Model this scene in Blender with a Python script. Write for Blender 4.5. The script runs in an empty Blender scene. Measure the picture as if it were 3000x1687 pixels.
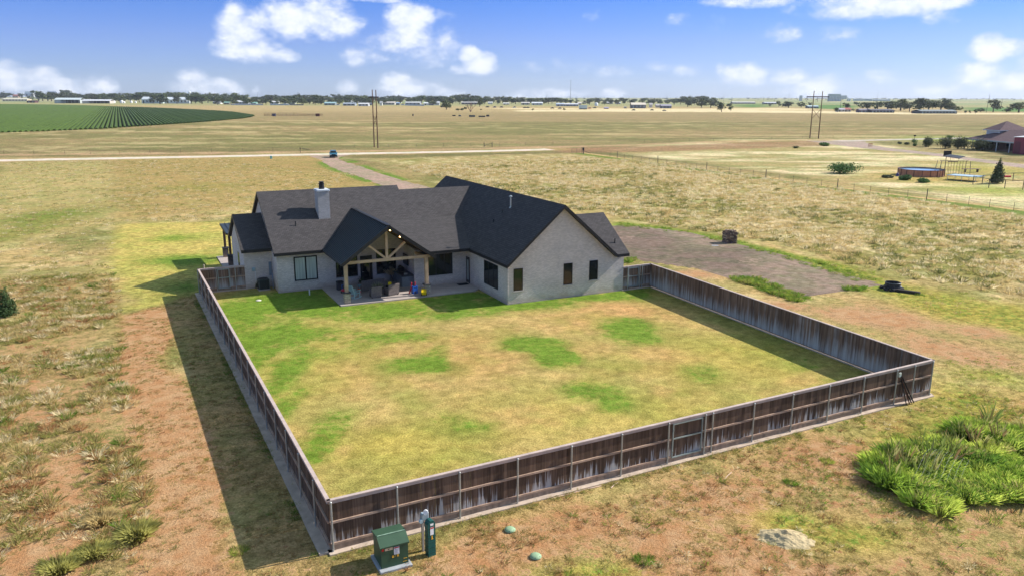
import bpy, math, random
import numpy as np
from mathutils import Vector, Matrix
R = math.radians
random.seed(11)
rng = np.random.default_rng(5)
scene = bpy.context.scene

# ------------------------------------------------------------------ camera
CAM_H = 15.458
PITCH, ROLL, YAW = R(13.763), R(-0.153), R(26.135)
FPX = 2295.93                     # focal length in pixels of the 3000 px wide photograph
_fw = np.array([math.sin(YAW)*math.cos(PITCH), math.cos(YAW)*math.cos(PITCH), -math.sin(PITCH)])
_rt0 = np.array([math.cos(YAW), -math.sin(YAW), 0.0])
_up0 = np.cross(_rt0, _fw)
_rt = _rt0*math.cos(ROLL) - _up0*math.sin(ROLL)
_up = _up0*math.cos(ROLL) + _rt0*math.sin(ROLL)
cd = bpy.data.cameras.new('camera')
cd.sensor_width = 36.0
cd.lens = FPX/3000*36
cd.clip_start = 0.5
cd.clip_end = 30000
cam = bpy.data.objects.new('camera', cd)
scene.collection.objects.link(cam)
m = Matrix.Identity(4)
for i in range(3):
    m[i][0] = _rt[i]; m[i][1] = _up[i]; m[i][2] = -_fw[i]
m[2][3] = CAM_H
cam.matrix_world = m
scene.camera = cam

def G(u, v, z=0.0):
    """point of the horizontal plane at height z that the surveyed photo position (u, v) stands on"""
    d = _fw*FPX + _rt*(u-1500) - _up*(v-843.5)
    t = (z-CAM_H)/d[2]
    return (float(d[0]*t), float(d[1]*t))
def GD(u, v, z=0.0):
    return G(u*1.16460, v*1.16460, z)
def dist(u, v):
    x, y = G(u, v); return x*_fw[0]/math.cos(PITCH)+y*_fw[1]/math.cos(PITCH)
def hor(u):
    d = _fw*FPX + _rt*(u-1500)
    return 843.5 + d[2]/_up[2]
def mpp(u, v):                       # metres per photo pixel at that ground point
    x, y = G(u, v)
    return float((np.array([x, y, -CAM_H])@_fw)/FPX)
YAWC = -YAW                          # z rotation that faces an object's local -Y at the camera direction

# ------------------------------------------------------------------ sun, sky, exposure
SUN_EL, SUN_A = R(35.7), R(4.5)      # sun stands over +X, 4.5 degrees towards -Y
sd = bpy.data.lights.new('sun', 'SUN')
sd.energy = 4.6
sd.angle = R(0.53)
sd.color = (1.0, 0.94, 0.85)
sun = bpy.data.objects.new('sun', sd)
scene.collection.objects.link(sun)
sdir = Vector((math.cos(SUN_EL)*math.cos(SUN_A), -math.cos(SUN_EL)*math.sin(SUN_A), math.sin(SUN_EL)))
sun.rotation_euler = sdir.to_track_quat('Z', 'Y').to_euler()
sun.location = (200, 0, 150)

world = bpy.data.worlds.new('World')
scene.world = world
world.use_nodes = True
wn, wl = world.node_tree.nodes, world.node_tree.links
wn.clear()
def wnode(t, **k):
    n = wn.new(t)
    for a, b in k.items(): setattr(n, a, b)
    return n
def wmath(op, a, b=None, c=None, clamp=False):
    n = wn.new('ShaderNodeMath'); n.operation = op; n.use_clamp = clamp
    for i, x in enumerate((a, b, c)):
        if x is None: continue
        if isinstance(x, (int, float)): n.inputs[i].default_value = x
        else: wl.new(x, n.inputs[i])
    return n.outputs[0]
sky = wnode('ShaderNodeTexSky')
sky.sky_type = 'NISHITA'
sky.sun_disc = False
sky.sun_elevation = SUN_EL
sky.sun_rotation = math.atan2(sdir.x, sdir.y)
sky.altitude = 900
sky.air_density = 1.0
sky.dust_density = 0.4
sky.ozone_density = 2.0
tc = wnode('ShaderNodeTexCoord')
sep = wnode('ShaderNodeSeparateXYZ'); wl.new(tc.outputs['Generated'], sep.inputs[0])
# azimuth / elevation of the view direction, in degrees (azimuth from +Y to +X)
az = wmath('MULTIPLY', wmath('ARCTAN2', sep.outputs[0], sep.outputs[1]), 180/math.pi)
el = wmath('MULTIPLY', wmath('ARCSINE', sep.outputs[2]), 180/math.pi)
# blue deepens low down; the unseen upper sky is brightened as added fill light
hs = wnode('ShaderNodeMixRGB', blend_type='MULTIPLY'); hs.inputs[0].default_value = 1
wl.new(sky.outputs[0], hs.inputs[1])
rmp = wnode('ShaderNodeValToRGB')
wl.new(wmath('DIVIDE', el, 90.0, clamp=True), rmp.inputs[0])
SKY_STOPS = [(0.0, (.307, .395, .72, 1)), (.0145, (.272, .353, .664, 1)), (.041, (.25, .32, .65, 1)), (.081, (.125, .27, .64, 1)), (.16, (.12, .26, .56, 1)), (.30, (1.45, 1.25, .95, 1)), (1.0, (1.9, 1.55, 1.05, 1))]
cr = rmp.color_ramp
cr.elements[0].position = SKY_STOPS[0][0]; cr.elements[0].color = SKY_STOPS[0][1]
cr.elements[1].position = 1.0; cr.elements[1].color = SKY_STOPS[-1][1]
for p, c in SKY_STOPS[1:-1]:
    e = cr.elements.new(p); e.color = c
wl.new(rmp.outputs[0], hs.inputs[2])
# cumulus clouds: puffs given by direction (azimuth, elevation, half width, half height), broken up with noise
def aze(u, v):
    d = _fw*FPX + _rt*(u-1500) - _up*(v-843.5)
    d = d/np.linalg.norm(d)
    return math.degrees(math.atan2(d[0], d[1])), math.degrees(math.asin(d[2]))
nz = wnode('ShaderNodeTexNoise'); nz.inputs['Scale'].default_value = 26; nz.inputs['Detail'].default_value = 7; nz.inputs['Roughness'].default_value = .55
mp = wnode('ShaderNodeMapping'); mp.inputs['Scale'].default_value = (1, 1, 1.7)
wl.new(tc.outputs['Generated'], mp.inputs[0]); wl.new(mp.outputs[0], nz.inputs[0])
nzb = wnode('ShaderNodeTexNoise'); nzb.inputs['Scale'].default_value = 60; nzb.inputs['Detail'].default_value = 6; nzb.inputs['Roughness'].default_value = .6
wl.new(mp.outputs[0], nzb.inputs[0])
# (u, v, half width px, half height px, thickness)
PUFFS = [(705, 90, 52, 62, 1), (720, 145, 75, 32, .9), (830, 165, 32, 16, .6), (745, 60, 45, 30, .9), (860, 42, 75, 55, .95), (935, 35, 75, 52, 1), (985, 72, 70, 32, .75),
         (1195, 70, 58, 48, 1), (1230, 45, 38, 30, .9), (1185, 118, 90, 38, .85), (1250, 150, 80, 38, .7), (1075, 165, 52, 20, .5), (1300, 115, 30, 30, .4),
         (1375, 165, 30, 24, .9), (1405, 190, 46, 28, 1), (1345, 205, 26, 12, .5),
         (35, 238, 50, 36, 1), (100, 245, 60, 34, .9), (180, 255, 80, 24, .7), (290, 250, 42, 24, .9), (20, 262, 70, 18, .6),
         (565, 235, 40, 26, 1), (600, 255, 80, 24, .9), (680, 265, 40, 14, .7), (750, 266, 14, 12, .6),
         (1020, 258, 30, 18, .8), (1160, 240, 45, 24, 1), (1200, 258, 90, 26, .85), (1310, 272, 50, 14, .7),
         (1615, 275, 100, 14, .7), (1800, 277, 34, 16, .9), (1560, 282, 60, 9, .5),
         (2150, 218, 34, 22, .9), (2195, 222, 44, 30, 1), (2110, 205, 12, 14, .5), (2320, 228, 52, 20, .8), (2400, 255, 62, 28, .95), (2360, 270, 60, 16, .8),
         (2190, 4, 90, 16, .9), (2560, 18, 150, 30, 1), (2700, 2, 120, 26, .9), (2460, 40, 60, 12, .6),
         (2900, 150, 40, 34, 1), (2960, 140, 60, 22, .9), (2870, 215, 50, 30, 1), (2960, 250, 80, 28, .95), (2750, 270, 60, 18, .6), (2830, 275, 60, 10, .5),
         (2010, 205, 32, 20, .6), (1990, 55, 22, 14, .25), (2290, 98, 46, 18, .45), (2460, 110, 44, 20, .4), (1635, 190, 18, 20, .35), (1670, 200, 38, 16, .35),
         (1795, 212, 36, 16, .35), (1940, 195, 34, 12, .3), (2575, 222, 32, 16, .35), (2765, 50, 40, 16, .3), (1740, 45, 18, 10, .2), (1560, 198, 20, 12, .2),
         (1110, 2, 60, 6, .5), (2105, 62, 22, 12, .2), (1295, 45, 25, 12, .2),
         (-160, 240, 90, 40, 1), (-260, 120, 90, 50, 1), (3140, 170, 90, 60, 1), (3260, 260, 90, 30, .9), (-450, 250, 80, 30, 1), (3500, 120, 120, 50, 1)]
cover = None
dirv = wnode('ShaderNodeCombineXYZ'); wl.new(az, dirv.inputs[0]); wl.new(el, dirv.inputs[1])
for (u, v, ru, rv, th) in PUFFS:
    a0, e0 = aze(u, v)
    ru, rv = ru/40.0*1.16, rv/40.0*1.16
    vm = wnode('ShaderNodeVectorMath', operation='MULTIPLY_ADD'); wl.new(dirv.outputs[0], vm.inputs[0])
    vm.inputs[1].default_value = (1/ru, 1/rv, 0); vm.inputs[2].default_value = (-a0/ru, -e0/rv, 0)
    vd = wnode('ShaderNodeVectorMath', operation='DOT_PRODUCT'); wl.new(vm.outputs[0], vd.inputs[0]); wl.new(vm.outputs[0], vd.inputs[1])
    t = wmath('MULTIPLY_ADD', vd.outputs['Value'], -th, 1.15*th)
    cover = t if cover is None else wmath('MAXIMUM', cover, t)
edge = wmath('ADD', cover, wmath('ADD', wmath('MULTIPLY', wmath('SUBTRACT', nz.outputs[0], .5), 2.6), wmath('MULTIPLY', wmath('SUBTRACT', nzb.outputs[0], .5), 1.0)))
mr = wnode('ShaderNodeMapRange', interpolation_type='SMOOTHSTEP')
wl.new(edge, mr.inputs[0]); mr.inputs[1].default_value = -.22; mr.inputs[2].default_value = 1.10
mr.inputs[3].default_value = 0; mr.inputs[4].default_value = .96
cl = wnode('ShaderNodeMixRGB'); wl.new(mr.outputs[0], cl.inputs[0]); wl.new(hs.outputs[0], cl.inputs[1])
# cloud body: bright where thick, blue-grey where thin and low
body = wnode('ShaderNodeMapRange', interpolation_type='SMOOTHSTEP'); wl.new(wmath('ADD', wmath('MULTIPLY', edge, .5), wmath('MULTIPLY', nzb.outputs[0], .8)), body.inputs[0])
body.inputs[1].default_value = .3; body.inputs[2].default_value = 1.3
cc = wnode('ShaderNodeMixRGB'); wl.new(body.outputs[0], cc.inputs[0])
CB = 4.75
cc.inputs[1].default_value = (.66*CB, .76*CB, .98*CB, 1); cc.inputs[2].default_value = (1.0*CB, 1.03*CB, 1.10*CB, 1)
wl.new(cc.outputs[0], cl.inputs[2])
bg = wnode('ShaderNodeBackground'); bg.inputs['Strength'].default_value = 0.15
wl.new(cl.outputs[0], bg.inputs['Color'])
wo = wnode('ShaderNodeOutputWorld'); wl.new(bg.outputs[0], wo.inputs[0])

vs = scene.view_settings
world.cycles.sampling_method = 'MANUAL'
world.cycles.sample_map_resolution = 512
vs.view_transform = 'Standard'
vs.look = 'None'
vs.gamma = 1
vs.use_curve_mapping = False
vs.exposure = 0.6
scene.render.engine = 'CYCLES'
scene.render.resolution_x = 1024
scene.render.resolution_y = 575
scene.cycles.max_bounces = 5
scene.cycles.diffuse_bounces = 3
scene.cycles.transparent_max_bounces = 6

# ------------------------------------------------------------------ helpers
def srgb(r, g, b):
    f = lambda c: ((c/255.0)/12.92 if c <= 10 else ((c/255.0+.055)/1.055)**2.4)
    return (f(r), f(g), f(b))
def tag(o, label=None, cat=None, group=None, kind=None):
    if label: o['label'] = label
    if cat: o['category'] = cat
    if group: o['group'] = group
    if kind: o['kind'] = kind
    return o
def empty(name, loc=(0, 0, 0), rz=0.0, label=None, cat=None, group=None):
    o = bpy.data.objects.new(name, None)
    scene.collection.objects.link(o)
    o.location = loc; o.rotation_euler = (0, 0, rz); o.empty_display_size = .3
    return tag(o, label, cat, group)
def copy_tree(o, parent=None):
    c = o.copy(); scene.collection.objects.link(c)
    if parent is not None:
        c.parent = parent
    for ch in list(o.children):
        copy_tree(ch, c)
    return c

class MB:
    """collects geometry, then links it as one mesh object"""
    def __init__(s): s.v = []; s.f = []; s.mi = []; s.c = []; s.cur = 0; s.col = None
    def add(s, vs, fs):
        n = len(s.v); s.v.extend([tuple(map(float, p)) for p in vs])
        for f in fs:
            s.f.append(tuple(i+n for i in f)); s.mi.append(s.cur); s.c.append(s.col or (1, 1, 1))
    def box(s, x0, x1, y0, y1, z0, z1):
        s.add([(x0, y0, z0), (x1, y0, z0), (x1, y1, z0), (x0, y1, z0), (x0, y0, z1), (x1, y0, z1), (x1, y1, z1), (x0, y1, z1)],
              [(0, 3, 2, 1), (4, 5, 6, 7), (0, 1, 5, 4), (1, 2, 6, 5), (2, 3, 7, 6), (3, 0, 4, 7)])
    def bevbox(s, x0, x1, y0, y1, z0, z1, b=.03):
        # box with chamfered vertical edges and top
        pts = [(x0+b, y0), (x1-b, y0), (x1, y0+b), (x1, y1-b), (x1-b, y1), (x0+b, y1), (x0, y1-b), (x0, y0+b)]
        cx, cy = (x0+x1)/2, (y0+y1)/2
        sx, sy = (x1-x0), (y1-y0)
        ins = [(cx+(p[0]-cx)*(1-2*b/sx), cy+(p[1]-cy)*(1-2*b/sy)) for p in pts]
        vs_ = [(p[0], p[1], z0) for p in pts]+[(p[0], p[1], z1-b) for p in pts]+[(p[0], p[1], z1) for p in ins]
        fs = [tuple(reversed(range(8)))]+[(i, (i+1) % 8, (i+1) % 8+8, i+8) for i in range(8)]+[(i+8, (i+1) % 8+8, (i+1) % 8+16, i+16) for i in range(8)]+[tuple(range(16, 24))]
        s.add(vs_, fs)
    def bar(s, p0, p1, w, h=None, up=(0, 0, 1)):
        h = w if h is None else h
        a, b = Vector(p0), Vector(p1); d = (b-a).normalized()
        u = Vector(up)
        if abs(d.dot(u)) > .98: u = Vector((0, 1, 0))
        x = d.cross(u).normalized()*(w/2); y = x.cross(d).normalized()*(h/2)
        s.add([a-x-y, a+x-y, a+x+y, a-x+y, b-x-y, b+x-y, b+x+y, b-x+y],
              [(0, 1, 2, 3), (7, 6, 5, 4), (0, 4, 5, 1), (1, 5, 6, 2), (2, 6, 7, 3), (3, 7, 4, 0)])
    def cyl(s, p0, p1, r0, r1=None, n=10, cap=True):
        r1 = r0 if r1 is None else r1
        a, b = Vector(p0), Vector(p1); d = (b-a).normalized()
        u = Vector((0, 0, 1)) if abs(d.z) < .9 else Vector((1, 0, 0))
        x = d.cross(u).normalized(); y = x.cross(d)
        vs_ = []
        for c, r in ((a, r0), (b, r1)):
            for i in range(n):
                t = 2*math.pi*i/n; vs_.append(c+x*(r*math.cos(t))+y*(r*math.sin(t)))
        fs = [(i, i+n, (i+1) % n+n, (i+1) % n) for i in range(n)]
        if cap: fs += [tuple(range(n)), tuple(reversed(range(n, 2*n)))]
        s.add(vs_, fs)
    def path(s, pts, r, n=8):
        for i in range(len(pts)-1): s.cyl(pts[i], pts[i+1], r if not isinstance(r, (list, tuple)) else r[i], r if not isinstance(r, (list, tuple)) else r[i+1], n)
    def lathe(s, prof, c=(0, 0, 0), n=16):
        vs_ = []; m_ = len(prof)
        for i in range(n):
            t = 2*math.pi*i/n
            for r, z in prof: vs_.append((c[0]+r*math.cos(t), c[1]+r*math.sin(t), c[2]+z))
        fs = [(i*m_+j, ((i+1) % n)*m_+j, ((i+1) % n)*m_+j+1, i*m_+j+1) for i in range(n) for j in range(m_-1)]
        s.add(vs_, fs)
    def prism(s, pts, z0, z1):
        n = len(pts)
        s.add([(p[0], p[1], z0) for p in pts]+[(p[0], p[1], z1) for p in pts],
              [tuple(reversed(range(n))), tuple(range(n, 2*n))]+[(i, (i+1) % n, (i+1) % n+n, i+n) for i in range(n)])
    def slab(s, pts, t, top=0, side=1):
        """roof plane: polygon with thickness t below it; material 'top' above, 'side' at edges and soffit"""
        n = len(pts); c0 = s.cur
        nv = [(p[0], p[1], p[2]-t) for p in pts]
        a, b, c = Vector(pts[0]), Vector(pts[1]), Vector(pts[2])
        flip = (b-a).cross(c-a).z < 0
        s.cur = top; s.add(pts, [tuple(reversed(range(n))) if flip else tuple(range(n))])
        s.cur = side; s.add(list(pts)+nv, [tuple(range(n, 2*n)) if flip else tuple(reversed(range(n, 2*n)))]+[((i+1) % n, i, i+n, (i+1) % n+n) if flip else (i, i+n, (i+1) % n+n, (i+1) % n) for i in range(n)])
        s.cur = c0
    def sphere(s, c, r, n=10, m_=6, sz=1.0):
        vs_ = [(c[0], c[1], c[2]+r*sz)]
        for j in range(1, m_):
            p = math.pi*j/m_
            for i in range(n):
                t = 2*math.pi*i/n; vs_.append((c[0]+r*math.sin(p)*math.cos(t), c[1]+r*math.sin(p)*math.sin(t), c[2]+r*sz*math.cos(p)))
        vs_.append((c[0], c[1], c[2]-r*sz)); L = len(vs_)-1
        fs = [(0, 1+i, 1+(i+1) % n) for i in range(n)]
        for j in range(m_-2):
            fs += [(1+j*n+i, 1+(j+1)*n+i, 1+(j+1)*n+(i+1) % n, 1+j*n+(i+1) % n) for i in range(n)]
        fs += [(1+(m_-2)*n+(i+1) % n, 1+(m_-2)*n+i, L) for i in range(n)]
        s.add(vs_, fs)
    def xform(s, M, start=0):
        for i in range(start, len(s.v)): s.v[i] = tuple(M @ Vector(s.v[i]))
    def build(s, name, mats, parent=None, loc=None, rz=None, smooth=False, colattr=False):
        me = bpy.data.meshes.new(name)
        me.from_pydata(s.v, [], s.f)
        if not isinstance(mats, (list, tuple)): mats = [mats]
        for m_ in mats: me.materials.append(m_)
        me.polygons.foreach_set('material_index', s.mi)
        if smooth: me.polygons.foreach_set('use_smooth', [True]*len(s.f))
        if colattr:
            at = me.color_attributes.new('col', 'FLOAT_COLOR', 'CORNER')
            arr = []
            for f, c in zip(s.f, s.c): arr.extend((c[0], c[1], c[2], 1.0)*len(f))
            at.data.foreach_set('color', arr)
        me.validate(); me.update()
        o = bpy.data.objects.new(name, me)
        scene.collection.objects.link(o)
        if parent is not None: o.parent = parent
        if loc is not None: o.location = loc
        if rz is not None: o.rotation_euler = (0, 0, rz)
        return o

MATS = {}
def mat(name, col, rough=.8, var=.2, scale=3.0, col2=None, bump=0.0, bscale=None, metal=0.0, spec=.3, attr=False, stretch=(1, 1, 1), detail=6, emis=None):
    if name in MATS: return MATS[name]
    m_ = bpy.data.materials.new(name); m_.use_nodes = True
    n, l = m_.node_tree.nodes, m_.node_tree.links
    b = n['Principled BSDF']
    b.inputs['Roughness'].default_value = rough
    b.inputs['Metallic'].default_value = metal
    b.inputs['Specular IOR Level'].default_value = spec
    t = n.new('ShaderNodeTexCoord'); mp_ = n.new('ShaderNodeMapping'); mp_.inputs['Scale'].default_value = stretch
    l.new(t.outputs['Object'], mp_.inputs[0])
    nz_ = n.new('ShaderNodeTexNoise'); nz_.inputs['Scale'].default_value = scale; nz_.inputs['Detail'].default_value = detail; nz_.inputs['Roughness'].default_value = .62
    l.new(mp_.outputs[0], nz_.inputs[0])
    r_ = n.new('ShaderNodeValToRGB'); l.new(nz_.outputs[0], r_.inputs[0])
    c1 = col; c2 = col2 or col
    r_.color_ramp.elements[0].position = .3; r_.color_ramp.elements[1].position = .7
    r_.color_ramp.elements[0].color = (*[x*(1-var) for x in c1], 1)
    r_.color_ramp.elements[1].color = (*[min(1, x*(1+var)) for x in c2], 1)
    out = r_.outputs[0]
    if attr:
        a = n.new('ShaderNodeAttribute'); a.attribute_name = 'col'
        mx = n.new('ShaderNodeMixRGB'); mx.blend_type = 'MULTIPLY'; mx.inputs[0].default_value = 1
        l.new(out, mx.inputs[1]); l.new(a.outputs['Color'], mx.inputs[2]); out = mx.outputs[0]
    l.new(out, b.inputs['Base Color'])
    if bump:
        nb = n.new('ShaderNodeTexNoise'); nb.inputs['Scale'].default_value = bscale or scale*4; nb.inputs['Detail'].default_value = 5
        l.new(mp_.outputs[0], nb.inputs[0])
        bp = n.new('ShaderNodeBump'); bp.inputs['Strength'].default_value = bump; bp.inputs['Distance'].default_value = .02
        l.new(nb.outputs[0], bp.inputs['Height']); l.new(bp.outputs[0], b.inputs['Normal'])
    if emis:
        b.inputs['Emission Color'].default_value = (*emis[0], 1); b.inputs['Emission Strength'].default_value = emis[1]
    MATS[name] = m_
    return m_
def bricks(name, col, mortar, bw=.2, bh=.067, rough=.85, var=.06, bump=.4, msize=.008):
    """brick courses that run along the wall whichever way it faces"""
    m_ = bpy.data.materials.new(name); m_.use_nodes = True
    n, l = m_.node_tree.nodes, m_.node_tree.links
    b = n['Principled BSDF']; b.inputs['Roughness'].default_value = rough; b.inputs['Specular IOR Level'].default_value = .25
    t = n.new('ShaderNodeTexCoord'); sp = n.new('ShaderNodeSeparateXYZ'); l.new(t.outputs['Object'], sp.inputs[0])
    ad = n.new('ShaderNodeMath'); ad.operation = 'ADD'; l.new(sp.outputs[0], ad.inputs[0]); l.new(sp.outputs[1], ad.inputs[1])
    cb = n.new('ShaderNodeCombineXYZ'); l.new(ad.outputs[0], cb.inputs[0]); l.new(sp.outputs[2], cb.inputs[1])
    bt = n.new('ShaderNodeTexBrick'); l.new(cb.outputs[0], bt.inputs[0])
    bt.inputs['Scale'].default_value = 1; bt.inputs['Brick Width'].default_value = bw; bt.inputs['Row Height'].default_value = bh
    bt.inputs['Mortar Size'].default_value = msize
    bt.inputs['Color1'].default_value = (*[x*(1-var) for x in col], 1); bt.inputs['Color2'].default_value = (*[x*(1+var) for x in col], 1)
    bt.inputs['Mortar'].default_value = (*mortar, 1)
    nz_ = n.new('ShaderNodeTexNoise'); nz_.inputs['Scale'].default_value = .7; nz_.inputs['Detail'].default_value = 8; l.new(t.outputs['Object'], nz_.inputs[0])
    r_ = n.new('ShaderNodeValToRGB'); l.new(nz_.outputs[0], r_.inputs[0])
    r_.color_ramp.elements[0].position = .3; r_.color_ramp.elements[1].position = .7
    r_.color_ramp.elements[0].color = (.88, .88, .88, 1); r_.color_ramp.elements[1].color = (1.06, 1.05, 1.04, 1)
    mx = n.new('ShaderNodeMixRGB'); mx.blend_type = 'MULTIPLY'; mx.inputs[0].default_value = 1
    l.new(bt.outputs['Color'], mx.inputs[1]); l.new(r_.outputs[0], mx.inputs[2])
    ns = n.new('ShaderNodeTexNoise'); ns.inputs['Scale'].default_value = 1.6; ns.inputs['Detail'].default_value = 6; l.new(t.outputs['Object'], ns.inputs[0])
    zs = n.new('ShaderNodeMath'); zs.operation = 'MULTIPLY_ADD'; l.new(ns.outputs[0], zs.inputs[0]); zs.inputs[1].default_value = -.9; l.new(sp.outputs[2], zs.inputs[2])
    zr = n.new('ShaderNodeMapRange'); l.new(zs.outputs[0], zr.inputs[0]); zr.inputs[1].default_value = .10; zr.inputs[2].default_value = -.45; zr.inputs[3].default_value = 0; zr.inputs[4].default_value = .55
    sx = n.new('ShaderNodeMixRGB'); l.new(zr.outputs[0], sx.inputs[0]); l.new(mx.outputs[0], sx.inputs[1]); sx.inputs[2].default_value = (.42, .30, .22, 1); l.new(sx.outputs[0], b.inputs['Base Color'])
    n2 = n.new('ShaderNodeTexNoise'); n2.inputs['Scale'].default_value = 9; n2.inputs['Detail'].default_value = 4; l.new(t.outputs['Object'], n2.inputs[0])
    m3 = n.new('ShaderNodeMath'); m3.operation = 'MULTIPLY_ADD'; l.new(bt.outputs['Fac'], m3.inputs[0]); m3.inputs[1].default_value = -.5; l.new(n2.outputs[0], m3.inputs[2])
    bp = n.new('ShaderNodeBump'); bp.inputs['Strength'].default_value = bump; bp.inputs['Distance'].default_value = .02
    l.new(m3.outputs[0], bp.inputs['Height']); l.new(bp.outputs[0], b.inputs['Normal'])
    MATS[name] = m_
    return m_
def shingles(name, col, ax=1, rough=.9, var=.16):
    """asphalt shingles: courses along the roof, ax = horizontal axis the slope runs down (0 x, 1 y)"""
    m_ = bpy.data.materials.new(name); m_.use_nodes = True
    n, l = m_.node_tree.nodes, m_.node_tree.links
    b = n['Principled BSDF']; b.inputs['Roughness'].default_value = rough; b.inputs['Specular IOR Level'].default_value = .15
    t = n.new('ShaderNodeTexCoord'); sp = n.new('ShaderNodeSeparateXYZ'); l.new(t.outputs['Object'], sp.inputs[0])
    cb = n.new('ShaderNodeCombineXYZ'); l.new(sp.outputs[1-ax], cb.inputs[0]); l.new(sp.outputs[ax], cb.inputs[1])
    bt = n.new('ShaderNodeTexBrick'); l.new(cb.outputs[0], bt.inputs[0])
    bt.inputs['Scale'].default_value = 1; bt.inputs['Brick Width'].default_value = .3; bt.inputs['Row Height'].default_value = .13
    bt.inputs['Mortar Size'].default_value = .012; bt.inputs['Mortar Smooth'].default_value = .3
    bt.inputs['Color1'].default_value = (*[x*(1-var) for x in col], 1); bt.inputs['Color2'].default_value = (*[x*(1+var) for x in col], 1)
    bt.inputs['Mortar'].default_value = (*[x*.45 for x in col], 1)
    nz_ = n.new('ShaderNodeTexNoise'); nz_.inputs['Scale'].default_value = 1.3; nz_.inputs['Detail'].default_value = 9; nz_.inputs['Roughness'].default_value = .7; l.new(t.outputs['Object'], nz_.inputs[0])
    r_ = n.new('ShaderNodeValToRGB'); l.new(nz_.outputs[0], r_.inputs[0])
    r_.color_ramp.elements[0].position = .3; r_.color_ramp.elements[1].position = .7
    r_.color_ramp.elements[0].color = (.88, .88, .88, 1); r_.color_ramp.elements[1].color = (1.12, 1.1, 1.08, 1)
    mx = n.new('ShaderNodeMixRGB'); mx.blend_type = 'MULTIPLY'; mx.inputs[0].default_value = 1
    l.new(bt.outputs['Color'], mx.inputs[1]); l.new(r_.outputs[0], mx.inputs[2]); l.new(mx.outputs[0], b.inputs['Base Color'])
    m3 = n.new('ShaderNodeMath'); m3.operation = 'MULTIPLY'; l.new(bt.outputs['Fac'], m3.inputs[0]); m3.inputs[1].default_value = -1
    bp = n.new('ShaderNodeBump'); bp.inputs['Strength'].default_value = .5; bp.inputs['Distance'].default_value = .02
    l.new(m3.outputs[0], bp.inputs['Height']); l.new(bp.outputs[0], b.inputs['Normal'])
    MATS[name] = m_
    return m_
def glassy(name, col=(.01, .014, .016), rough=.06):
    m_ = bpy.data.materials.new(name); m_.use_nodes = True
    b = m_.node_tree.nodes['Principled BSDF']; b.inputs['Base Color'].default_value = (*col, 1)
    b.inputs['Roughness'].default_value = rough; b.inputs['Specular IOR Level'].default_value = .6
    MATS[name] = m_
    return m_

# vectorised value noise
def vnoise(x, y, seed=0):
    xi = np.floor(x).astype(np.int64); yi = np.floor(y).astype(np.int64)
    xf = x-xi; yf = y-yi
    u = xf*xf*(3-2*xf); v = yf*yf*(3-2*yf)
    def h(a, b):
        n_ = (a*374761393 + b*668265263 + seed*974634777) & 0x7fffffff
        n_ = ((n_ ^ (n_ >> 13))*1274126177) & 0x7fffffff
        return ((n_ ^ (n_ >> 16)) & 0xffff)/65535.0
    return (h(xi, yi)*(1-u)+h(xi+1, yi)*u)*(1-v)+(h(xi, yi+1)*(1-u)+h(xi+1, yi+1)*u)*v
def fbm(x, y, seed=0, oct=4, sc=1.0):
    r_ = 0; a = .5; t = 0
    for o in range(oct):
        r_ = r_+a*vnoise(x*sc, y*sc, seed+o*17); t += a; a *= .5; sc *= 2.03
    return r_/t
def smooth(a, b, x):
    t = np.clip((x-a)/(b-a), 0, 1); return t*t*(3-2*t)
def pdist(X, Y, poly):
    """signed distance to a polygon, positive inside"""
    d2 = np.full(X.shape, 1e18); ins = np.zeros(X.shape, bool); n = len(poly)
    for i in range(n):
        x1, y1 = poly[i]; x2, y2 = poly[(i+1) % n]
        dx, dy = x2-x1, y2-y1
        t = np.clip(((X-x1)*dx+(Y-y1)*dy)/(dx*dx+dy*dy+1e-12), 0, 1)
        d2 = np.minimum(d2, (X-x1-t*dx)**2+(Y-y1-t*dy)**2)
        c = ((y1 > Y) != (y2 > Y)) & (X < (x2-x1)*(Y-y1)/((y2-y1) if y2 != y1 else 1e-12)+x1)
        ins ^= c
    return np.where(ins, 1, -1)*np.sqrt(d2)
def ldist(X, Y, pts):
    d2 = np.full(X.shape, 1e18)
    for i in range(len(pts)-1):
        x1, y1 = pts[i]; x2, y2 = pts[i+1]
        dx, dy = x2-x1, y2-y1
        t = np.clip(((X-x1)*dx+(Y-y1)*dy)/(dx*dx+dy*dy+1e-12), 0, 1)
        d2 = np.minimum(d2, (X-x1-t*dx)**2+(Y-y1-t*dy)**2)
    return np.sqrt(d2)
def ell(X, Y, u, v, ru, rv):
    """0..1 blob whose half width/height were read off the photo (in 2576 px units) and laid on the ground"""
    cx, cy = GD(u, v); rx = mpp(u*1.1646, v*1.1646)*ru*1.1646
    ax, ay = GD(u, v-rv); bx, by = GD(u, v+rv); ry = math.hypot(ax-bx, ay-by)/2
    fx_, fy_ = math.sin(YAW), math.cos(YAW)
    dx, dy = X-cx, Y-cy
    a = (dx*fy_-dy*fx_)/rx; b = (dx*fx_+dy*fy_)/ry
    return np.exp(-(a*a+b*b)*1.1)
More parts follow.
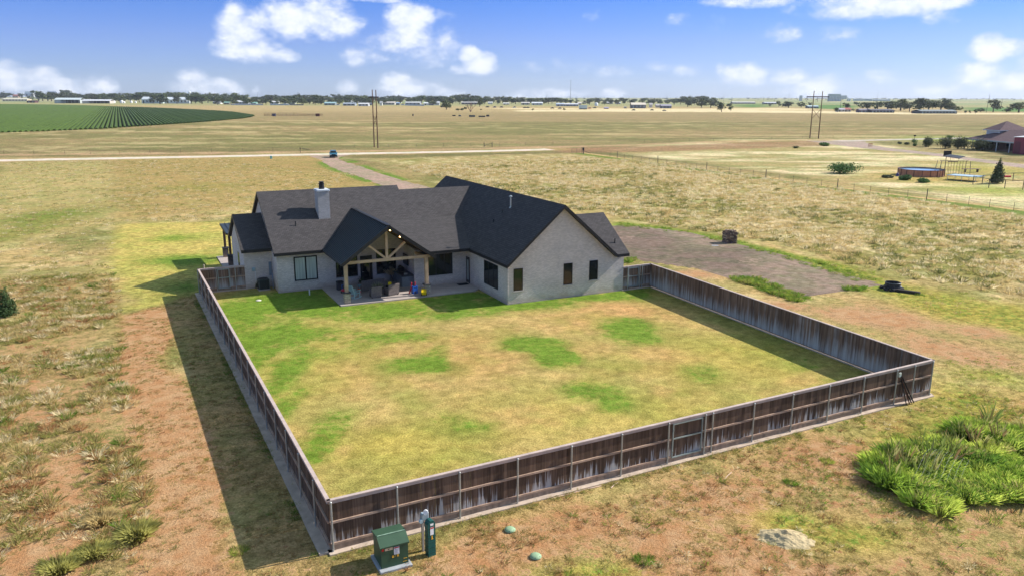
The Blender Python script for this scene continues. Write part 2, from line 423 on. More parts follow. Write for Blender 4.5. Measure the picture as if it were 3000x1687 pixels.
# ------------------------------------------------------------------ ground
def alb(r, g, b, k=1.38):
    return np.array([c/k for c in srgb(r, g, b)])
def ground_mat(name, bare1, bare2, lush, nscale=1.0, fine=9.0, bump=.5, contrast=.3, blotch=1.0):
    m_ = bpy.data.materials.new(name); m_.use_nodes = True
    n, l = m_.node_tree.nodes, m_.node_tree.links
    b = n['Principled BSDF']; b.inputs['Roughness'].default_value = .95; b.inputs['Specular IOR Level'].default_value = .05
    t = n.new('ShaderNodeTexCoord')
    def noise(sc, det=6, ro=.6, off=0.0):
        x = n.new('ShaderNodeTexNoise'); x.inputs['Scale'].default_value = sc; x.inputs['Detail'].default_value = det; x.inputs['Roughness'].default_value = ro
        mp_ = n.new('ShaderNodeMapping'); mp_.inputs['Location'].default_value = (off, off*1.7, off); l.new(t.outputs['Object'], mp_.inputs[0]); l.new(mp_.outputs[0], x.inputs[0])
        return x.outputs[0]
    def mth(op, a, b_=None, c=None):
        x = n.new('ShaderNodeMath'); x.operation = op
        for i, q in enumerate((a, b_, c)):
            if q is None: continue
            if isinstance(q, (int, float)): x.inputs[i].default_value = q
            else: l.new(q, x.inputs[i])
        return x.outputs[0]
    def ramp(x, lo, hi, a=(0, 0, 0), c=(1, 1, 1)):
        r_ = n.new('ShaderNodeMapRange'); r_.interpolation_type = 'SMOOTHSTEP'; l.new(x, r_.inputs[0]); r_.inputs[1].default_value = lo; r_.inputs[2].default_value = hi
        return r_.outputs[0]
    def mix(f, a, c, mode='MIX'):
        x = n.new('ShaderNodeMixRGB'); x.blend_type = mode
        for i, q in enumerate((f, a, c)):
            if isinstance(q, (int, float)): x.inputs[i].default_value = q
            elif isinstance(q, (tuple, list)): x.inputs[i].default_value = (*q, 1)
            else: l.new(q, x.inputs[i])
        return x.outputs[0]
    col = n.new('ShaderNodeAttribute'); col.attribute_name = 'col'
    msk = n.new('ShaderNodeAttribute'); msk.attribute_name = 'msk'
    ms = n.new('ShaderNodeSeparateColor'); l.new(msk.outputs['Color'], ms.inputs[0])
    nf = noise(fine, 8, .7)
    nm = noise(nscale, 8, .62, 13.0)
    nb = noise(nscale*.22, 5, .55, 41.0)
    lo, hi = 1-contrast, 1+contrast
    v1 = n.new('ShaderNodeMapRange'); l.new(nf, v1.inputs[0]); v1.inputs[1].default_value = .34; v1.inputs[2].default_value = .66; v1.inputs[3].default_value = lo*.88; v1.inputs[4].default_value = hi*1.1
    v2 = n.new('ShaderNodeMapRange'); l.new(nm, v2.inputs[0]); v2.inputs[1].default_value = .36; v2.inputs[2].default_value = .64; v2.inputs[3].default_value = lo; v2.inputs[4].default_value = hi
    v = mth('MULTIPLY', v1.outputs[0], v2.outputs[0])
    cv = n.new('ShaderNodeCombineColor'); l.new(v, cv.inputs[0]); l.new(v, cv.inputs[1]); l.new(mth('POWER', v, 1.15), cv.inputs[2])
    tint = mix(ramp(noise(.33, 6, .6, 23.0), .42, .60), (1.05, 1.0, .97), (.84, .93, .78))
    tint = mix(ramp(noise(.9, 5, .6, 57.0), .40, .62), tint, mix(1.0, tint, (1.14, 1.10, 1.08), 'MULTIPLY'))
    if blotch < 1: tint = mix(blotch, (1.0, 1.0, 1.0), tint)
    grass = mix(1.0, mix(1.0, col.outputs['Color'], tint, 'MULTIPLY'), cv.outputs[0], 'MULTIPLY')
    # bare soil where the noise falls under the coverage given by the red channel
    nn = mth('ADD', mth('MULTIPLY', nm, .65), mth('MULTIPLY', nf, .35))
    thr = mth('SUBTRACT', .74, mth('MULTIPLY', ms.outputs[0], .5))
    soil = mix(ramp(noise(nscale*.6, 6, .6, 77.0), .3, .7), bare1, bare2)
    soil = mix(1.0, soil, mix(ramp(nf, .25, .75), (.78, .76, .74), (1.15, 1.15, 1.15)), 'MULTIPLY')
    c = mix(ramp(mth('SUBTRACT', nn, thr), -.035, .045), grass, soil)
    # green growth by the green channel
    ng = mth('ADD', mth('MULTIPLY', noise(nscale*1.3, 7, .65, 5.0), .7), mth('MULTIPLY', nf, .3))
    thg = mth('SUBTRACT', .76, mth('MULTIPLY', ms.outputs[1], .5))
    gr = mix(1.0, lush, cv.outputs[0], 'MULTIPLY')
    c = mix(mth('MULTIPLY', ramp(mth('SUBTRACT', ng, thg), -.04, .07), .9), c, gr)
    # dark litter, and the shade between stems painted into the colour as specks
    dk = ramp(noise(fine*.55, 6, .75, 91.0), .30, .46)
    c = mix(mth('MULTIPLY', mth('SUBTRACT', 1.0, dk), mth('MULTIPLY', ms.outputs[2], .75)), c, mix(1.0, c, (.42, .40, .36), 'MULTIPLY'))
    l.new(c, b.inputs['Base Color'])
    bp = n.new('ShaderNodeBump'); bp.inputs['Strength'].default_value = bump; bp.inputs['Distance'].default_value = .08
    l.new(mth('ADD', nf, mth('MULTIPLY', nm, .8)), bp.inputs['Height']); l.new(bp.outputs[0], b.inputs['Normal'])
    MATS[name] = m_
    return m_
def grid_mesh(name, xs, ys, z, colf, material, poly=None, kind='structure', bumpz=0.0):
    X, Y = np.meshgrid(xs, ys)
    nx, ny = len(xs), len(ys)
    col, msk = colf(X, Y)
    Z = np.full(X.shape, float(z)) + (bumpz if isinstance(bumpz, np.ndarray) else 0)
    co = np.stack([X, Y, Z], -1).reshape(-1, 3)
    idx = np.arange(nx*ny).reshape(ny, nx)
    q = np.stack([idx[:-1, :-1], idx[:-1, 1:], idx[1:, 1:], idx[1:, :-1]], -1).reshape(-1, 4)
    if poly is not None:
        ctr = co[q].mean(1)
        q = q[poly(ctr[:, 0], ctr[:, 1])]
        used = np.unique(q); remap = -np.ones(len(co), int); remap[used] = np.arange(len(used))
        co = co[used]; q = remap[q]; col = col.reshape(-1, 3)[used]; msk = msk.reshape(-1, 3)[used]
    else:
        col = col.reshape(-1, 3); msk = msk.reshape(-1, 3)
    me = bpy.data.meshes.new(name)
    me.vertices.add(len(co)); me.vertices.foreach_set('co', co.ravel())
    me.loops.add(q.size); me.loops.foreach_set('vertex_index', q.ravel())
    me.polygons.add(len(q)); me.polygons.foreach_set('loop_start', np.arange(0, q.size, 4)); me.polygons.foreach_set('loop_total', np.full(len(q), 4))
    me.update(calc_edges=True)
    for nm_, ar in (('col', col), ('msk', msk)):
        at = me.color_attributes.new(nm_, 'FLOAT_COLOR', 'POINT')
        at.data.foreach_set('color', np.concatenate([ar, np.ones((len(ar), 1))], 1).ravel())
    me.materials.append(material)
    o = bpy.data.objects.new(name, me); scene.collection.objects.link(o)
    return tag(o, kind=kind)
def geo(a, b, n0, far_, r=1.035):
    core = list(np.arange(a, b+.001, n0)); s = n0; x = a; lo = []
    while x > -far_: s *= r; x -= s; lo.append(x)
    s = n0; x = b; hi = []
    while x < far_: s *= r; x += s; hi.append(x)
    return np.array(lo[::-1]+core+hi)
def P_(*pts): return [G(*p) for p in pts]
def PD(*pts): return [GD(*p) for p in pts]

# fence corners
FL, FR = (5.09, 24.66), (37.32, 25.51)
BL, BR = (4.42, 65.78), (38.35, 52.05)
WINGC = (7.93, 65.76); GARC = (35.59, 51.98)
POLY_LAWN = [FL, FR, BR, (35.6, 52.0), (25.14, 52.0), (25.14, 56.9), (13.6, 56.9), (13.6, 63.2), (10.1, 63.2), (10.1, 65.7), (7.93, 65.7), BL]
POLY_PAD = PD((1560, 566), (1600, 568), (1640, 574), (1740, 588), (1800, 600), (1880, 618), (1960, 640), (2040, 665), (2120, 690), (2190, 708), (2240, 728), (2225, 742), (2160, 752), (2060, 762), (2000, 750), (1900, 716), (1830, 697), (1760, 676), (1700, 668), (1640, 660), (1560, 652)) + [(36.2, 54), (36.2, 62), (33, 80)]
DRIVE = P_((905, 458), (925, 464), (942, 471), (971, 491), (1049, 519), (1125, 544), (1190, 566), (1260, 600), (1500, 640), (1420, 600), (1340, 575), (1269.6, 552), (1164, 525.6), (1063, 491), (1010, 475), (991.6, 466.6), (999, 460), (1047, 452))
ROAD = P_((-900, 482), (-300, 476.5), (0, 470.8), (375, 464), (750, 457), (1093, 450), (1450, 443.3), (1612, 438.2))
ROAD_E = P_((2448, 414), (2560, 411.5), (2805, 406), (3060, 401), (3500, 393))
DRIVE_E = P_((2448, 414), (2475, 421), (2541, 432), (2640, 443), (2728, 451), (2850, 468), (3000, 487), (3200, 520))
TRACK_E = P_((-300, 457), (0, 455), (300, 452), (750, 447.5), (1200, 441), (1613, 432), (1900, 424), (2200, 413.5), (2440, 410))
TPOST = P_((1706, 451), (1808, 465), (1905, 477.5), (2025, 493.5), (2100, 504), (2243, 524), (2453, 554), (2711, 586), (2840, 602), (3000, 622), (3200, 650))

def field_col(X, Y):
    """colour and cover masks of the open ground"""
    ca, sa = math.cos(YAW), math.sin(YAW)
    D = X*sa+Y*ca; L = X*ca-Y*sa                  # distance ahead, sideways
    wx = X+3*(fbm(X, Y, 3, 3, .12)-.5); wy = Y+3*(fbm(X, Y, 4, 3, .12)-.5)
    n1 = fbm(X, Y, 1, 5, .05)[..., None]; n2 = fbm(X, Y, 2, 4, .35)[..., None]; n3 = fbm(X, Y, 9, 4, .013)[..., None]
    tan = alb(196, 172, 118); olive = alb(150, 144, 88); pale = alb(232, 210, 158); brown = alb(186, 150, 98)
    t = smooth(.35, .65, n1)
    c = tan*(1-t)+olive*t
    c = c*(1-.5*smooth(.55, .75, n2))+pale*.5*smooth(.55, .75, n2)
    bare = np.full(X.shape, .18); lush = np.full(X.shape, .08); dark = np.full(X.shape, .8)
    def put(m_, colr, b=None, g=None, d=None, s=1.0):
        nonlocal c, bare, lush, dark
        m_ = np.clip(m_, 0, 1)*s
        c = c*(1-m_[..., None])+np.asarray(colr)*m_[..., None]
        if b is not None: bare = bare*(1-m_)+b*m_
        if g is not None: lush = lush*(1-m_)+g*m_
        if d is not None: dark = dark*(1-m_)+d*m_
    # middle and far distance: quieter, broad bands
    far1 = smooth(120, 260, D)
    bandn = fbm(L*.25, D, 12, 4, .05)
    put(far1, 0, .05, .05, .3, 1.0)
    mid = (alb(186, 164, 118)*(1-smooth(.35, .65, bandn))[..., None]+alb(158, 150, 100)*smooth(.35, .65, bandn)[..., None])
    mid = mid*(.76+.5*smooth(.5, .75, fbm(L*.5, D, 14, 4, .25))[..., None]*.3-.25*smooth(.55, .75, fbm(L*.4, D, 15, 4, .2))[..., None]*.5)
    c = c*(1-far1[..., None])+mid*far1[..., None]
    st = smooth(.60, .72, fbm(L*.18, D, 21, 4, .12))*far1*(1-smooth(700, 900, D))
    put(st, pale*.85, s=.55)
    put(smooth(440, 560, D), alb(176, 154, 114)*.92, s=.75)
    put(smooth(640, 900, D)*(L < 2500), alb(196, 172, 128), s=.8)
    put(smooth(1100, 1300, D), alb(168, 165, 118), 0, .0, .1, .9)
    fb = fbm(X, Y, 31, 3, .0018)
    far2 = smooth(1500, 1700, D)
    put(far2*smooth(.42, .5, fb), alb(142, 160, 112), s=.8)
    put(far2*smooth(.56, .62, fb), alb(190, 178, 138), s=.8)
    # pale strip in front of the right hand tree rows, green fields behind it
    put(smooth(0, 12, pdist(X, Y, P_((1500, 323), (2000, 322), (2300, 324), (2700, 331), (3100, 331), (3100, 337), (2700, 336.5), (2300, 332), (2000, 329), (1500, 328)))), alb(238, 218, 178))
    put(smooth(0, 10, pdist(X, Y, P_((1380, 317), (1700, 318), (2000, 319), (2250, 317), (2400, 320), (2400, 323.5), (2000, 324), (1500, 321)))), alb(234, 214, 172))
    for pg in (((2150, 307), (2260, 306), (2262, 316), (2150, 316)), ((2360, 308), (2470, 308), (2520, 311), (2530, 321), (2400, 321), (2370, 318)), ((2800, 316), (2920, 315), (3020, 318), (3100, 322), (3100, 329), (2900, 328.5), (2800, 326))):
        put(smooth(0, 15, pdist(X, Y, P_(*pg))), alb(112, 150, 78)*.85, 0, 0, .1)
    # strip between crop and buildings, dry
    # cut band beside the left wheat, and field left of the house (photo left, upper)
    put(smooth(-2, 2, pdist(wx, wy, PD((0, 410), (285, 405), (285, 560), (0, 620)))), alb(190, 174, 116), .08, .16, .8, .7)
    put(smooth(-3, 3, pdist(wx, wy, PD((288, 402), (800, 393), (1000, 440), (1060, 470), (600, 520), (290, 560)))), alb(180, 156, 100), .25, .2, .9, .85)
    put(ell(X, Y, 120, 545, 120, 30), alb(128, 136, 62), None, .55, None, .9)
    put(ell(X, Y, 500, 470, 90, 10), alb(150, 148, 70), None, .3, None, .5)
    put(ell(X, Y, 30, 590, 80, 30), alb(140, 140, 66), None, .4, None, .7)
    # mown strip beside the house
    sl = smooth(-1.2, 1.2, pdist(wx, wy, PD((288, 566), (420, 560), (640, 556), (660, 600), (560, 664), (500, 700), (500, 760), (400, 770), (290, 790))))
    put(sl, alb(200, 184, 104), .04, .22, .3)
    put(sl*ell(X, Y, 470, 655, 110, 14), alb(120, 150, 50), None, .8, None, 1)
    put(sl*ell(X, Y, 440, 600, 60, 10), alb(130, 158, 56), None, .6, None, .8)
    put(sl*ell(X, Y, 480, 720, 70, 25), alb(110, 130, 60), None, .6, None, .9)
    # left field of tufts on red soil
    lf = smooth(-2, 4, pdist(wx, wy, PD((-400, 690), (290, 690), (300, 830), (330, 1000), (370, 1300), (380, 1600), (-900, 1600))))
    put(lf, alb(186, 162, 110), .40, .16, 1.0)
    nearl = lf*smooth(24, 48, 74-D)
    put(nearl, alb(176, 150, 102), .60, .16, 1.0)
    put(ell(X, Y, 50, 800, 130, 14)*lf, alb(214, 190, 138), .05, 0, .3, .8)
    put(ell(X, Y, 40, 1150, 90, 60)*lf, alb(206, 182, 134), .12, 0, .4, .7)
    # wheel track of bare red soil along the left fence
    tr = smooth(-.8, .8, pdist(wx, wy, PD((300, 800), (335, 790), (405, 765), (440, 860), (520, 1080), (640, 1449), (660, 1600), (380, 1600), (370, 1300), (335, 1000))))
    put(tr, alb(194, 154, 102), .60, .06, .9)
    w1 = ldist(wx, wy, PD((322, 830), (345, 980), (385, 1200), (430, 1500))); w2 = ldist(wx, wy, PD((395, 790), (415, 900), (470, 1100), (560, 1500)))
    put(tr*np.maximum(smooth(.8, .1, w1), smooth(.8, .1, w2))*smooth(.35, .6, fbm(X, Y, 46, 4, .5)), alb(222, 174, 130), .95, 0, .4)
    fs = smooth(-.3, .8, pdist(X, Y, PD((405, 765), (500, 735), (560, 800), (826, 1393), (830, 1470), (640, 1500), (440, 860))))
    put(fs, alb(186, 158, 108), .30, .30, .95)
    # in front of the front fence
    ff = smooth(-1, 2, pdist(wx, wy, PD((640, 1449), (826, 1400), (1300, 1280), (1700, 1160), (2346, 995), (2700, 950), (3300, 1700), (600, 1700))))
    put(ff, alb(192, 166, 112), .42, .18, .95)
    put(ff*smooth(.48, .62, fbm(X, Y, 44, 5, .22)), alb(212, 166, 118), .62, .05, .7)
    put(ff*smooth(6, 22, X-18)*smooth(.35, .6, fbm(X, Y, 45, 3, .1)), alb(176, 162, 84), .22, .42, .6, .8)
    for (u, v, a, b_) in ((1230, 1330, 90, 40), (1480, 1290, 50, 20), (1800, 1250, 110, 40), (1700, 1340, 60, 20)): put(ell(X, Y, u, v, a, b_)*ff, alb(212, 154, 106), .66, .02, .6)
    for (u, v, a, b_) in ((2450, 1010, 120, 50), (2300, 1120, 120, 40), (2420, 1080, 160, 50), (2500, 940, 80, 30), (2150, 1350, 160, 40), (1980, 1310, 90, 30), (1500, 1440, 160, 30)): put(ell(X, Y, u, v, a, b_), alb(170, 166, 68), .10, .6, .5, .8)
    # right of the right fence
    rf = smooth(-1, 2, pdist(wx, wy, PD((1640, 655), (1830, 695), (2000, 755), (2230, 745), (2700, 790), (2700, 990), (2346, 905))))
    put(rf, alb(188, 164, 108), .30, .3, .95)
    put(smooth(4.2, 3.2, ldist(X, Y, [BR, (38.0, 40.0)])+.8*(fbm(X, Y, 47, 3, .3)-.5)), alb(176, 152, 134), .3, .1, .6)
    for (u, v, a, b_) in ((2240, 800, 110, 26), (2330, 870, 70, 22), (2130, 790, 60, 14), (1740, 690, 70, 10), (1960, 770, 80, 12), (2460, 900, 80, 20), (2480, 835, 60, 14)): put(ell(X, Y, u, v, a, b_), alb(216, 172, 138), .66, .10, .7)
    fr = smooth(2.8, 0, ldist(wx, wy, PD((1560, 566), (1640, 574), (1800, 598), (1960, 637), (2120, 687), (2250, 725))))
    put(fr, alb(150, 158, 60), .08, .75, .5, .95)
    put(smooth(-2, 3, pdist(wx, wy, PD((1960, 632), (2120, 670), (2300, 715), (2576, 760), (2700, 800), (2600, 850), (2330, 800), (2230, 740), (2100, 690)))), alb(176, 166, 72), .12, .5, .6, .85)
    # tall bleached grass on the right
    rt_ = smooth(-3, 6, pdist(wx, wy, PD((1270, 480), (900, 400), (1440, 385), (1700, 405), (2576, 540), (2900, 600), (2900, 780), (2576, 745), (2300, 700), (2120, 655), (1960, 610), (1640, 560))))
    put(rt_, alb(186, 166, 114), .10, .10, 1.0, .9)
    put(rt_*smooth(.52, .7, fbm(X, Y, 51, 4, .08)), alb(146, 144, 78), .05, .2, .8, .7)
    put(rt_*smooth(.55, .72, fbm(X, Y, 52, 4, .7)), alb(226, 208, 162), 0, 0, .4, .75)
    # neighbour's land beyond the wire fence: cream patches and mown green
    nb_ = smooth(-3, 5, pdist(wx, wy, PD((1500, 380), (1800, 352), (2110, 350), (2340, 380), (2576, 410), (2900, 440), (2900, 590), (2576, 528), (2000, 440))))
    put(nb_, alb(184, 168, 116), .04, .10, .8, .9)
    put(nb_*smooth(.47, .66, fbm(L*.3, D, 61, 5, .12)+.05), alb(240, 222, 180), 0, 0, .4, .95)
    put(nb_*smooth(.56, .66, fbm(L*.5, D, 62, 4, .16)), alb(150, 148, 88), 0, .2, .6, .6)
    put(nb_*ell(X, Y, 2330, 445, 150, 18), alb(196, 168, 100), .02, .1, .2, .9)
    put(nb_*ell(X, Y, 2500, 480, 130, 16), alb(176, 178, 96), 0, .3, .1, .95)
    put(nb_*ell(X, Y, 2480, 425, 110, 14), alb(186, 172, 96), 0, .2, .1, .9)
    put(nb_*ell(X, Y, 1900, 480, 260, 10), alb(176, 160, 92), 0, .1, .3, .5)
    put(smooth(4, 1, ldist(X, Y, TPOST)), alb(122, 140, 64), 0, .5, .5, .85)
    put(smooth(1.4, .4, ldist(X, Y, [(p[0]+2.0, p[1]+3.0) for p in TPOST])), alb(226, 190, 140), .3, 0, .2, .8)
    put(smooth(-2, 4, pdist(wx, wy, P_((1600, 436), (1900, 429), (2200, 416), (2440, 411), (2430, 428), (2200, 437), (1900, 447), (1640, 450)))), alb(160, 124, 96), .45, .2, .9, .75)
    put(ell(X, Y, 2450, 350, 110, 6), alb(150, 170, 76), 0, .3, .2, .9)
    put(ell(X, Y, 2350, 352, 80, 5), alb(156, 168, 80), 0, .3, .2, .8)
    # verges of the caliche road
    put(smooth(9, 4, ldist(X, Y, ROAD)), alb(196, 168, 116), .2, .1, .4, .6)
    put(smooth(4, 1.5, ldist(X, Y, TRACK_E)), alb(206, 172, 136), .4, .0, .2, .8)
    dr = ldist(X, Y, P_((942, 471), (971, 491), (1049, 519), (1125, 544))); dr2 = ldist(X, Y, P_((999, 462), (1063, 490), (1164, 525), (1269, 551)))
    put(np.maximum(smooth(2.6, .6, dr), smooth(2.6, .6, dr2))*smooth(.45, .6, fbm(X, Y, 71, 3, .15)), alb(108, 140, 56), .1, .7, .3, .9)
    return c, np.stack([bare, lush, dark], -1)
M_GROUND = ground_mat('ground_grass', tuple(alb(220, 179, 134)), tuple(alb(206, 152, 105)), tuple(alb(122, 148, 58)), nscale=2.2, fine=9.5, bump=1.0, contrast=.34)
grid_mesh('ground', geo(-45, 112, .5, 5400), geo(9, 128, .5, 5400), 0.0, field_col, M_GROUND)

def lawn_col(X, Y):
    wx = X+1.5*(fbm(X, Y, 3, 3, .3)-.5); wy = Y+1.5*(fbm(X, Y, 4, 3, .3)-.5)
    n1 = fbm(X, Y, 1, 4, .16)[..., None]; n2 = fbm(X, Y, 2, 4, .9)[..., None]
    c = alb(198, 174, 112)*(1-smooth(.35, .7, n1))+alb(178, 164, 94)*smooth(.35, .7, n1)
    c = c*(1+.14*(n2-.5)*2)
    lush = np.full(X.shape, .22); bare = np.full(X.shape, .08); dark = np.full(X.shape, .45)
    g1, g2 = alb(128, 154, 58), alb(94, 128, 40)
    def put(m_, colr, g=None, b=None, s=1.0):
        nonlocal c, lush, bare
        m_ = np.clip(m_, 0, 1)*s
        c = c*(1-m_[..., None])+np.asarray(colr)*m_[..., None]
        if g is not None: lush = lush*(1-m_)+g*m_
        if b is not None: bare = bare*(1-m_)+b*m_
    for (u, v, a, b_, s) in ((1050, 880, 260, 60, .5), (1230, 900, 130, 50, .9), (1500, 800, 170, 40, .8), (1600, 780, 120, 25, .8), (1700, 900, 110, 40, .5), (960, 930, 110, 45, .6), (1150, 990, 140, 40, .35), (1450, 880, 60, 30, .6)):
        put(ell(wx, wy, u, v, a, b_), alb(212, 168, 112), .02, .16, s)
    for (u, v, a, b_, s) in ((1500, 1040, 420, 90, .5), (1000, 1130, 200, 60, .6), (1900, 900, 240, 80, .5), (780, 900, 140, 200, .4)):
        put(ell(wx, wy, u, v, a, b_), alb(192, 178, 84), .15, .02, s)
    GB = ((620, 770, 90, 32, 1), (760, 760, 110, 36, 1), (900, 780, 150, 24, .85), (1080, 770, 140, 18, .8), (1180, 755, 110, 26, 1), (1330, 762, 120, 18, .95), (1480, 748, 110, 12, 1), (1590, 738, 60, 16, 1),
          (600, 810, 60, 30, .85), (690, 850, 110, 32, .8), (870, 840, 170, 16, .6), (1050, 800, 120, 14, .6), (720, 940, 46, 60, .9), (740, 1010, 34, 40, .85), (660, 900, 36, 44, .8), (640, 860, 40, 30, .8),
          (810, 1120, 48, 40, .95), (830, 1060, 40, 30, .6), (900, 870, 60, 12, .5), (980, 850, 90, 14, .75),
          (1045, 918, 70, 26, 1), (1095, 900, 26, 34, .6), (1330, 862, 76, 18, .95), (1400, 895, 60, 28, .95), (1590, 836, 76, 26, .95), (1560, 812, 60, 12, .7), (1640, 855, 40, 14, .7),
          (1490, 985, 66, 26, .8), (1550, 1020, 50, 22, .8), (1780, 940, 56, 20, .65), (1190, 1060, 66, 24, .65), (1130, 790, 120, 10, .8), (2000, 880, 90, 40, .35), (1850, 800, 90, 24, .4), (2050, 930, 60, 16, .4), (820, 900, 60, 14, .4))
    for (u, v, a, b_, s) in GB:
        e = ell(wx, wy, u, v, a*1.2, b_*1.2)
        put(smooth(.03, .85, e+.55*(fbm(X, Y, 7, 5, .55)-.5)*smooth(.02, .3, e)), g1, .72, .0, s*.9)
    put(smooth(1.6, .2, ldist(X, Y, PD((865, 850), (920, 900), (1010, 985), (1100, 1080)))), g1, .4, 0, .25)
    put(smooth(.55, .75, fbm(X, Y, 17, 4, .5)), alb(170, 162, 80), .4, 0, .35)
    put(smooth(.58, .78, fbm(X, Y, 18, 4, .4)), alb(214, 172, 116), .05, .2, .4)
    put(smooth(2.5, .3, ldist(X, Y, [BR, FR])), alb(160, 150, 76), .3, 0, .4)
    return c, np.stack([bare, lush, dark], -1)
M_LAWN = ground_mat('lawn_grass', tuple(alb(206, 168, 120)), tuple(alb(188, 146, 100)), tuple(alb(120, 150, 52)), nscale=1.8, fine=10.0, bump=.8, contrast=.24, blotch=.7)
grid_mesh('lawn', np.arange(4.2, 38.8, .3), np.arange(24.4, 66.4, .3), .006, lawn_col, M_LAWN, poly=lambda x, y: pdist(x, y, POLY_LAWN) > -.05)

def pad_col(X, Y):
    n1 = fbm(X, Y, 5, 4, .12)[..., None]
    c = alb(160, 142, 126)*(1-smooth(.35, .65, n1))+alb(136, 120, 108)*smooth(.35, .65, n1)
    c = c*(1-.5*smooth(14, 0, 52-Y+(X-36)*.2)[..., None]*0)
    lush = smooth(-.5, .3, -pdist(X, Y, POLY_PAD)+.6)*.3+.03
    return c, np.stack([np.full(X.shape, .12)+.3*smooth(.5, .7, fbm(X, Y, 66, 4, .3)), lush+.35*smooth(.62, .75, fbm(X, Y, 67, 3, .25)), np.full(X.shape, .7)], -1)
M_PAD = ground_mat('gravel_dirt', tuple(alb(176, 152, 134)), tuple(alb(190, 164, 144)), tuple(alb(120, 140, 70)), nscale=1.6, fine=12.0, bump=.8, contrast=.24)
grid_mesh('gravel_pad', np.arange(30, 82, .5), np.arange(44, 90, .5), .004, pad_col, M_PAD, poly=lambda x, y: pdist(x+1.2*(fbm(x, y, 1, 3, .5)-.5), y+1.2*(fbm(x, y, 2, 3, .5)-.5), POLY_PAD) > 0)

def ribbon(name, pts, hw, z, material, colf, step=2.0, kind='structure', jit=.3, across=6):
    # a strip of ground following a line, with ragged edges
    P = [np.array(p) for p in pts]; seg = []
    for i in range(len(P)-1):
        n_ = max(1, int(np.linalg.norm(P[i+1]-P[i])/step))
        for k in range(n_): seg.append(P[i]+(P[i+1]-P[i])*k/n_)
    seg.append(P[-1]); seg = np.array(seg)
    k = 5
    if len(seg) > 12:
        s2 = seg.copy()
        for i in range(1, len(seg)-1):
            a, b = max(0, i-k), min(len(seg)-1, i+k); w = min(i-a, b-i); s2[i] = seg[i-w:i+w+1].mean(0)
        seg = s2
    t = np.gradient(seg, axis=0); t /= np.linalg.norm(t, axis=1)[:, None]; nrm = np.stack([-t[:, 1], t[:, 0]], 1)
    hwv = np.array([hw(i/len(seg)) if callable(hw) else hw for i in range(len(seg))])
    V_ = []
    for j in range(across+1):
        s = -1+2*j/across
        jj = (rng.random(len(seg))-.5)*jit*2 if j in (0, across) else 0
        V_.append(seg+nrm*((s*hwv+jj)[:, None] if not np.isscalar(s*hwv+jj) else s*hwv))
    V_ = np.array(V_)                       # across+1, n, 2
    X, Y = V_[..., 0], V_[..., 1]
    col, msk = colf(X, Y)
    n_ = len(seg); idx = np.arange((across+1)*n_).reshape(across+1, n_)
    q = np.stack([idx[:-1, :-1], idx[:-1, 1:], idx[1:, 1:], idx[1:, :-1]], -1).reshape(-1, 4)[:, ::-1]
    me = bpy.data.meshes.new(name)
    co = np.stack([X, Y, np.full(X.shape, z)], -1).reshape(-1, 3)
    me.vertices.add(len(co)); me.vertices.foreach_set('co', co.ravel())
    me.loops.add(q.size); me.loops.foreach_set('vertex_index', q.ravel())
    me.polygons.add(len(q)); me.polygons.foreach_set('loop_start', np.arange(0, q.size, 4)); me.polygons.foreach_set('loop_total', np.full(len(q), 4))
    me.update(calc_edges=True)
    for nm_, ar in (('col', col.reshape(-1, 3)), ('msk', msk.reshape(-1, 3))):
        at = me.color_attributes.new(nm_, 'FLOAT_COLOR', 'POINT'); at.data.foreach_set('color', np.concatenate([ar, np.ones((len(ar), 1))], 1).ravel())
    me.materials.append(material)
    o = bpy.data.objects.new(name, me); scene.collection.objects.link(o)
    return tag(o, kind=kind)
def flat(c, b=.1, g=.0, d=.2):
    return lambda X, Y: (np.ones(X.shape+(3,))*np.asarray(c)*(1+.12*(fbm(X, Y, 8, 3, .2)-.5)[..., None]), np.stack([np.full(X.shape, b), np.full(X.shape, g), np.full(X.shape, d)], -1))
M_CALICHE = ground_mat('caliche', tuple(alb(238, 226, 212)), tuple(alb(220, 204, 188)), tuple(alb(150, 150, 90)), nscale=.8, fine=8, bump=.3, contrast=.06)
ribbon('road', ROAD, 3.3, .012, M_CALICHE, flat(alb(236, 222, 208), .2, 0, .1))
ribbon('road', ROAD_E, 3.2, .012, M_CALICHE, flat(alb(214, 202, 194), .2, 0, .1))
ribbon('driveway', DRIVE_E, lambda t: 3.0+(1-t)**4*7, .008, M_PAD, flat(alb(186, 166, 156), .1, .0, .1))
grid_mesh('driveway', np.arange(18, 64, .5), np.arange(66, 222, .5), .010, flat(alb(184, 160, 144), .2, .02, .2), M_PAD, poly=lambda x, y: pdist(x+1.0*(fbm(x, y, 1, 3, .3)-.5), y+1.6*(fbm(x, y, 2, 3, .3)-.5), DRIVE) > 0)
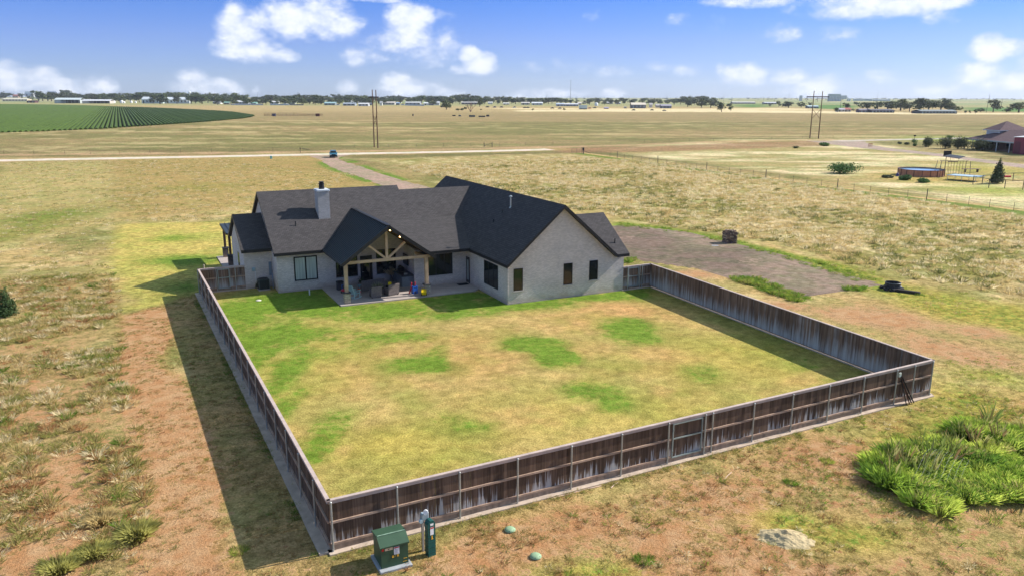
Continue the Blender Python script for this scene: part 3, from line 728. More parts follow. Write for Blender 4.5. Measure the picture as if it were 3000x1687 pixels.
# ------------------------------------------------------------------ row crop on the pivot circle
CROP = P_((-900, 316), (-300, 308), (0, 306.4), (160, 308.5), (291, 311.3), (430, 316), (582, 323), (650, 327), (713, 331.7), (735, 336), (744, 340.4), (735, 344), (713, 348), (650, 354), (582, 359.5), (437, 369.5), (291, 379), (146, 385), (0, 390), (-300, 398), (-900, 410))
mb = MB()
xs_ = np.arange(-330, 96, 2.0)
for i_, x in enumerate(xs_):
    ys = []
    n = len(CROP)
    for k in range(n):
        (x1, y1), (x2, y2) = CROP[k], CROP[(k+1) % n]
        if (x1 > x) != (x2 > x): ys.append(y1+(y2-y1)*(x-x1)/(x2-x1))
    ys.sort()
    for a, b in zip(ys[::2], ys[1::2]):
        k = max(2, int((b-a)/60)); w = .68+.10*math.sin(i_*1.7)
        for j in range(k):
            ya, yb = a+(b-a)*j/k, a+(b-a)*(j+1)/k
            h = .60+.15*random.random()
            mb.add([(x-w, ya, .02), (x-w*.55, ya, h), (x+w*.55, ya, h), (x+w, ya, .02), (x-w, yb, .02), (x-w*.55, yb, h), (x+w*.55, yb, h), (x+w, yb, .02)],
                   [(0, 4, 5, 1), (1, 5, 6, 2), (2, 6, 7, 3), (0, 1, 2, 3), (7, 6, 5, 4)])
M_CROP = mat('crop_leaves', tuple(alb(66, 92, 22)), .95, .3, .25, col2=tuple(alb(84, 108, 32)), bump=.8, bscale=5, detail=9)
tag(mb.build('crop_rows', M_CROP), 'dark green row crop filling the round field at the left', 'crop', kind='stuff')
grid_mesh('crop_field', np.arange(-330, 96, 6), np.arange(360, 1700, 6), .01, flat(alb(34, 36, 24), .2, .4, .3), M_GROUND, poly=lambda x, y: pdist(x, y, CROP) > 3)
# ------------------------------------------------------------------ house
WALLZ = 3.0
M_WALL = bricks('painted_brick', (.74, .665, .625), (.50, .45, .42), var=.14, bump=.9, msize=.010)
M_SHY = shingles('shingles_facing_yard', (.074, .069, .072), 1)
M_SHX = shingles('shingles_facing_side', (.074, .069, .072), 0)
M_FASC = mat('charcoal_trim', (.018, .018, .022), .5, .1)
M_FRAME = mat('black_frame', (.008, .008, .010), .4, .1)
M_GLASS = glassy('window_glass')
M_SILL = mat('sill_stone', (.50, .46, .44), .8, .1)
M_METAL = mat('standing_seam_metal', (.045, .055, .062), .45, .1, metal=.3)
M_BEAM = mat('cedar_beam', (.52, .36, .24), .7, .22, 2, stretch=(1, 1, 1), bump=.2)
M_CURT = mat('curtain', (.50, .54, .52), .9, .15, 1.2, stretch=(12, 12, .4))
M_CONC = mat('concrete', (.42, .36, .33), .9, .12, 1.6, bump=.2)
M_STONE = bricks('stone_veneer', (.50, .43, .34), (.20, .18, .16), bw=.32, bh=.16, var=.25, msize=.012)
M_STONED = bricks('dark_stone_veneer', (.10, .09, .09), (.04, .04, .04), bw=.3, bh=.1, var=.3)
M_CAP = mat('stone_cap', (.05, .05, .06), .6, .1)
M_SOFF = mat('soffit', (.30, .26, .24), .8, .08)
house = empty('house', (18, 63, 0), 0, 'long cream painted brick house with charcoal shingle roof inside the fenced yard', 'house')
def hb(mb_, name, mats_, parent=None, **k):
    o = mb_.build(name, mats_, None, **k)
    if parent is None: parent = house
    o.parent = parent
    o.matrix_parent_inverse = Matrix.Translation(-Vector((18, 63, 0))) if parent is house else Matrix.Identity(4)
    return o
# roof planes (world coordinates)
ZE = 3.30; YE = 62.76; YR = 69.67; ZR = 7.455; SM = (ZR-ZE)/(YR-YE)
def zmain(y): return ZE+SM*(y-YE)
XL = 9.85; XS = 22.34
YR2, ZR2 = 69.13, 7.09
GX, GZ, GE, GSL = 29.8, 7.41, 3.16, (7.41-3.16)/4.9
GL, GRR = 24.90, 34.70
def xgab(z): return GX-(GZ-z)/GSL
PX, PZ, PYF = 17.45, 5.90, 56.72; PE = 3.25; PS = (PZ-PE)/3.7
PLx, PRx = PX-3.7, PX+3.7
BY, BZ = 65.42, zmain(65.42)                       # where the pitch breaks over the recess
EY, EZ = 58.72, 3.22; SB = (BZ-EZ)/(BY-EY)
def yv(z): return EY+(z-EZ)/SB
pxr = PX+(PZ-BZ)/PS                                # porch valley at the break
xe = PX+(PZ-EZ)/PS                                 # porch valley at the recess eave
T = .24
mb = MB()
yback = YR+(YR-YE)
ypz = YE+(PZ-ZE)/SM
# main roof, front face
mb.slab([(XL, YE, ZE), (PLx, YE, ZE), (PX, ypz, PZ), (pxr, BY, BZ), (xgab(BZ), BY, BZ), (xgab(ZR2), YR2, ZR2), (XS, YR2, ZR2), (XS, YR, ZR), (XL, YR, ZR)], T)
# main roof, back face
mb.slab([(XL, YR, ZR), (XS, YR, ZR), (XS, yback, ZE), (XL, yback, ZE)], T)
mb.slab([(XS, YR2, ZR2), (xgab(ZR2), YR2, ZR2), (xgab(ZE), YR2+(ZR2-ZE)/SM, ZE), (XS, YR2+(ZR2-ZE)/SM, ZE)], T)
# shallow face over the recess
mb.slab([(xe, EY, EZ), (xgab(EZ), EY, EZ), (xgab(BZ), BY, BZ), (pxr, BY, BZ)], T)
# small wing on the left
WX0, WYR, WZR, WYE = 7.70, 69.49, 5.67, 65.23
SW = (WZR-ZE)/(WYR-WYE)
mb.slab([(WX0, WYE, ZE), (XL+.28, WYE, ZE), (XL+.28, WYR, WZR), (WX0, WYR, WZR)], T)
mb.slab([(WX0, WYR, WZR), (XL+.28, WYR, WZR), (XL+.28, 2*WYR-WYE, ZE), (WX0, 2*WYR-WYE, ZE)], T)
roof_y = hb(mb, 'roof', [M_SHY, M_FASC])
roof_y['label'] = 'grey brown shingle roof of the long main block'
# big gable running away from the camera
GY0, GY1 = 51.52, 76.3
mb = MB()
mb.slab([(GL, GY0, GE), (GX, GY0, GZ), (GX, GY1, GZ), (GL, GY1, GE)][::-1], T)
mb.slab([(GX, GY0, GZ), (GRR, GY0, GE), (GRR, GY1, GE), (GX, GY1, GZ)][::-1], T)
roof_x = hb(mb, 'roof', [M_SHX, M_FASC]); roof_x['label'] = 'dark shingle roof of the front facing gable'
# garage wing beyond the gable
mb = MB()
QX1, QY, QZ = 35.84, 55.58, 5.95
SQ = (QZ-GE)/(QY-GY0)
def xg2(z): return GX+(GZ-z)/GSL
mb.slab([(GRR-.02, GY0+.004, GE), (QX1, GY0+.004, GE), (QX1, QY, QZ), (xg2(QZ)-.05, QY, QZ)], T)
mb.slab([(xg2(QZ)-.05, QY, QZ), (QX1, QY, QZ), (QX1, 2*QY-GY0, GE), (GRR-.02, 2*QY-GY0, GE)], T)
roof_g = hb(mb, 'roof', [M_SHY, M_FASC]); roof_g['label'] = 'small shingle roof at the right end'
# soffit boxes that close the eaves
mb = MB()
mb.box(XL+.03, XS, YE+.04, YE+.62, ZE-T-.04, ZE-T+.02)
# walls: extruded outline, gable ends follow the roofs
walls = MB()
def wall_x(x0, x1, y, z1, thick=.2, back=1):      # wall along X, outer face at y
    walls.box(x0, x1, y, y+thick*back, 0, z1) if back > 0 else walls.box(x0, x1, y-thick, y, 0, z1)
TH = .2
wz = ZE-T+.05+SM*.4
walls.box(10.10, PLx+.9, 63.20, 63.40, 0, wz)                       # block front
# patio back wall rises under the porch vault
pw = [(PLx+.9, 0), (20.70, 0), (20.70, PZ-T-PS*(20.7-PX)), (PX, PZ-T), (PLx+.9, PZ-T-PS*(PX-PLx-.9))]
walls.add([(p[0], 63.20, p[1]) for p in pw]+[(p[0], 63.40, p[1]) for p in pw], [(0, 1, 2, 3, 4), (9, 8, 7, 6, 5)])
walls.box(20.70, 20.90, 60.20, 63.40, 0, PZ-T-PS*(20.9-PX))          # patio side wall
walls.box(20.50, 20.90, 60.00, 60.20, 0, PZ-T-PS*(20.9-PX))
walls.box(20.90, 25.14, 60.00, 60.20, 0, EZ-T+SB*(60-EY)+.02)        # recess back wall
walls.box(25.14, 25.34, 52.16, 60.20, 0, GE-T+.02)                   # inner side of the gable wing
# gable wall with garage part, one outline
zc = GE-T
go = [(25.14, 0), (35.59, 0), (35.59, zc+.30), (GRR+.02, zc-.03), (GRR-.5, zc+.5*GSL-.02), (GX, GZ-T-.01), (25.14, zc+(25.14-GL)*GSL)]
walls.add([(p[0], 51.96, p[1]) for p in go]+[(p[0], 52.16, p[1]) for p in go], [(0, 1, 2, 3, 4, 5, 6), (13, 12, 11, 10, 9, 8, 7)]+[((i+1) % 7, i, i+7, (i+1) % 7+7) for i in range(7)])
go2 = [(52.16, 0), (59.2, 0), (59.2, GE-T), (QY, QZ-T-.01), (52.16, GE-T+(52.16-GY0)*SQ)]
walls.add([(35.59, p[0], p[1]) for p in go2]+[(35.39, p[0], p[1]) for p in go2], [(0, 1, 2, 3, 4), (9, 8, 7, 6, 5)])
walls.box(34.2, 34.4, 59.2, 75.9, 0, GE-T+.1)
walls.box(34.4, 35.59, 59.0, 59.2, 0, GE-T)
walls.add([(25.3, 75.9, 0), (34.2, 75.9, 0), (34.2, 75.9, GE-T), (GX, 75.9, GZ-T-.1), (25.3, 75.9, GE-T)], [(4, 3, 2, 1, 0)])
# left end of the main block, gable
ge = [(63.40, 0), (76.2, 0), (76.2, zmain(YE+.1)-T), (YR, ZR-T-.01), (63.40, zmain(63.40)-T)]
walls.add([(10.10, p[0], p[1]) for p in ge]+[(10.30, p[0], p[1]) for p in ge], [(4, 3, 2, 1, 0), (5, 6, 7, 8, 9)])
walls.box(10.3, 25.3, 76.0, 76.2, 0, ZE-T)
# small wing
walls.box(7.93, 10.10, 65.70, 65.90, 0, ZE-T+.2)
gw = [(65.90, 0), (73.3, 0), (73.3, ZE-T), (WYR, WZR-T-.01), (65.90, ZE-T+(65.9-WYE)*SW)]
walls.add([(7.93, p[0], p[1]) for p in gw]+[(8.13, p[0], p[1]) for p in gw], [(4, 3, 2, 1, 0), (5, 6, 7, 8, 9)])
walls.box(8.13, 10.1, 73.1, 73.3, 0, ZE-T)
hb(walls, 'wall', M_WALL)
# soffits
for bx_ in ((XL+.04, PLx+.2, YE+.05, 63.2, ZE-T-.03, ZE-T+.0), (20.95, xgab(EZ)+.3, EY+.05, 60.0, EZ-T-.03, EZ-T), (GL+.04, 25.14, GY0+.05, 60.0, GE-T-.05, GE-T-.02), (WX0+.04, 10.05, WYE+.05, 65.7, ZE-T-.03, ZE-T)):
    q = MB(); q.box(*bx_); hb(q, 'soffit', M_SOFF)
# foundation strip
for bx_ in ((25.11, 35.62, 51.93, 51.96, 0, .10), (25.11, 25.14, 51.965, 56.9, 0, .10), (10.07, 13.6, 63.17, 63.2, 0, .1), (7.9, 10.07, 65.67, 65.7, 0, .1)):
    q = MB(); q.box(*bx_); hb(q, 'foundation', M_CONC)
# porch roof of ribbed metal, over the patio
mb = MB()
y1 = yv(3.22)
mb.slab([(PLx, PYF, PE), (PX, PYF, PZ), (PX, ypz, PZ), (PLx, YE, PE)][::-1], .16)
mb.slab([(PX, PYF, PZ), (PRx, PYF, PE), (PRx, EY, PE), (pxr, BY, BZ), (PX, ypz, PZ)][::-1], .16)
LN = math.hypot(3.7, PZ-PE)
for k in range(26):                                 # ribs run from ridge to eave
    y = PYF+.06+k*.40
    if y < ypz-.1:
        f = 1.0 if y < YE else max(0, (ypz-y)/(ypz-YE))
        if f > .05: mb.bar((PX-.02, y, PZ+.02), (PX-3.7*f, y, PZ+.02-(PZ-PE)*f), .04, .05)
    if y < BY:
        f = 1.0 if y < EY else 1-(y-EY)/(BY-EY)*(1-(pxr-PX)/3.7)
        mb.bar((PX+.02, y, PZ+.02), (PX+3.7*f, y, PZ+.02-(PZ-PE)*f), .04, .05)
mb.cur = 1
mb.bar((PX, PYF-.02, PZ+.03), (PX, ypz, PZ+.03), .30, .05)
mb.bar((PX, PYF-.015, PZ-.10), (PLx-.02, PYF-.015, PE-.10), .03, .26); mb.bar((PX, PYF-.015, PZ-.10), (PRx+.02, PYF-.015, PE-.10), .03, .26)
mb.bar((PLx-.03, PYF-.03, PE-.07), (PLx-.03, YE, PE-.07), .08, .12); mb.bar((PRx+.03, PYF-.03, PE-.07), (PRx+.03, EY, PE-.07), .08, .12)
hb(mb, 'porch_roof', [M_METAL, M_FASC])
# porch ceiling boards
mb = MB()
mb.add([(PLx+.15, PYF+.1, PE-.12), (PX, PYF+.1, PZ-.22), (PX, 63.2, PZ-.22), (PLx+.15, 63.2, PE-.12)], [(0, 1, 2, 3)])
mb.add([(PRx-.15, PYF+.1, PE-.12), (PX, PYF+.1, PZ-.22), (PX, 63.2, PZ-.22), (PRx-.15, 63.2, PE-.12)], [(3, 2, 1, 0)])
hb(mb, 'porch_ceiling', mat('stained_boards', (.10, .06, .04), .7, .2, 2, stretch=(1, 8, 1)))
# truss
TY = 57.45
def beam(name, p0, p1, w=.20, d=.2):
    q = MB(); q.bar(p0, p1, w, d); return hb(q, name, M_BEAM)
beam('tie_beam', (13.96, TY, 3.17), (20.95, TY, 3.17), .2, .22)
beam('king_post', (17.42, TY, 3.28), (17.42, TY, 5.55), .2, .2)
beam('strut', (17.30, TY, 3.30), (15.95, TY, 4.42), .16, .16)
beam('strut', (17.54, TY, 3.30), (18.92, TY, 4.42), .16, .16)
beam('side_beam', (14.18, TY+.1, 3.0), (14.18, 63.2, 3.0), .18, .2)
beam('side_beam', (20.62, TY+.1, 3.0), (20.62, 60.0, 3.0), .18, .2)
for cx, st in ((14.18, M_STONE), (20.62, M_STONE)):
    q = MB(); q.bevbox(cx-.13, cx+.13, TY-.13, TY+.13, .95, 3.06, .012); colm = hb(q, 'column', M_BEAM)
    q = MB(); q.box(cx-.23, cx+.23, TY-.23, TY+.23, .08, .88); o = q.build('stone_base', st); o.parent = colm; o.matrix_parent_inverse = Matrix.Identity(4)
    q = MB(); q.bevbox(cx-.29, cx+.29, TY-.29, TY+.29, .88, .95, .02); o = q.build('column_cap', M_CAP); o.parent = colm
# two lit cans in the porch ceiling
M_LAMP = mat('lit_lamp', (.9, .6, .3), .5, 0, emis=((1.0, .55, .18), 9))
for f, y in ((.09, 57.5), (.30, 57.5)):
    x = PX+3.7*f; z = PZ-.24-(PZ-PE)*f
    q = MB(); q.cyl((x, y, z), (x-.02, y, z-.05), .055, n=12); o = hb(q, 'porch_lamp', M_LAMP)
# patio slab
mb = MB()
mb.prism([(13.55, 56.85), (24.55, 56.85), (25.14, 57.4), (25.14, 60.0), (20.5, 60.0), (20.5, 63.2), (13.55, 63.2)], 0, .08)
hb(mb, 'patio_slab', M_CONC)
# windows
def window_y(x0, x1, z0, z1, y, mull=(), curt=False, nm='window', sill=True, trim=.07, lab=None):
    """window in a wall that faces the camera (-Y)"""
    f = MB(); t = trim; yo = y-.03
    f.box(x0, x1, yo, y+.03, z1-t, z1); f.box(x0, x1, yo, y+.03, z0, z0+t)
    f.box(x0, x0+t, yo, y+.03, z0+t, z1-t); f.box(x1-t, x1, yo, y+.03, z0+t, z1-t)
    for mx_ in mull: f.box(mx_-t*.6, mx_+t*.6, yo+.004, y+.03, z0+t, z1-t)
    o = hb(f, nm, M_FRAME)
    if lab: o['label'] = lab
    g = MB(); g.box(x0+t-.01, x1-t+.01, y-.012, y-.004, z0+t-.01, z1-t+.01)
    p = g.build('pane', M_CURTG if curt else M_GLASS); p.parent = o
    if sill and nm == 'window':
        s = MB(); s.box(x0-.06, x1+.06, y-.07, y-.001, z0-.085, z0-.003); q = s.build('sill', M_SILL); q.parent = o
    return o
def window_x(y0, y1, z0, z1, x, mull=(), sgn=-1, nm='window', trim=.06):
    f = MB(); t = trim; a, b = (x-.03, x+.03)
    f.box(a, b, y0, y1, z1-t, z1); f.box(a, b, y0, y1, z0, z0+t); f.box(a, b, y0, y0+t, z0+t, z1-t); f.box(a, b, y1-t, y1, z0+t, z1-t)
    for my in mull: f.box(a+.004, b, my-t*.5, my+t*.5, z0+t, z1-t)
    o = hb(f, nm, M_FRAME)
    g = MB(); xx = x+sgn*.008; g.box(min(xx, xx+sgn*.006), max(xx, xx+sgn*.006), y0+t-.01, y1-t+.01, z0+t-.01, z1-t+.01)
    p = g.build('pane', M_GLASS); p.parent = o
    return o
# pane with drawn curtains behind it
M_CURTG = mat('curtained_glass', (.36, .42, .40), .25, .35, 1.0, stretch=(9, 9, .25), spec=.6)
window_y(11.42, 13.30, .84, 2.82, 63.2, (12.36,), True, trim=.10, lab='wide window with pale curtains drawn behind it')
window_y(14.80, 16.62, .78, 2.60, 63.2, ())
window_y(18.24, 19.95, .74, 2.84, 63.2, ())
window_y(21.66, 23.86, .92, 2.80, 60.0, (22.40, 23.13))
window_y(25.62, 26.40, 1.02, 2.74, 51.96, (), trim=.05)
window_y(29.98, 30.78, 1.04, 2.75, 51.96, (), trim=.05)
window_y(32.33, 33.12, 1.20, 2.77, 51.96, (), trim=.05)
window_x(53.70, 56.32, .78, 2.69, 25.14, (54.55, 55.45), -1)
window_x(68.6, 69.4, .9, 2.5, 7.93, (), -1)
def door_y(x0, x1, z1, y):
    f = MB(); f.box(x0, x0+.08, y-.03, y+.03, .08, z1); f.box(x1-.08, x1, y-.03, y+.03, .08, z1); f.box(x0, x1, y-.03, y+.03, z1, z1+.10)
    o = hb(f, 'door', M_FRAME)
    l_ = MB(); l_.box(x0+.08, x1-.08, y-.02, y-.005, .08, z1); q = l_.build('door_leaf', M_FRAME); q.parent = o
    g = MB(); g.box(x0+.24, x1-.24, y-.028, y-.021, .35, z1-.18); q = g.build('pane', M_GLASS); q.parent = o
    h = MB(); h.cyl((x0+.16, y-.08, 1.08), (x0+.16, y-.02, 1.08), .02); h.cyl((x0+.16, y-.08, 1.08), (x0+.27, y-.08, 1.08), .012); q = h.build('handle', mat('brushed_steel', (.5, .5, .5), .3, .05, metal=1)); q.parent = o
    return o
door_y(16.85, 17.88, 2.32, 63.2)
f = MB(); f.box(25.11, 25.17, 59.30, 59.38, .08, 2.2); f.box(25.11, 25.17, 60.0-.08, 60.0-.001, .08, 2.2); f.box(25.11, 25.17, 59.30, 59.99, 2.2, 2.3)
o = hb(f, 'door', M_FRAME)
g = MB(); g.box(25.125, 25.135, 59.38, 59.92, .08, 2.2); q = g.build('door_leaf', M_FRAME); q.parent = o
g = MB(); g.box(25.118, 25.124, 59.50, 59.80, .35, 2.05); q = g.build('pane', M_CURTG); q.parent = o
# chimney
mb = MB(); cx0, cx1, cy0, cy1 = 14.27, 15.24, 66.08, 67.30
mb.box(cx0, cx1, cy0, cy1, 4.9, 7.62)
ch = hb(mb, 'chimney', bricks('chimney_brick', (.50, .48, .48), (.34, .33, .33), var=.12, bump=.8))
q = MB(); q.bevbox(cx0-.05, cx1+.05, cy0-.05, cy1+.05, 7.62, 7.76, .02); o = q.build('chimney_crown', mat('crown', (.62, .66, .70), .6, .08)); o.parent = ch
q = MB(); q.cyl((14.76, 66.7, 7.76), (14.76, 66.7, 8.2), .24, .22, 16); q.cyl((14.76, 66.7, 8.2), (14.76, 66.7, 8.25), .26, .26, 16); q.cyl((14.76, 66.7, 8.25), (14.76, 66.7, 8.36), .18, .18, 16); q.cyl((14.76, 66.7, 8.36), (14.76, 66.7, 8.39), .25, .20, 16)
o = q.build('chimney_flue', M_FASC); o.parent = ch
# plumbing vents and flues on the roofs
M_VENT = mat('vent_pipe', (.02, .022, .025), .5, .1); M_GALV = mat('galvanised', (.52, .55, .56), .35, .12, metal=.7)
def vent(x, y, z, h=.35, r=.045, m_=M_VENT, cap=False):
    q = MB(); q.cyl((x, y, z-.05), (x, y, z+h), r, n=10); q.cyl((x, y, z-.08), (x, y, z+.05), r*2.2, r*1.2, 12)
    if cap: q.cyl((x, y, z+h), (x, y, z+h+.06), r*2.4, r*2.4, 12); q.cyl((x, y, z+h+.06), (x, y, z+h+.14), r*2.4, .01, 12)
    hb(q, 'roof_vent', m_)
vent(12.2, 65.54, zmain(65.54), .38)
vent(35.1, 52.6, GE+(52.6-GY0)*SQ, .35)
def zg(x): return GE+(x-GL)*GSL
def on_gable(u, v):
    d = _fw*FPX+_rt*(u-1500)-_up*(v-843.5); t = (GE-GSL*GL-CAM_H)/(d[2]-GSL*d[0]); return d[0]*t, d[1]*t, CAM_H+d[2]*t
x, y, z = on_gable(1496, 607); vent(x, y, z, .85, .06, M_GALV, True)
x, y, z = on_gable(1446, 650); vent(x, y, z, .22)
x, y, z = on_gable(1490, 615); vent(x-.3, y+.6, zg(x-.3), .22)
# side porch on the left end
mb = MB(); mb.slab([(7.7, 75.45, 3.08), (10.1, 75.45, 3.08), (10.1, 80.4, 3.30), (7.7, 80.4, 3.30)], .14)
for k in range(6): mb.bar((7.75+k*.41, 75.43, 3.11), (7.75+k*.41, 80.4, 3.33), .04, .05)
hb(mb, 'side_porch_roof', [M_METAL, M_FASC])
for yy in (75.85, 80.0):
    q = MB(); q.bevbox(7.90, 8.12, yy-.11, yy+.11, 1.0, 2.95, .01); colm = hb(q, 'column', mat('dark_timber', (.10, .055, .045), .7, .2))
    q = MB(); q.box(7.76, 8.26, yy-.25, yy+.25, .06, .95); o = q.build('stone_base', M_STONED); o.parent = colm
    q = MB(); q.bevbox(7.70, 8.32, yy-.31, yy+.31, .95, 1.02, .02); o = q.build('column_cap', M_CAP); o.parent = colm
q = MB(); q.box(7.2, 10.1, 75.2, 80.6, 0, .06); hb(q, 'porch_slab', M_CONC)

# ------------------------------------------------------------------ privacy fence
M_PICK = mat('weathered_pickets', (.115, .070, .052), .9, .35, 1.4, col2=(.15, .105, .085), attr=True, stretch=(5, 5, .45), bump=.35, bscale=6)
def picket_mat(name, lo_, hi_, bleach, nw=.8, sx=9, bk=1.0):
    """brown stained boards, bleached grey where the sprinklers wet the lower half"""
    m_ = bpy.data.materials.new(name); m_.use_nodes = True
    n, l = m_.node_tree.nodes, m_.node_tree.links; b = n['Principled BSDF']; b.inputs['Roughness'].default_value = .85; b.inputs['Specular IOR Level'].default_value = .15
    t = n.new('ShaderNodeTexCoord'); mp_ = n.new('ShaderNodeMapping'); mp_.inputs['Scale'].default_value = (sx, sx, .7); l.new(t.outputs['Object'], mp_.inputs[0])
    nz_ = n.new('ShaderNodeTexNoise'); nz_.inputs['Scale'].default_value = 1.2; nz_.inputs['Detail'].default_value = 6; l.new(mp_.outputs[0], nz_.inputs[0])
    at = n.new('ShaderNodeAttribute'); at.attribute_name = 'col'
    nb_ = n.new('ShaderNodeTexNoise'); nb_.inputs['Scale'].default_value = .35; nb_.inputs['Detail'].default_value = 3; l.new(t.outputs['Object'], nb_.inputs[0])
    sp = n.new('ShaderNodeSeparateXYZ'); l.new(t.outputs['Object'], sp.inputs[0])
    def mth(op, a, c):
        x = n.new('ShaderNodeMath'); x.operation = op
        for i, q in enumerate((a, c)):
            if isinstance(q, (int, float)): x.inputs[i].default_value = q
            else: l.new(q, x.inputs[i])
        return x.outputs[0]
    se = n.new('ShaderNodeSeparateColor'); l.new(at.outputs['Color'], se.inputs[0])
    # bleaching: strong low, per-board threshold in the blue channel, amount in the green one
    low = n.new('ShaderNodeMapRange'); l.new(sp.outputs[2], low.inputs[0]); low.inputs[1].default_value = 1.35; low.inputs[2].default_value = .35
    s = mth('ADD', mth('MULTIPLY', low.outputs[0], .62), mth('ADD', mth('MULTIPLY', nz_.outputs[0], nw), mth('MULTIPLY', nb_.outputs[0], .7)))
    s = mth('ADD', s, mth('MULTIPLY', se.outputs[2], .42))
    s = mth('MULTIPLY', s, se.outputs[1])
    mr_ = n.new('ShaderNodeMapRange'); mr_.interpolation_type = 'SMOOTHSTEP'; l.new(s, mr_.inputs[0]); mr_.inputs[1].default_value = lo_; mr_.inputs[2].default_value = hi_
    base = n.new('ShaderNodeValToRGB'); l.new(nz_.outputs[0], base.inputs[0]); base.color_ramp.elements[0].position = .3; base.color_ramp.elements[1].position = .75
    base.color_ramp.elements[0].color = (.088*bk, .055*bk, .040*bk, 1); base.color_ramp.elements[1].color = (.175*bk, .115*bk, .080*bk, 1)
    tn = n.new('ShaderNodeMixRGB'); tn.blend_type = 'MULTIPLY'; tn.inputs[0].default_value = 1; l.new(base.outputs[0], tn.inputs[1])
    cb = n.new('ShaderNodeCombineColor'); l.new(se.outputs[0], cb.inputs[0]); l.new(se.outputs[0], cb.inputs[1]); l.new(se.outputs[0], cb.inputs[2]); l.new(cb.outputs[0], tn.inputs[2])
    mx = n.new('ShaderNodeMixRGB'); l.new(mr_.outputs[0], mx.inputs[0]); l.new(tn.outputs[0], mx.inputs[1]); mx.inputs[2].default_value = (*bleach, 1)
    l.new(mx.outputs[0], b.inputs['Base Color'])
    bp = n.new('ShaderNodeBump'); bp.inputs['Strength'].default_value = .3; bp.inputs['Distance'].default_value = .01; l.new(nz_.outputs[0], bp.inputs['Height']); l.new(bp.outputs[0], b.inputs['Normal'])
    return m_
M_PB = picket_mat('picket_boards', 1.80, 2.02, (.44, .42, .42), 1.5, 16)
M_PB2 = picket_mat('picket_boards_grey', .95, 1.9, (.46, .46, .47), .8, 8, 1.35)
M_RAIL = mat('rail_wood', (.34, .22, .17), .85, .25, 2.5, col2=(.42, .30, .22))
M_CAPW = mat('cap_wood', (.48, .38, .34), .85, .2, 2)
M_KICK = mat('kick_board', (.30, .225, .17), .9, .35, 1.5, stretch=(3, 3, 1))
M_CURB = mat('curb_concrete', (.50, .40, .32), .9, .22, 2.0, bump=.2)
M_POST = mat('fence_post_steel', (.42, .44, .44), .45, .15, metal=.6)
FH = 1.98
def fence_run(label, A, B, out, posts, gates=(), grey=1.0, cw=.30, rails=True, curb=True, mt=None):
    """A, B ground points; out = +1/-1 side (left of A->B is +1) that carries rails and posts; posts = distances"""
    A, B = np.array(A), np.array(B); Lx = np.linalg.norm(B-A); ang = math.atan2(B[1]-A[1], B[0]-A[0])
    root = empty('privacy_fence', (A[0], A[1], 0), ang, label, 'fence')
    s = out
    pk = MB(); x = 0.0
    while x < Lx-.02:
        w = min(.1405, Lx-x); inner = -s*.0; th = .016
        dz = random.uniform(-.006, .006); tone = random.uniform(.65, 1.35)
        pk.col = (tone, grey, random.random())
        g_ = .004 if random.random() < .12 else .0004; pk.box(x+g_, x+w-g_, min(0, -s*th), max(0, -s*th), .15+dz, FH-.02)
        x += .141
    pk.build('picket_boards', mt or M_PB, root, colattr=True)
    kb = MB(); x = 0
    while x < Lx:
        w = min(2.44, Lx-x); kb.box(x+.01, x+w-.01, min(s*.004, s*.03), max(s*.004, s*.03), .07, .25); x += 2.44
    kb.build('kick_board', M_KICK, root)
    cp = MB(); cp.box(-.06, Lx+.06, -.07, .07, FH-.025, FH+.015); cp.box(0, Lx, min(s*.012, s*.05), max(s*.012, s*.05), FH-.13, FH-.027); cp.build('cap_rail', M_CAPW, root)
    def cut(a, b):                       # rails broken at gates
        seg = [(a, b)]
        for g0, g1 in gates:
            n_ = []
            for p, q in seg:
                if g1 <= p or g0 >= q: n_.append((p, q)); continue
                if p < g0: n_.append((p, g0))
                if q > g1: n_.append((g1, q))
            seg = n_
        return seg
    if rails:
        for z in (1.13, .30):
            for p, q in cut(0, Lx):
                r_ = MB(); r_.box(p+.01, q-.01, min(s*.002, s*.06), max(s*.002, s*.06), z-.04, z+.04); r_.build('rail', M_RAIL, root)
        for d in posts:
            p = MB(); yy = s*.10; p.cyl((d, yy, .04), (d, yy, FH-.06), .036, n=10); p.sphere((d, yy, FH-.06), .042, 10, 6); p.build('post', M_POST, root)
    if curb:
        c = MB(); y0, y1_ = (-.10, cw) if s > 0 else (-cw, .10)
        c.box(-.10, Lx+.10, y0, y1_, -.05, .055); c.build('curb', M_CURB, root)
    for g0, g1 in gates:
        g = MB(); yy = s*.045; w = .05
        g.box(g0+.04, g1-.04, yy-.025, yy+.025, FH-.20, FH-.15); g.box(g0+.04, g1-.04, yy-.025, yy+.025, .24, .29); g.box(g0+.04, g1-.04, yy-.022, yy+.022, 1.10, 1.15)
        g.box(g0+.04, g0+.09, yy-.025, yy+.025, .29, FH-.20); g.box(g1-.09, g1-.04, yy-.025, yy+.025, .29, FH-.20)
        go_ = g.build('gate_frame', M_GATE, root)
        for hz_ in (.5, 1.5): h = MB(); h.cyl((g0+.065, yy+s*.03, hz_), (g0+.065, yy+s*.03, hz_+.1), .02); h.build('hinge', M_GATE, go_)
        h = MB(); h.box(g1-.10, g1-.02, yy+s*.03-.01, yy+s*.03+.01, 1.16, 1.24); h.build('latch', M_GATE, go_)
    return root
M_GATE = mat('gate_steel', (.36, .42, .42), .5, .12, metal=.5)
SP = 2.44
front_posts = [0.06]+[SP*k for k in range(1, 7)]+[SP*6.89, SP*7]+[SP*k for k in range(8, 12)]+[SP*12.013, SP*12.58, SP*13.2-.05]
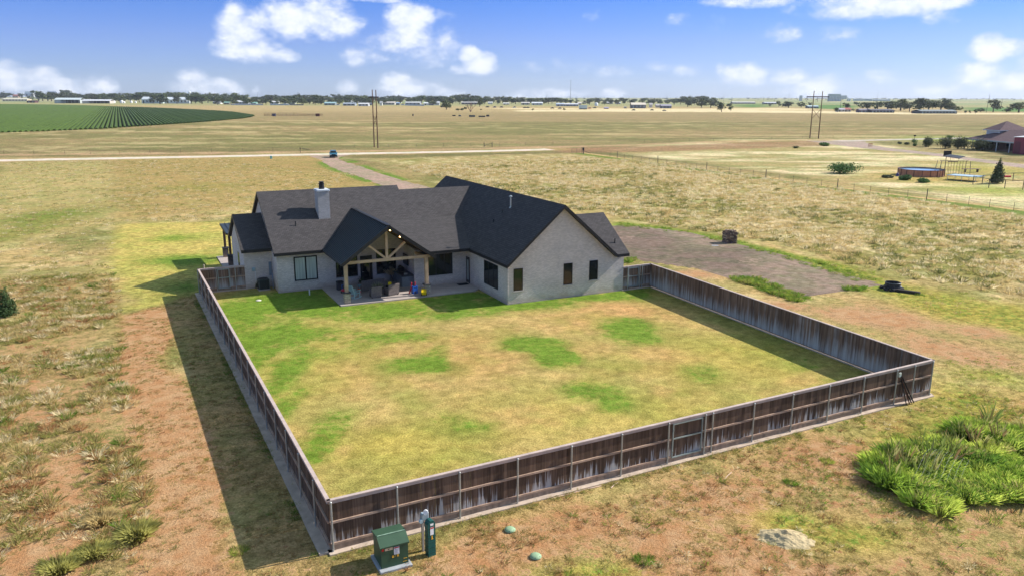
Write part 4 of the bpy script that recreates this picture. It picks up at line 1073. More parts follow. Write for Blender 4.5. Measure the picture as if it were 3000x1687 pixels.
# the gate bay lies between post 6 and the doubled post 6.86/7
front_posts = [0.06]+[SP*k for k in range(1, 7)]+[SP*6.83, SP*7]+[SP*k for k in range(8, 12)]+[SP*12.01, SP*12.58, SP*13.2-.06]
fence_run('long front run of brown board fence facing the camera, bleached low down', FL, FR, -1, front_posts, gates=((SP*6.09, SP*6.80),), cw=.28, grey=1.0)
fence_run('left run of dark board fence beside the dirt track', BL, FL, -1, [SP*k+.3 for k in range(17)], cw=.42, grey=.85)
fence_run('right run of board fence, grey weathered inner face towards the lawn', FR, BR, -1, [SP*k+.06 for k in range(11)], cw=.22, grey=1.0, mt=M_PB2)
fence_run('short fence with gate between house and right fence corner', BR, GARC, +1, [.9, 1.15, 2.35], gates=((1.2, 2.32),), grey=1.0, cw=.16, mt=M_PB2)
fence_run('short fence with gate between small wing and left fence corner', BL, WINGC, -1, [.08, 1.30, 2.75], gates=((1.36, 2.35),), grey=1.0, cw=.2, mt=M_PB2)
# inner mow strip visible along the right fence
mb = MB()
# ------------------------------------------------------------------ grasses, weeds, shrubs, trees
def blade_mesh(name, X, Y, H, Wd, N, colr, mats_, spread=.45, kind='stuff', label=None, cat='grass', flop=.5, wid=.035, jitter=.16, nseg=1):
    """many tufts in one mesh: X, Y positions, H heights, Wd tuft radius, N blades each, colr (n,3) colours"""
    n = len(X); rep = np.repeat(np.arange(n), N)
    m_ = len(rep)
    a = rng.random(m_)*2*math.pi; rr = np.sqrt(rng.random(m_))
    bx = X[rep]+Wd[rep]*.45*rr*np.cos(a); by = Y[rep]+Wd[rep]*.45*rr*np.sin(a)
    lean = (.25+rng.random(m_)*flop)*rr
    h = H[rep]*(.55+.55*rng.random(m_))*(1-.35*rr)
    tx = bx+np.cos(a)*lean*H[rep]*1.2+(rng.random(m_)-.5)*.1*H[rep]; ty = by+np.sin(a)*lean*H[rep]*1.2+(rng.random(m_)-.5)*.1*H[rep]
    b = rng.random(m_)*math.pi; w = wid*(.6+.8*rng.random(m_))*(.5+H[rep])
    ox, oy = np.cos(b)*w, np.sin(b)*w
    v = np.empty((m_, 4, 3))
    v[:, 0] = np.stack([bx-ox, by-oy, np.zeros(m_)], 1); v[:, 1] = np.stack([bx+ox, by+oy, np.zeros(m_)], 1)
    v[:, 2] = np.stack([(bx+tx)/2+ox*.8, (by+ty)/2+oy*.8, h*.7], 1); v[:, 3] = np.stack([tx, ty, h], 1)
    f = np.arange(m_*4).reshape(m_, 4)
    me = bpy.data.meshes.new(name)
    me.vertices.add(m_*4); me.vertices.foreach_set('co', v.ravel())
    me.loops.add(m_*4); me.loops.foreach_set('vertex_index', f.ravel())
    me.polygons.add(m_); me.polygons.foreach_set('loop_start', np.arange(0, m_*4, 4)); me.polygons.foreach_set('loop_total', np.full(m_, 4))
    me.update(calc_edges=True)
    c = colr[rep]*(1+jitter*(rng.random((m_, 1))-.5)*2)
    at = me.color_attributes.new('col', 'FLOAT_COLOR', 'POINT')
    c4 = np.repeat(np.concatenate([c, np.ones((m_, 1))], 1), 4, axis=0)
    at.data.foreach_set('color', c4.ravel())
    me.materials.append(mats_)
    o = bpy.data.objects.new(name, me); scene.collection.objects.link(o)
    return tag(o, label, cat if label else None, kind=kind)
def leaf_mat(name, rough=.75, trans=.25, attr=True, col=(1, 1, 1)):
    m_ = bpy.data.materials.new(name); m_.use_nodes = True
    n, l = m_.node_tree.nodes, m_.node_tree.links; b = n['Principled BSDF']; b.inputs['Roughness'].default_value = rough; b.inputs['Specular IOR Level'].default_value = .15
    src = None
    if attr:
        a = n.new('ShaderNodeAttribute'); a.attribute_name = 'col'; src = a.outputs['Color']; l.new(src, b.inputs['Base Color'])
    else: b.inputs['Base Color'].default_value = (*col, 1)
    if trans:
        t = n.new('ShaderNodeBsdfTranslucent'); mx = n.new('ShaderNodeMixShader'); mx.inputs[0].default_value = trans
        if src: l.new(src, t.inputs[0])
        else: t.inputs[0].default_value = (*col, 1)
        l.new(b.outputs[0], mx.inputs[1]); l.new(t.outputs[0], mx.inputs[2]); l.new(mx.outputs[0], n['Material Output'].inputs[0])
    return m_
M_BLADE = leaf_mat('grass_blades', trans=.5)
def scatter(poly, dens, seedoff=0):
    xs = [p[0] for p in poly]; ys = [p[1] for p in poly]
    A = (max(xs)-min(xs))*(max(ys)-min(ys)); n = int(A*dens)
    X = min(xs)+rng.random(n)*(max(xs)-min(xs)); Y = min(ys)+rng.random(n)*(max(ys)-min(ys))
    k = pdist(X, Y, poly) > 0
    return X[k], Y[k]
STRAW, BLEACH, OLIVE, GREEN, LIME, RUST = (np.array(x)*.94 for x in (alb(206, 184, 130, .95), alb(236, 220, 178, 1.0), alb(158, 154, 88, .95), alb(112, 142, 54, .9), alb(158, 172, 74, 1.0), alb(180, 136, 92, 1.0)))
def pick(n, *pairs):
    w = np.array([p[1] for p in pairs], float); w /= w.sum()
    i = rng.choice(len(pairs), n, p=w)
    return np.array([p[0] for p in pairs])[i]
def clump(X, Y, sc, lo, seed=0):
    k = fbm(X, Y, seed, 3, sc) > lo
    return X[k], Y[k]
# left field: bunch grass on red soil
X, Y = scatter(PD((-60, 700), (288, 690), (300, 830), (325, 950), (345, 1100), (372, 1300), (385, 1560), (-420, 1560)), 6.5)
X, Y = clump(X, Y, .55, .41, 3)
n = len(X)
blade_mesh('bunch_grass', X, Y, .14+.30*rng.random(n)**1.4, .30+.45*rng.random(n), 54, pick(n, (STRAW, 4), (OLIVE, 4.5), (BLEACH, 1.8), (RUST, 1.0), (GREEN*.9, .5)), M_BLADE, label='dry bunch grass tufts covering the red soil left of the track', wid=.0085, flop=.7)
# scattered low clumps in the track strip, the shaded strip and in front of the fence
X, Y = scatter(PD((290, 800), (405, 765), (500, 735), (560, 800), (822, 1393), (830, 1500), (640, 1560), (385, 1560), (345, 1100)), 16.0)
X, Y = clump(X, Y, .8, .44, 9)
n = len(X)
blade_mesh('track_grass', X, Y, .03+.09*rng.random(n)**2, .12+.22*rng.random(n), 24, pick(n, (STRAW, 3), (OLIVE*.8, 4), (RUST*.8, 3), (GREEN, .8)), M_BLADE, label='short scattered grass on the wheel track beside the left fence', wid=.008, flop=.9)
X, Y = scatter(PD((640, 1450), (830, 1404), (1300, 1290), (1700, 1172), (2350, 1002), (2700, 960), (3300, 1650), (600, 1650)), 18)
X, Y = clump(X, Y, .8, .42, 11)
n = len(X); gx = np.clip((X-16)/25, 0, 1)
col = pick(n, (STRAW, 3), (OLIVE*.8, 4), (RUST*.8, 3), (BLEACH, 1))
gm = rng.random(n) < (.12+.45*gx); col[gm] = pick(int(gm.sum()), (GREEN, 2), (LIME, 2), (OLIVE, 2))
blade_mesh('front_grass', X, Y, (.05+.15*rng.random(n)**2.5), .10+.26*rng.random(n), 24, col, M_BLADE, label='patchy short grass on orange soil in front of the long fence', wid=.008, flop=.9)
# right field: waves of bleached tall grass
RP = PD((1300, 500), (1000, 420), (1440, 395), (1700, 412), (2576, 545), (2800, 590), (2800, 780), (2576, 745), (2300, 700), (2120, 660), (1960, 612), (1640, 562))
X, Y = scatter(RP, 1.7)
n = len(X); f = fbm(X, Y, 51, 4, .08); f2 = fbm(X, Y, 5, 3, .5)
k = f2 > .36; X, Y, f = X[k], Y[k], f[k]; n = len(X)
col = pick(n, (STRAW, 5), (BLEACH, 6), (OLIVE, 1)); gm = rng.random(n) < smooth(.45, .68, f)*.6; col[gm] = pick(int(gm.sum()), (OLIVE, 3), (alb(134, 140, 84), 2), (STRAW, 2))
blade_mesh('tall_dry_grass', X, Y, .22+.30*rng.random(n), .5+.6*rng.random(n), 26, col, M_BLADE, label='tall bleached grass tufts filling the field right of the house', wid=.030, flop=.7)
X, Y = scatter(PD((0, 410), (285, 405), (560, 400), (900, 440), (640, 555), (290, 560), (285, 690), (-60, 700)), 1.0)
X, Y = clump(X, Y, .4, .45, 13); n = len(X)
blade_mesh('pasture_grass', X, Y, .10+.18*rng.random(n), .4+.5*rng.random(n), 18, pick(n, (STRAW, 5), (BLEACH, 3), (OLIVE, 3)), M_BLADE, label='low dry pasture tufts left of and behind the house', wid=.03, flop=.8)
# greener growth: edge of the gravel, along the right fence, beyond the front corner
def green_strip(name, polys, dens, hh, label, cols=((GREEN, 3), (LIME, 2), (OLIVE, 1)), lo=.40, wd=.4, N=26, wid=.012):
    Xs, Ys = [], []
    for p in polys:
        a, b = scatter(p, dens); Xs.append(a); Ys.append(b)
    X, Y = np.concatenate(Xs), np.concatenate(Ys); X, Y = clump(X, Y, .4, lo, 21); n = len(X)
    blade_mesh(name, X, Y, hh*(.4+.9*rng.random(n)), wd*(.5+rng.random(n)), N, pick(n, *cols), M_BLADE, label=label, wid=wid)
green_strip('verge_weeds', [PD((1560, 560), (1640, 568), (1800, 592), (1960, 630), (2130, 680), (2260, 722), (2330, 745), (2240, 742), (2110, 696), (1960, 646), (1800, 606), (1640, 578), (1560, 570))], 5, .22, 'bright green weeds along the far edge of the gravel patch')
green_strip('fence_weeds', [PD((1830, 700), (1900, 700), (2000, 740), (2040, 752), (2000, 760), (1930, 735)), PD((2120, 722), (2180, 722), (2180, 732), (2120, 732)), PD((1710, 665), (1735, 665), (1735, 672), (1710, 672)), PD((1560, 655), (1600, 652), (1600, 660), (1560, 662)), PD((2060, 660), (2075, 660), (2075, 666), (2060, 666))], 9, .38, 'leafy green weeds growing on the gravel behind the right fence', lo=.3, wd=.55, N=60)
green_strip('corner_grass', [PD((2380, 900), (2700, 870), (2800, 1100), (2576, 1160), (2400, 1120), (2340, 1000))], 4, .12, 'yellow green grass beyond the right fence corner', cols=((LIME, 3), (OLIVE, 2), (STRAW, 2)), lo=.42, wd=.35, N=22)
green_strip('gravel_margin_grass', [PD((1980, 635), (2130, 668), (2320, 712), (2600, 745), (2700, 800), (2576, 800), (2330, 790), (2240, 742), (2110, 690))], 2.2, .2, 'yellow green grass between the gravel and the dry field', cols=((LIME, 3), (OLIVE, 3), (STRAW, 2)), lo=.4, wd=.5, N=22)
# litter and tufts that creep over the curbs
Xc = 4.9+rng.random(900)*32.6; Yc = 24.66+(Xc-5.09)*.0264-.22-.35*rng.random(900)
k = fbm(Xc, Yc, 81, 4, .5) > .47; Xc, Yc = Xc[k], Yc[k]; n = len(Xc)
blade_mesh('curb_grass', Xc, Yc, .05+.09*rng.random(n), .14+.18*rng.random(n), 26, pick(n, (STRAW, 4), (OLIVE, 3), (GREEN, 1)), M_BLADE, label='short dry grass creeping over the curb of the front fence', wid=.007, flop=.8)
Yc = 24.4+rng.random(900)*41; Xc = 5.09-(Yc-24.66)*.0163-.36-.35*rng.random(900)
k = fbm(Xc, Yc, 82, 4, .5) > .47; Xc, Yc = Xc[k], Yc[k]; n = len(Xc)
blade_mesh('curb_grass', Xc, Yc, .05+.09*rng.random(n), .14+.18*rng.random(n), 26, pick(n, (STRAW, 3), (OLIVE, 3), (GREEN, 2)), M_BLADE, label='short dry grass creeping over the curb of the left fence', wid=.007, flop=.8)
# tall weeds at the lower right
wp = PD((2190, 1180), (2240, 1150), (2330, 1140), (2420, 1080), (2480, 1070), (2576, 1080), (2760, 1110), (2760, 1230), (2576, 1260), (2480, 1275), (2400, 1290), (2330, 1300), (2280, 1250), (2200, 1215))
X, Y = scatter(wp, 4.2); X, Y = clump(X, Y, .55, .40, 31); n = len(X)
hh = .35+.75*fbm(X, Y, 33, 3, .5)**1.2
blade_mesh('tall_weeds', X, Y, hh, .5+.5*rng.random(n), 300, pick(n, (alb(136, 162, 62, .9), 4), (alb(176, 188, 86, .85), 4), (alb(96, 128, 50, .95), 2.5), (alb(172, 162, 104, .9), 1.5)), M_BLADE, label='thick waist high green weeds at the lower right', wid=.004, flop=.6, jitter=.4)
sp = PD((2190, 1175), (2240, 1145), (2340, 1130), (2430, 1075), (2490, 1060), (2520, 1110), (2440, 1170), (2340, 1210), (2260, 1230))
X, Y = scatter(sp, 5); k = rng.random(len(X)) < .8; X, Y = X[k], Y[k]; n = len(X)
blade_mesh('seed_stalks', X, Y, .9+.65*rng.random(n), np.full(n, .16), 9, pick(n, (alb(116, 130, 66, .9), 3), (alb(150, 146, 92, .9), 2), (alb(120, 100, 66, .9), 1)), M_BLADE, label='upright seed stalks standing out of the tall weeds', wid=.011, flop=.12)
X, Y = scatter(PD((2140, 1150), (2300, 1090), (2420, 1050), (2520, 1040), (2740, 1060), (2740, 1320), (2300, 1340), (2150, 1240)), 3.5); n = len(X)
blade_mesh('weed_fringe', X, Y, .08+.22*rng.random(n)**2, .3+.3*rng.random(n), 36, pick(n, (GREEN, 2), (LIME, 2), (OLIVE, 2)), M_BLADE, label='short green growth around the tall weeds', wid=.008)
# two large clumps at the lower left and single green tufts
for (u, v, h, w, c, lab) in ((345, 1345, .55, .55, OLIVE*1.25, 'largest olive grass clump at the lower left, beside the track'), (235, 1395, .45, .5, OLIVE*1.3, 'olive grass clump low at the left, left of the largest clump'), (150, 1430, .45, .6, OLIVE*1.35, 'wide yellow green grass clump at the bottom left edge'), (255, 1310, .42, .5, STRAW, 'pale spiky grass clump at the lower left'),
                                  (2080, 1160, .16, .35, LIME, 'small lime green tuft in front of the fence, near the tall weeds'), (1990, 1215, .18, .3, GREEN, 'dark green tuft left of the tall weeds'), (2265, 1105, .14, .4, LIME, 'low lime tuft between fence and tall weeds'), (1620, 1410, .22, .4, GREEN, 'leafy green tuft at the bottom middle'), (600, 1385, .16, .4, LIME*.9, 'bright green tuft at the edge of the left fence shadow')):
    p = GD(u, v); blade_mesh('grass_clump', np.array([p[0]]), np.array([p[1]]), np.array([h]), np.array([w*1.6]), 900 if h > .3 else 260, np.array([c]), M_BLADE, kind=None, label=lab, cat='grass clump', wid=.006, jitter=.3, flop=.75)

M_BARK = mat('bark', (.10, .075, .055), .9, .3, 3, bump=.4)
M_LEAF = leaf_mat('tree_leaves', trans=.2)
def crown_mesh(name, blobs, nleaf, leaf, base, parent, var=.35, seed=0, up=.3):
    """leaf clumps spread through several overlapping ellipsoids"""
    r_ = np.random.default_rng(seed)
    w = np.array([b[3]*b[3]*b[4] for b in blobs]); w /= w.sum()
    i = r_.choice(len(blobs), nleaf, p=w); B = np.array(blobs)[i]
    d = r_.normal(size=(nleaf, 3)); d /= np.linalg.norm(d, axis=1)[:, None]
    rad = r_.random(nleaf)**.38*(1+.14*r_.normal(size=nleaf))
    c = np.stack([B[:, 0]+d[:, 0]*rad*B[:, 3], B[:, 1]+d[:, 1]*rad*B[:, 3], B[:, 2]+d[:, 2]*rad*B[:, 4]], 1)
    c[:, 2] = np.maximum(c[:, 2], .05)
    nrm = d+r_.normal(size=(nleaf, 3))*.6; nrm[:, 2] += up; nrm /= np.linalg.norm(nrm, axis=1)[:, None]
    t = np.cross(nrm, r_.normal(size=(nleaf, 3))); t /= np.linalg.norm(t, axis=1)[:, None]; s = np.cross(nrm, t)
    L = leaf*(.6+.8*r_.random(nleaf))[:, None]
    v = np.stack([c-t*L, c-s*L*.6, c+t*L, c+s*L*.6], 1)
    f = np.arange(nleaf*4).reshape(-1, 4)
    me = bpy.data.meshes.new(name); me.vertices.add(nleaf*4); me.vertices.foreach_set('co', v.ravel())
    me.loops.add(nleaf*4); me.loops.foreach_set('vertex_index', f.ravel()); me.polygons.add(nleaf)
    me.polygons.foreach_set('loop_start', np.arange(0, nleaf*4, 4)); me.polygons.foreach_set('loop_total', np.full(nleaf, 4)); me.update(calc_edges=True)
    cc_ = np.array(base)*(1+var*(r_.random((nleaf, 1))-.5)*2)*(1+.25*(r_.random(len(blobs))[i][:, None]-.5))
    at = me.color_attributes.new('col', 'FLOAT_COLOR', 'POINT'); at.data.foreach_set('color', np.repeat(np.concatenate([cc_, np.ones((nleaf, 1))], 1), 4, axis=0).ravel())
    me.materials.append(M_LEAF)
    o = bpy.data.objects.new('crown', me); scene.collection.objects.link(o); o.parent = parent
    return o
def trunk_mesh(parent, h, r, forks=4, spread=1.0, seed=0):
    q = MB(); r_ = random.Random(seed)
    q.cyl((0, 0, -.05), (r_.uniform(-.1, .1), r_.uniform(-.1, .1), h*.45), r, r*.7, 7)
    for k in range(forks):
        a = 2*math.pi*k/forks+r_.random(); e = (spread*math.cos(a)*.7, spread*math.sin(a)*.7, h*(.75+.2*r_.random()))
        m1 = (e[0]*.45, e[1]*.45, h*.62); q.cyl((0, 0, h*.40), m1, r*.6, r*.42, 6); q.cyl(m1, e, r*.42, r*.15, 5)
    return q.build('trunk', M_BARK, parent)
def make_tree(name, loc, h, w, base, label, cat='tree', group=None, seed=0, nleaf=700, trunkh=None, conical=False, leaf=None, bushy=False):
    t = empty(name, (loc[0], loc[1], 0), 0, label, cat, group); r_ = random.Random(seed)
    leaf = leaf or max(.12, w*.055); blobs = []
    if conical:
        for k in range(9):
            f = k/8; rr = w*.5*(1-f)**.8+.08*w
            blobs.append((r_.uniform(-.06, .06)*w, r_.uniform(-.06, .06)*w, h*(.12+.84*f), rr, h*.10))
        trunk_mesh(t, h*.3, w*.05, 2, .1, seed)
    elif bushy:
        for k in range(7):
            a = r_.random()*6.28; d = w*.28*r_.random()**.5; blobs.append((d*math.cos(a), d*math.sin(a), h*r_.uniform(.30, .55), w*r_.uniform(.22, .34), h*r_.uniform(.30, .42)))
        trunk_mesh(t, h*.5, w*.03, 3, w*.2, seed)
    else:
        th = trunkh or h*.22
        for k in range(9):
            a = r_.random()*6.28; d = w*.30*r_.random()**.5; blobs.append((d*math.cos(a), d*math.sin(a), th+(h-th)*r_.uniform(.28, .72), w*r_.uniform(.17, .30), (h-th)*r_.uniform(.18, .30)))
        trunk_mesh(t, h*.7, max(.12, w*.035), 4, w*.28, seed)
    crown_mesh(name+'_crown', blobs, nleaf, leaf, base, t, seed=seed)
    return t
def D_of(u, v): return mpp(u, v)      # metres per photo pixel
TG1, TG2, TG3, TG4 = (.050, .075, .028), (.075, .095, .036), (.040, .058, .026), (.11, .12, .05)
# small evergreen cut by the left edge
x, y = G(22, 925); make_tree('evergreen_shrub', (x, y), 2.1, 1.4, (.06, .10, .035), 'small dark evergreen shrub at the left edge of the field', 'shrub', seed=4, nleaf=2600, leaf=.07, conical=True)
# neighbour's shrubs and trees on the right  (u, vbase, height px, width px, kind)
NB = [(2460, 508, 28, 96, 'b', 'wide dark green shrub in the pale field left of the round pool'),
      (2697, 516, 0, 0, None, None),
      (2652, 528, 13, 26, 'b', 'small round green bush in front of the round pool'), (2708, 535, 11, 34, 'b', 'low green bush right of the one in front of the pool'), (2598, 521, 7, 26, 'b', 'flat green bush left of the pool'),
      (2921, 538, 58, 30, 'c', 'lone conical evergreen tree beside the pipe fence'),
      (2712, 431, 30, 40, 'b', 'dark rounded cedar left of the brick house, leftmost of its row'), (2770, 436, 32, 46, 'b', 'dark rounded cedar second in the row before the brick house'), (2784, 412, 14, 24, 't', 'thin light green tree by the road behind the cedars'),
      (2802, 432, 22, 26, 'b', 'small cedar squeezed between two larger cedars'), (2824, 438, 38, 42, 'b', 'tall dark cedar in front of the left end of the brick house'), (2878, 442, 34, 56, 'b', 'broad dark cedar in front of the brick house porch'),
      (2990, 446, 46, 40, 'b', 'dark green tree at the right edge before the red trailer'),
      (2635, 423, 7, 10, 'b', 'tiny trimmed bush along the neighbour drive, dark green'), (2655, 425, 8, 14, 'b', 'tiny dark bush along the neighbour drive, right of the trimmed one'), (2677, 422, 14, 16, 'b', 'light green bush beside the mailbox post'), (2679, 429, 9, 10, 'b', 'little dark bush in front of the light green one'),
      (2413, 429, 9, 26, 'b', 'low green bush at the foot of the right utility poles'), (2330, 435, 6, 18, 'b', 'small flat bush left of the right utility poles'), (2716, 427, 5, 7, 'b', 'tiny shrub at the foot of the leftmost cedar')]
for k, (u, v, hp, wp_, kd, lab) in enumerate(NB):
    if not kd: continue
    x, y = G(u, v); s = D_of(u, v)
    col = {'b': (.085, .10, .05), 'c': (.075, .095, .05), 't': (.12, .16, .06)}[kd]
    if 'light green' in lab or 'green shrub in' in lab or 'bush in front' in lab or 'low green' in lab: col = (.10, .18, .055)
    make_tree('shrub' if kd == 'b' else 'tree', (x, y), hp*s*1.25, wp_*s*1.2, col, lab, 'shrub' if kd == 'b' else 'tree', seed=50+k, nleaf=2200 if wp_ > 25 else 500, conical=kd == 'c', bushy=kd == 'b', leaf=.16 if wp_ > 25 else .12)
# ------------------------------------------------------------------ things in and around the yard
def part(mb_, name, m_, parent, **k): return mb_.build(name, m_, parent, **k)
M_TGREEN = mat('transformer_green', (.045, .095, .055), .5, .12, 2)
M_TEAL = mat('pedestal_teal', (.010, .085, .075), .4, .15, 2)
M_WHITE = mat('white_paint', (.75, .75, .74), .5, .06)
M_STICK = mat('sticker_white', (.72, .74, .78), .5, .05)
M_RED = mat('sticker_red', (.50, .02, .02), .5, .05)
M_YEL = mat('yellow_plastic', (.78, .55, .02), .4, .08)
M_BLK = mat('black_plastic', (.012, .012, .014), .5, .1)
M_BLUE = mat('blue_plastic', (.03, .14, .55), .4, .05)
M_REDP = mat('red_plastic', (.62, .03, .05), .4, .05)
M_WICK = mat('grey_wicker', (.17, .145, .14), .85, .3, 9, bump=.4)
M_CUSH = mat('charcoal_cushion', (.05, .05, .06), .9, .15)
M_MINT = mat('mint_wood', (.42, .60, .56), .6, .1)
M_ORNG = mat('orange_mark', (.80, .42, .04), .5, .1)
# pad mounted transformer
t = empty('transformer_box', (6.31, 22.70, 0), 0, 'dark green utility transformer cabinet on a pad in front of the fence corner', 'transformer')
q = MB(); q.bevbox(-.07, 1.06, -.12, 1.06, -.02, .09, .02); part(q, 'pad', mat('pad_concrete', (.36, .38, .40), .9, .1), t)
q = MB(); prof = [(0, .09), (0, .90), (.36, 1.10), (.90, 1.03), (.90, .09)]
q.add([(0.03, p[0]+.05, p[1]) for p in prof]+[(.97, p[0]+.05, p[1]) for p in prof], [(0, 4, 3, 2, 1), (5, 6, 7, 8, 9), (0, 5, 9, 4), (1, 6, 5, 0)] + [(4, 9, 8, 3)])
part(q, 'cabinet', M_TGREEN, t)
q = MB(); q.add([(-.01, .02, .885), (1.01, .02, .885), (1.01, .41, 1.125), (-.01, .41, 1.125), (-.01, .98, 1.05), (1.01, .98, 1.05), (-.01, .02, .84), (1.01, .02, .84), (1.01, .98, 1.0), (-.01, .98, 1.0)],
                [(0, 1, 2, 3), (3, 2, 5, 4), (6, 7, 1, 0), (4, 5, 8, 9), (0, 3, 4, 9, 6), (1, 7, 8, 5, 2)]); lid = part(q, 'lid', M_TGREEN, t)
q = MB(); q.bar((.02, .41, 1.128), (.98, .41, 1.128), .05, .012); part(q, 'lid_seam', mat('worn_green', (.20, .30, .22), .7, .3, 8), lid)
q = MB(); q.box(.47, .66, .037, .047, .52, .80); part(q, 'warning_label', M_STICK, t)
q = MB(); q.box(.475, .655, .032, .036, .755, .79); part(q, 'warning_band', M_RED, t)
q = MB()
for k in range(6): q.box(.50, .63-.02*(k % 3), .033, .036, .56+k*.028, .566+k*.028)
q.box(.50, .53, .031, .036, .72, .74); part(q, 'label_print', mat('print_grey', (.2, .22, .28), .6, 0), t)
q = MB(); q.box(.05, .13, .037, .047, .74, .84); part(q, 'red_marker', M_RED, t)
q = MB(); q.box(.16, .43, .037, .047, .73, .82); part(q, 'tan_sticker', mat('sticker_tan', (.62, .50, .34), .6, .15, 20), t)
q = MB(); q.box(.27, .30, .033, .036, .75, .80); q.box(.285, .325, .033, .036, .79, .80); q.box(.285, .315, .033, .036, .77, .78); part(q, 'sticker_letter', M_BLK, t)
q = MB()
for k, x in enumerate((.40, .435, .50, .57, .605)):
    if k != 2: q.box(x, x+.028, .040, .047, .42, .50)
    else: q.box(x, x+.012, .040, .047, .44, .50)
q.box(.40, .463, .036, .040, .42, .435); q.box(.57, .633, .036, .040, .485, .50); part(q, 'yellow_numbers', M_ORNG, t)
q = MB(); q.box(.80, .92, .042, .047, .28, .30); q.box(.77, .92, .042, .047, .17, .185); part(q, 'yellow_print', M_ORNG, t)
# cable pedestal with meter box
t = empty('cable_pedestal', (8.16, 22.97, 0), R(8), 'slim teal utility pedestal with a white warning label beside the transformer', 'pedestal'); t.scale = (1.22, 1.1, 1.0)
q = MB()
pr = [(-.115, 0), (-.115, 1.22), (-.09, 1.31), (-.04, 1.355), (.04, 1.355), (.09, 1.31), (.115, 1.22), (.115, 0)]
q.add([(p[0], -.10, p[1]) for p in pr]+[(p[0], .12, p[1]) for p in pr], [tuple(range(8)), tuple(reversed(range(8, 16)))]+[((i+1) % 8, i, i+8, (i+1) % 8+8) for i in range(8)]); part(q, 'housing', M_TEAL, t)
q = MB()
for z in (.15, .35, .55, .75): q.box(-.122, .122, -.107, .127, z, z+.018)
part(q, 'bands', M_TEAL, t)
q = MB(); q.box(-.05, .06, -.108, -.104, .83, 1.12); part(q, 'warning_label', M_STICK, t)
q = MB(); q.box(-.048, .058, -.112, -.109, 1.07, 1.115); part(q, 'warning_band', M_RED, t)
q = MB(); q.box(-.045, .055, -.108, -.104, 1.18, 1.26); part(q, 'number_plate', M_WHITE, t)
q = MB(); q.box(-.01, .02, -.108, -.104, .70, .80); q.box(-.02, .04, -.108, -.104, .66, .69); part(q, 'yellow_tag', M_ORNG, t)
t = empty('meter_post', (8.10, 23.30, 0), R(6), 'grey electric meter box on a board behind the teal pedestal', 'meter')
q = MB(); q.box(-.13, -.06, -.02, .06, 0, 1.42); q.box(.05, .12, -.02, .06, 0, 1.2); part(q, 'board', mat('board_grey', (.40, .36, .32), .8, .2), t)
q = MB(); q.bevbox(-.16, .10, -.10, .06, 1.24, 1.50, .02); part(q, 'meter_box', mat('meter_grey', (.38, .46, .50), .5, .1, metal=.3), t)
q = MB(); q.cyl((-.02, -.10, 1.55), (-.10, -.26, 1.62), .085, .085, 14); part(q, 'meter_dial', M_WHITE, t)
q = MB(); q.cyl((-.19, -.02, 1.22), (-.19, -.10, 1.22), .07, n=12); part(q, 'conduit_hub', mat('meter_grey2', (.38, .50, .56), .5, .1), t)
# septic lids
M_LID = mat('lid_green', (.29, .42, .25), .6, .15, 5)
for (u, v), lab in (((1494, 1553), 'pale green round septic lid nearer the fence'), ((1569, 1631), 'pale green round septic lid at the bottom, partly in weeds')):
    x, y = G(u, v); t = empty('septic_lid', (x, y, 0), 0, lab, 'septic lid', 'round septic lids in the grass')
    q = MB(); q.lathe([(.001, .13), (.09, .125), (.16, .10), (.205, .06), (.21, .03)], n=20); part(q, 'lid', M_LID, t, smooth=True)
    q = MB(); q.cyl((0, 0, -.02), (0, 0, .05), .18, n=18); part(q, 'riser', mat('riser', (.10, .12, .11), .8, .1), t)
    q = MB()
    for k in range(6): a = k*math.pi/3; q.cyl((.18*math.cos(a), .18*math.sin(a), .07), (.18*math.cos(a), .18*math.sin(a), .10), .012, n=6)
    part(q, 'bolts', mat('riser', (.10, .12, .11), .8, .1), t)
# heaps of caliche
def heap(loc, rx, ry, h, label, seed, m_, rz=0):
    n = 60; A_ = np.linspace(-1.35, 1.35, n); a, b = np.meshgrid(A_, A_)
    rr = np.sqrt(a*a+b*b)+.55*(fbm(a+seed, b+9, seed, 4, 1.6)-.5)
    z = h*np.clip(1-rr, -.2, 1)*(.55+.9*fbm(a+seed, b, seed+3, 4, 3.0))+.22*h*(fbm(a, b+seed, seed+5, 3, 9.0)-.5)*(rr < 1)
    V_ = [(float(x_)*rx, float(y_)*ry, float(z_)-.012) for x_, y_, z_ in zip(a.ravel(), b.ravel(), z.ravel())]; F_ = []
    for j in range(n-1):
        for i in range(n-1): k = j*n+i; F_.append((k, k+1, k+n+1, k+n))
    q = MB(); q.add(V_, F_); o = q.build('soil_heap', m_, None, (loc[0], loc[1], 0), rz); return tag(o, label, 'soil heap')
M_HEAP = mat('pale_caliche_heap', tuple(alb(216, 194, 150)), .95, .16, 5, bump=.8, bscale=14)
heap(G(2300, 1578), 1.05, .66, .32, 'pale crumbly caliche heap on the grass left of the tall weeds', 5, M_HEAP, R(-35))
heap(G(262, 930), 1.8, 1.15, .26, 'flattened pale soil heap in the field at the left', 8, M_HEAP, R(20))
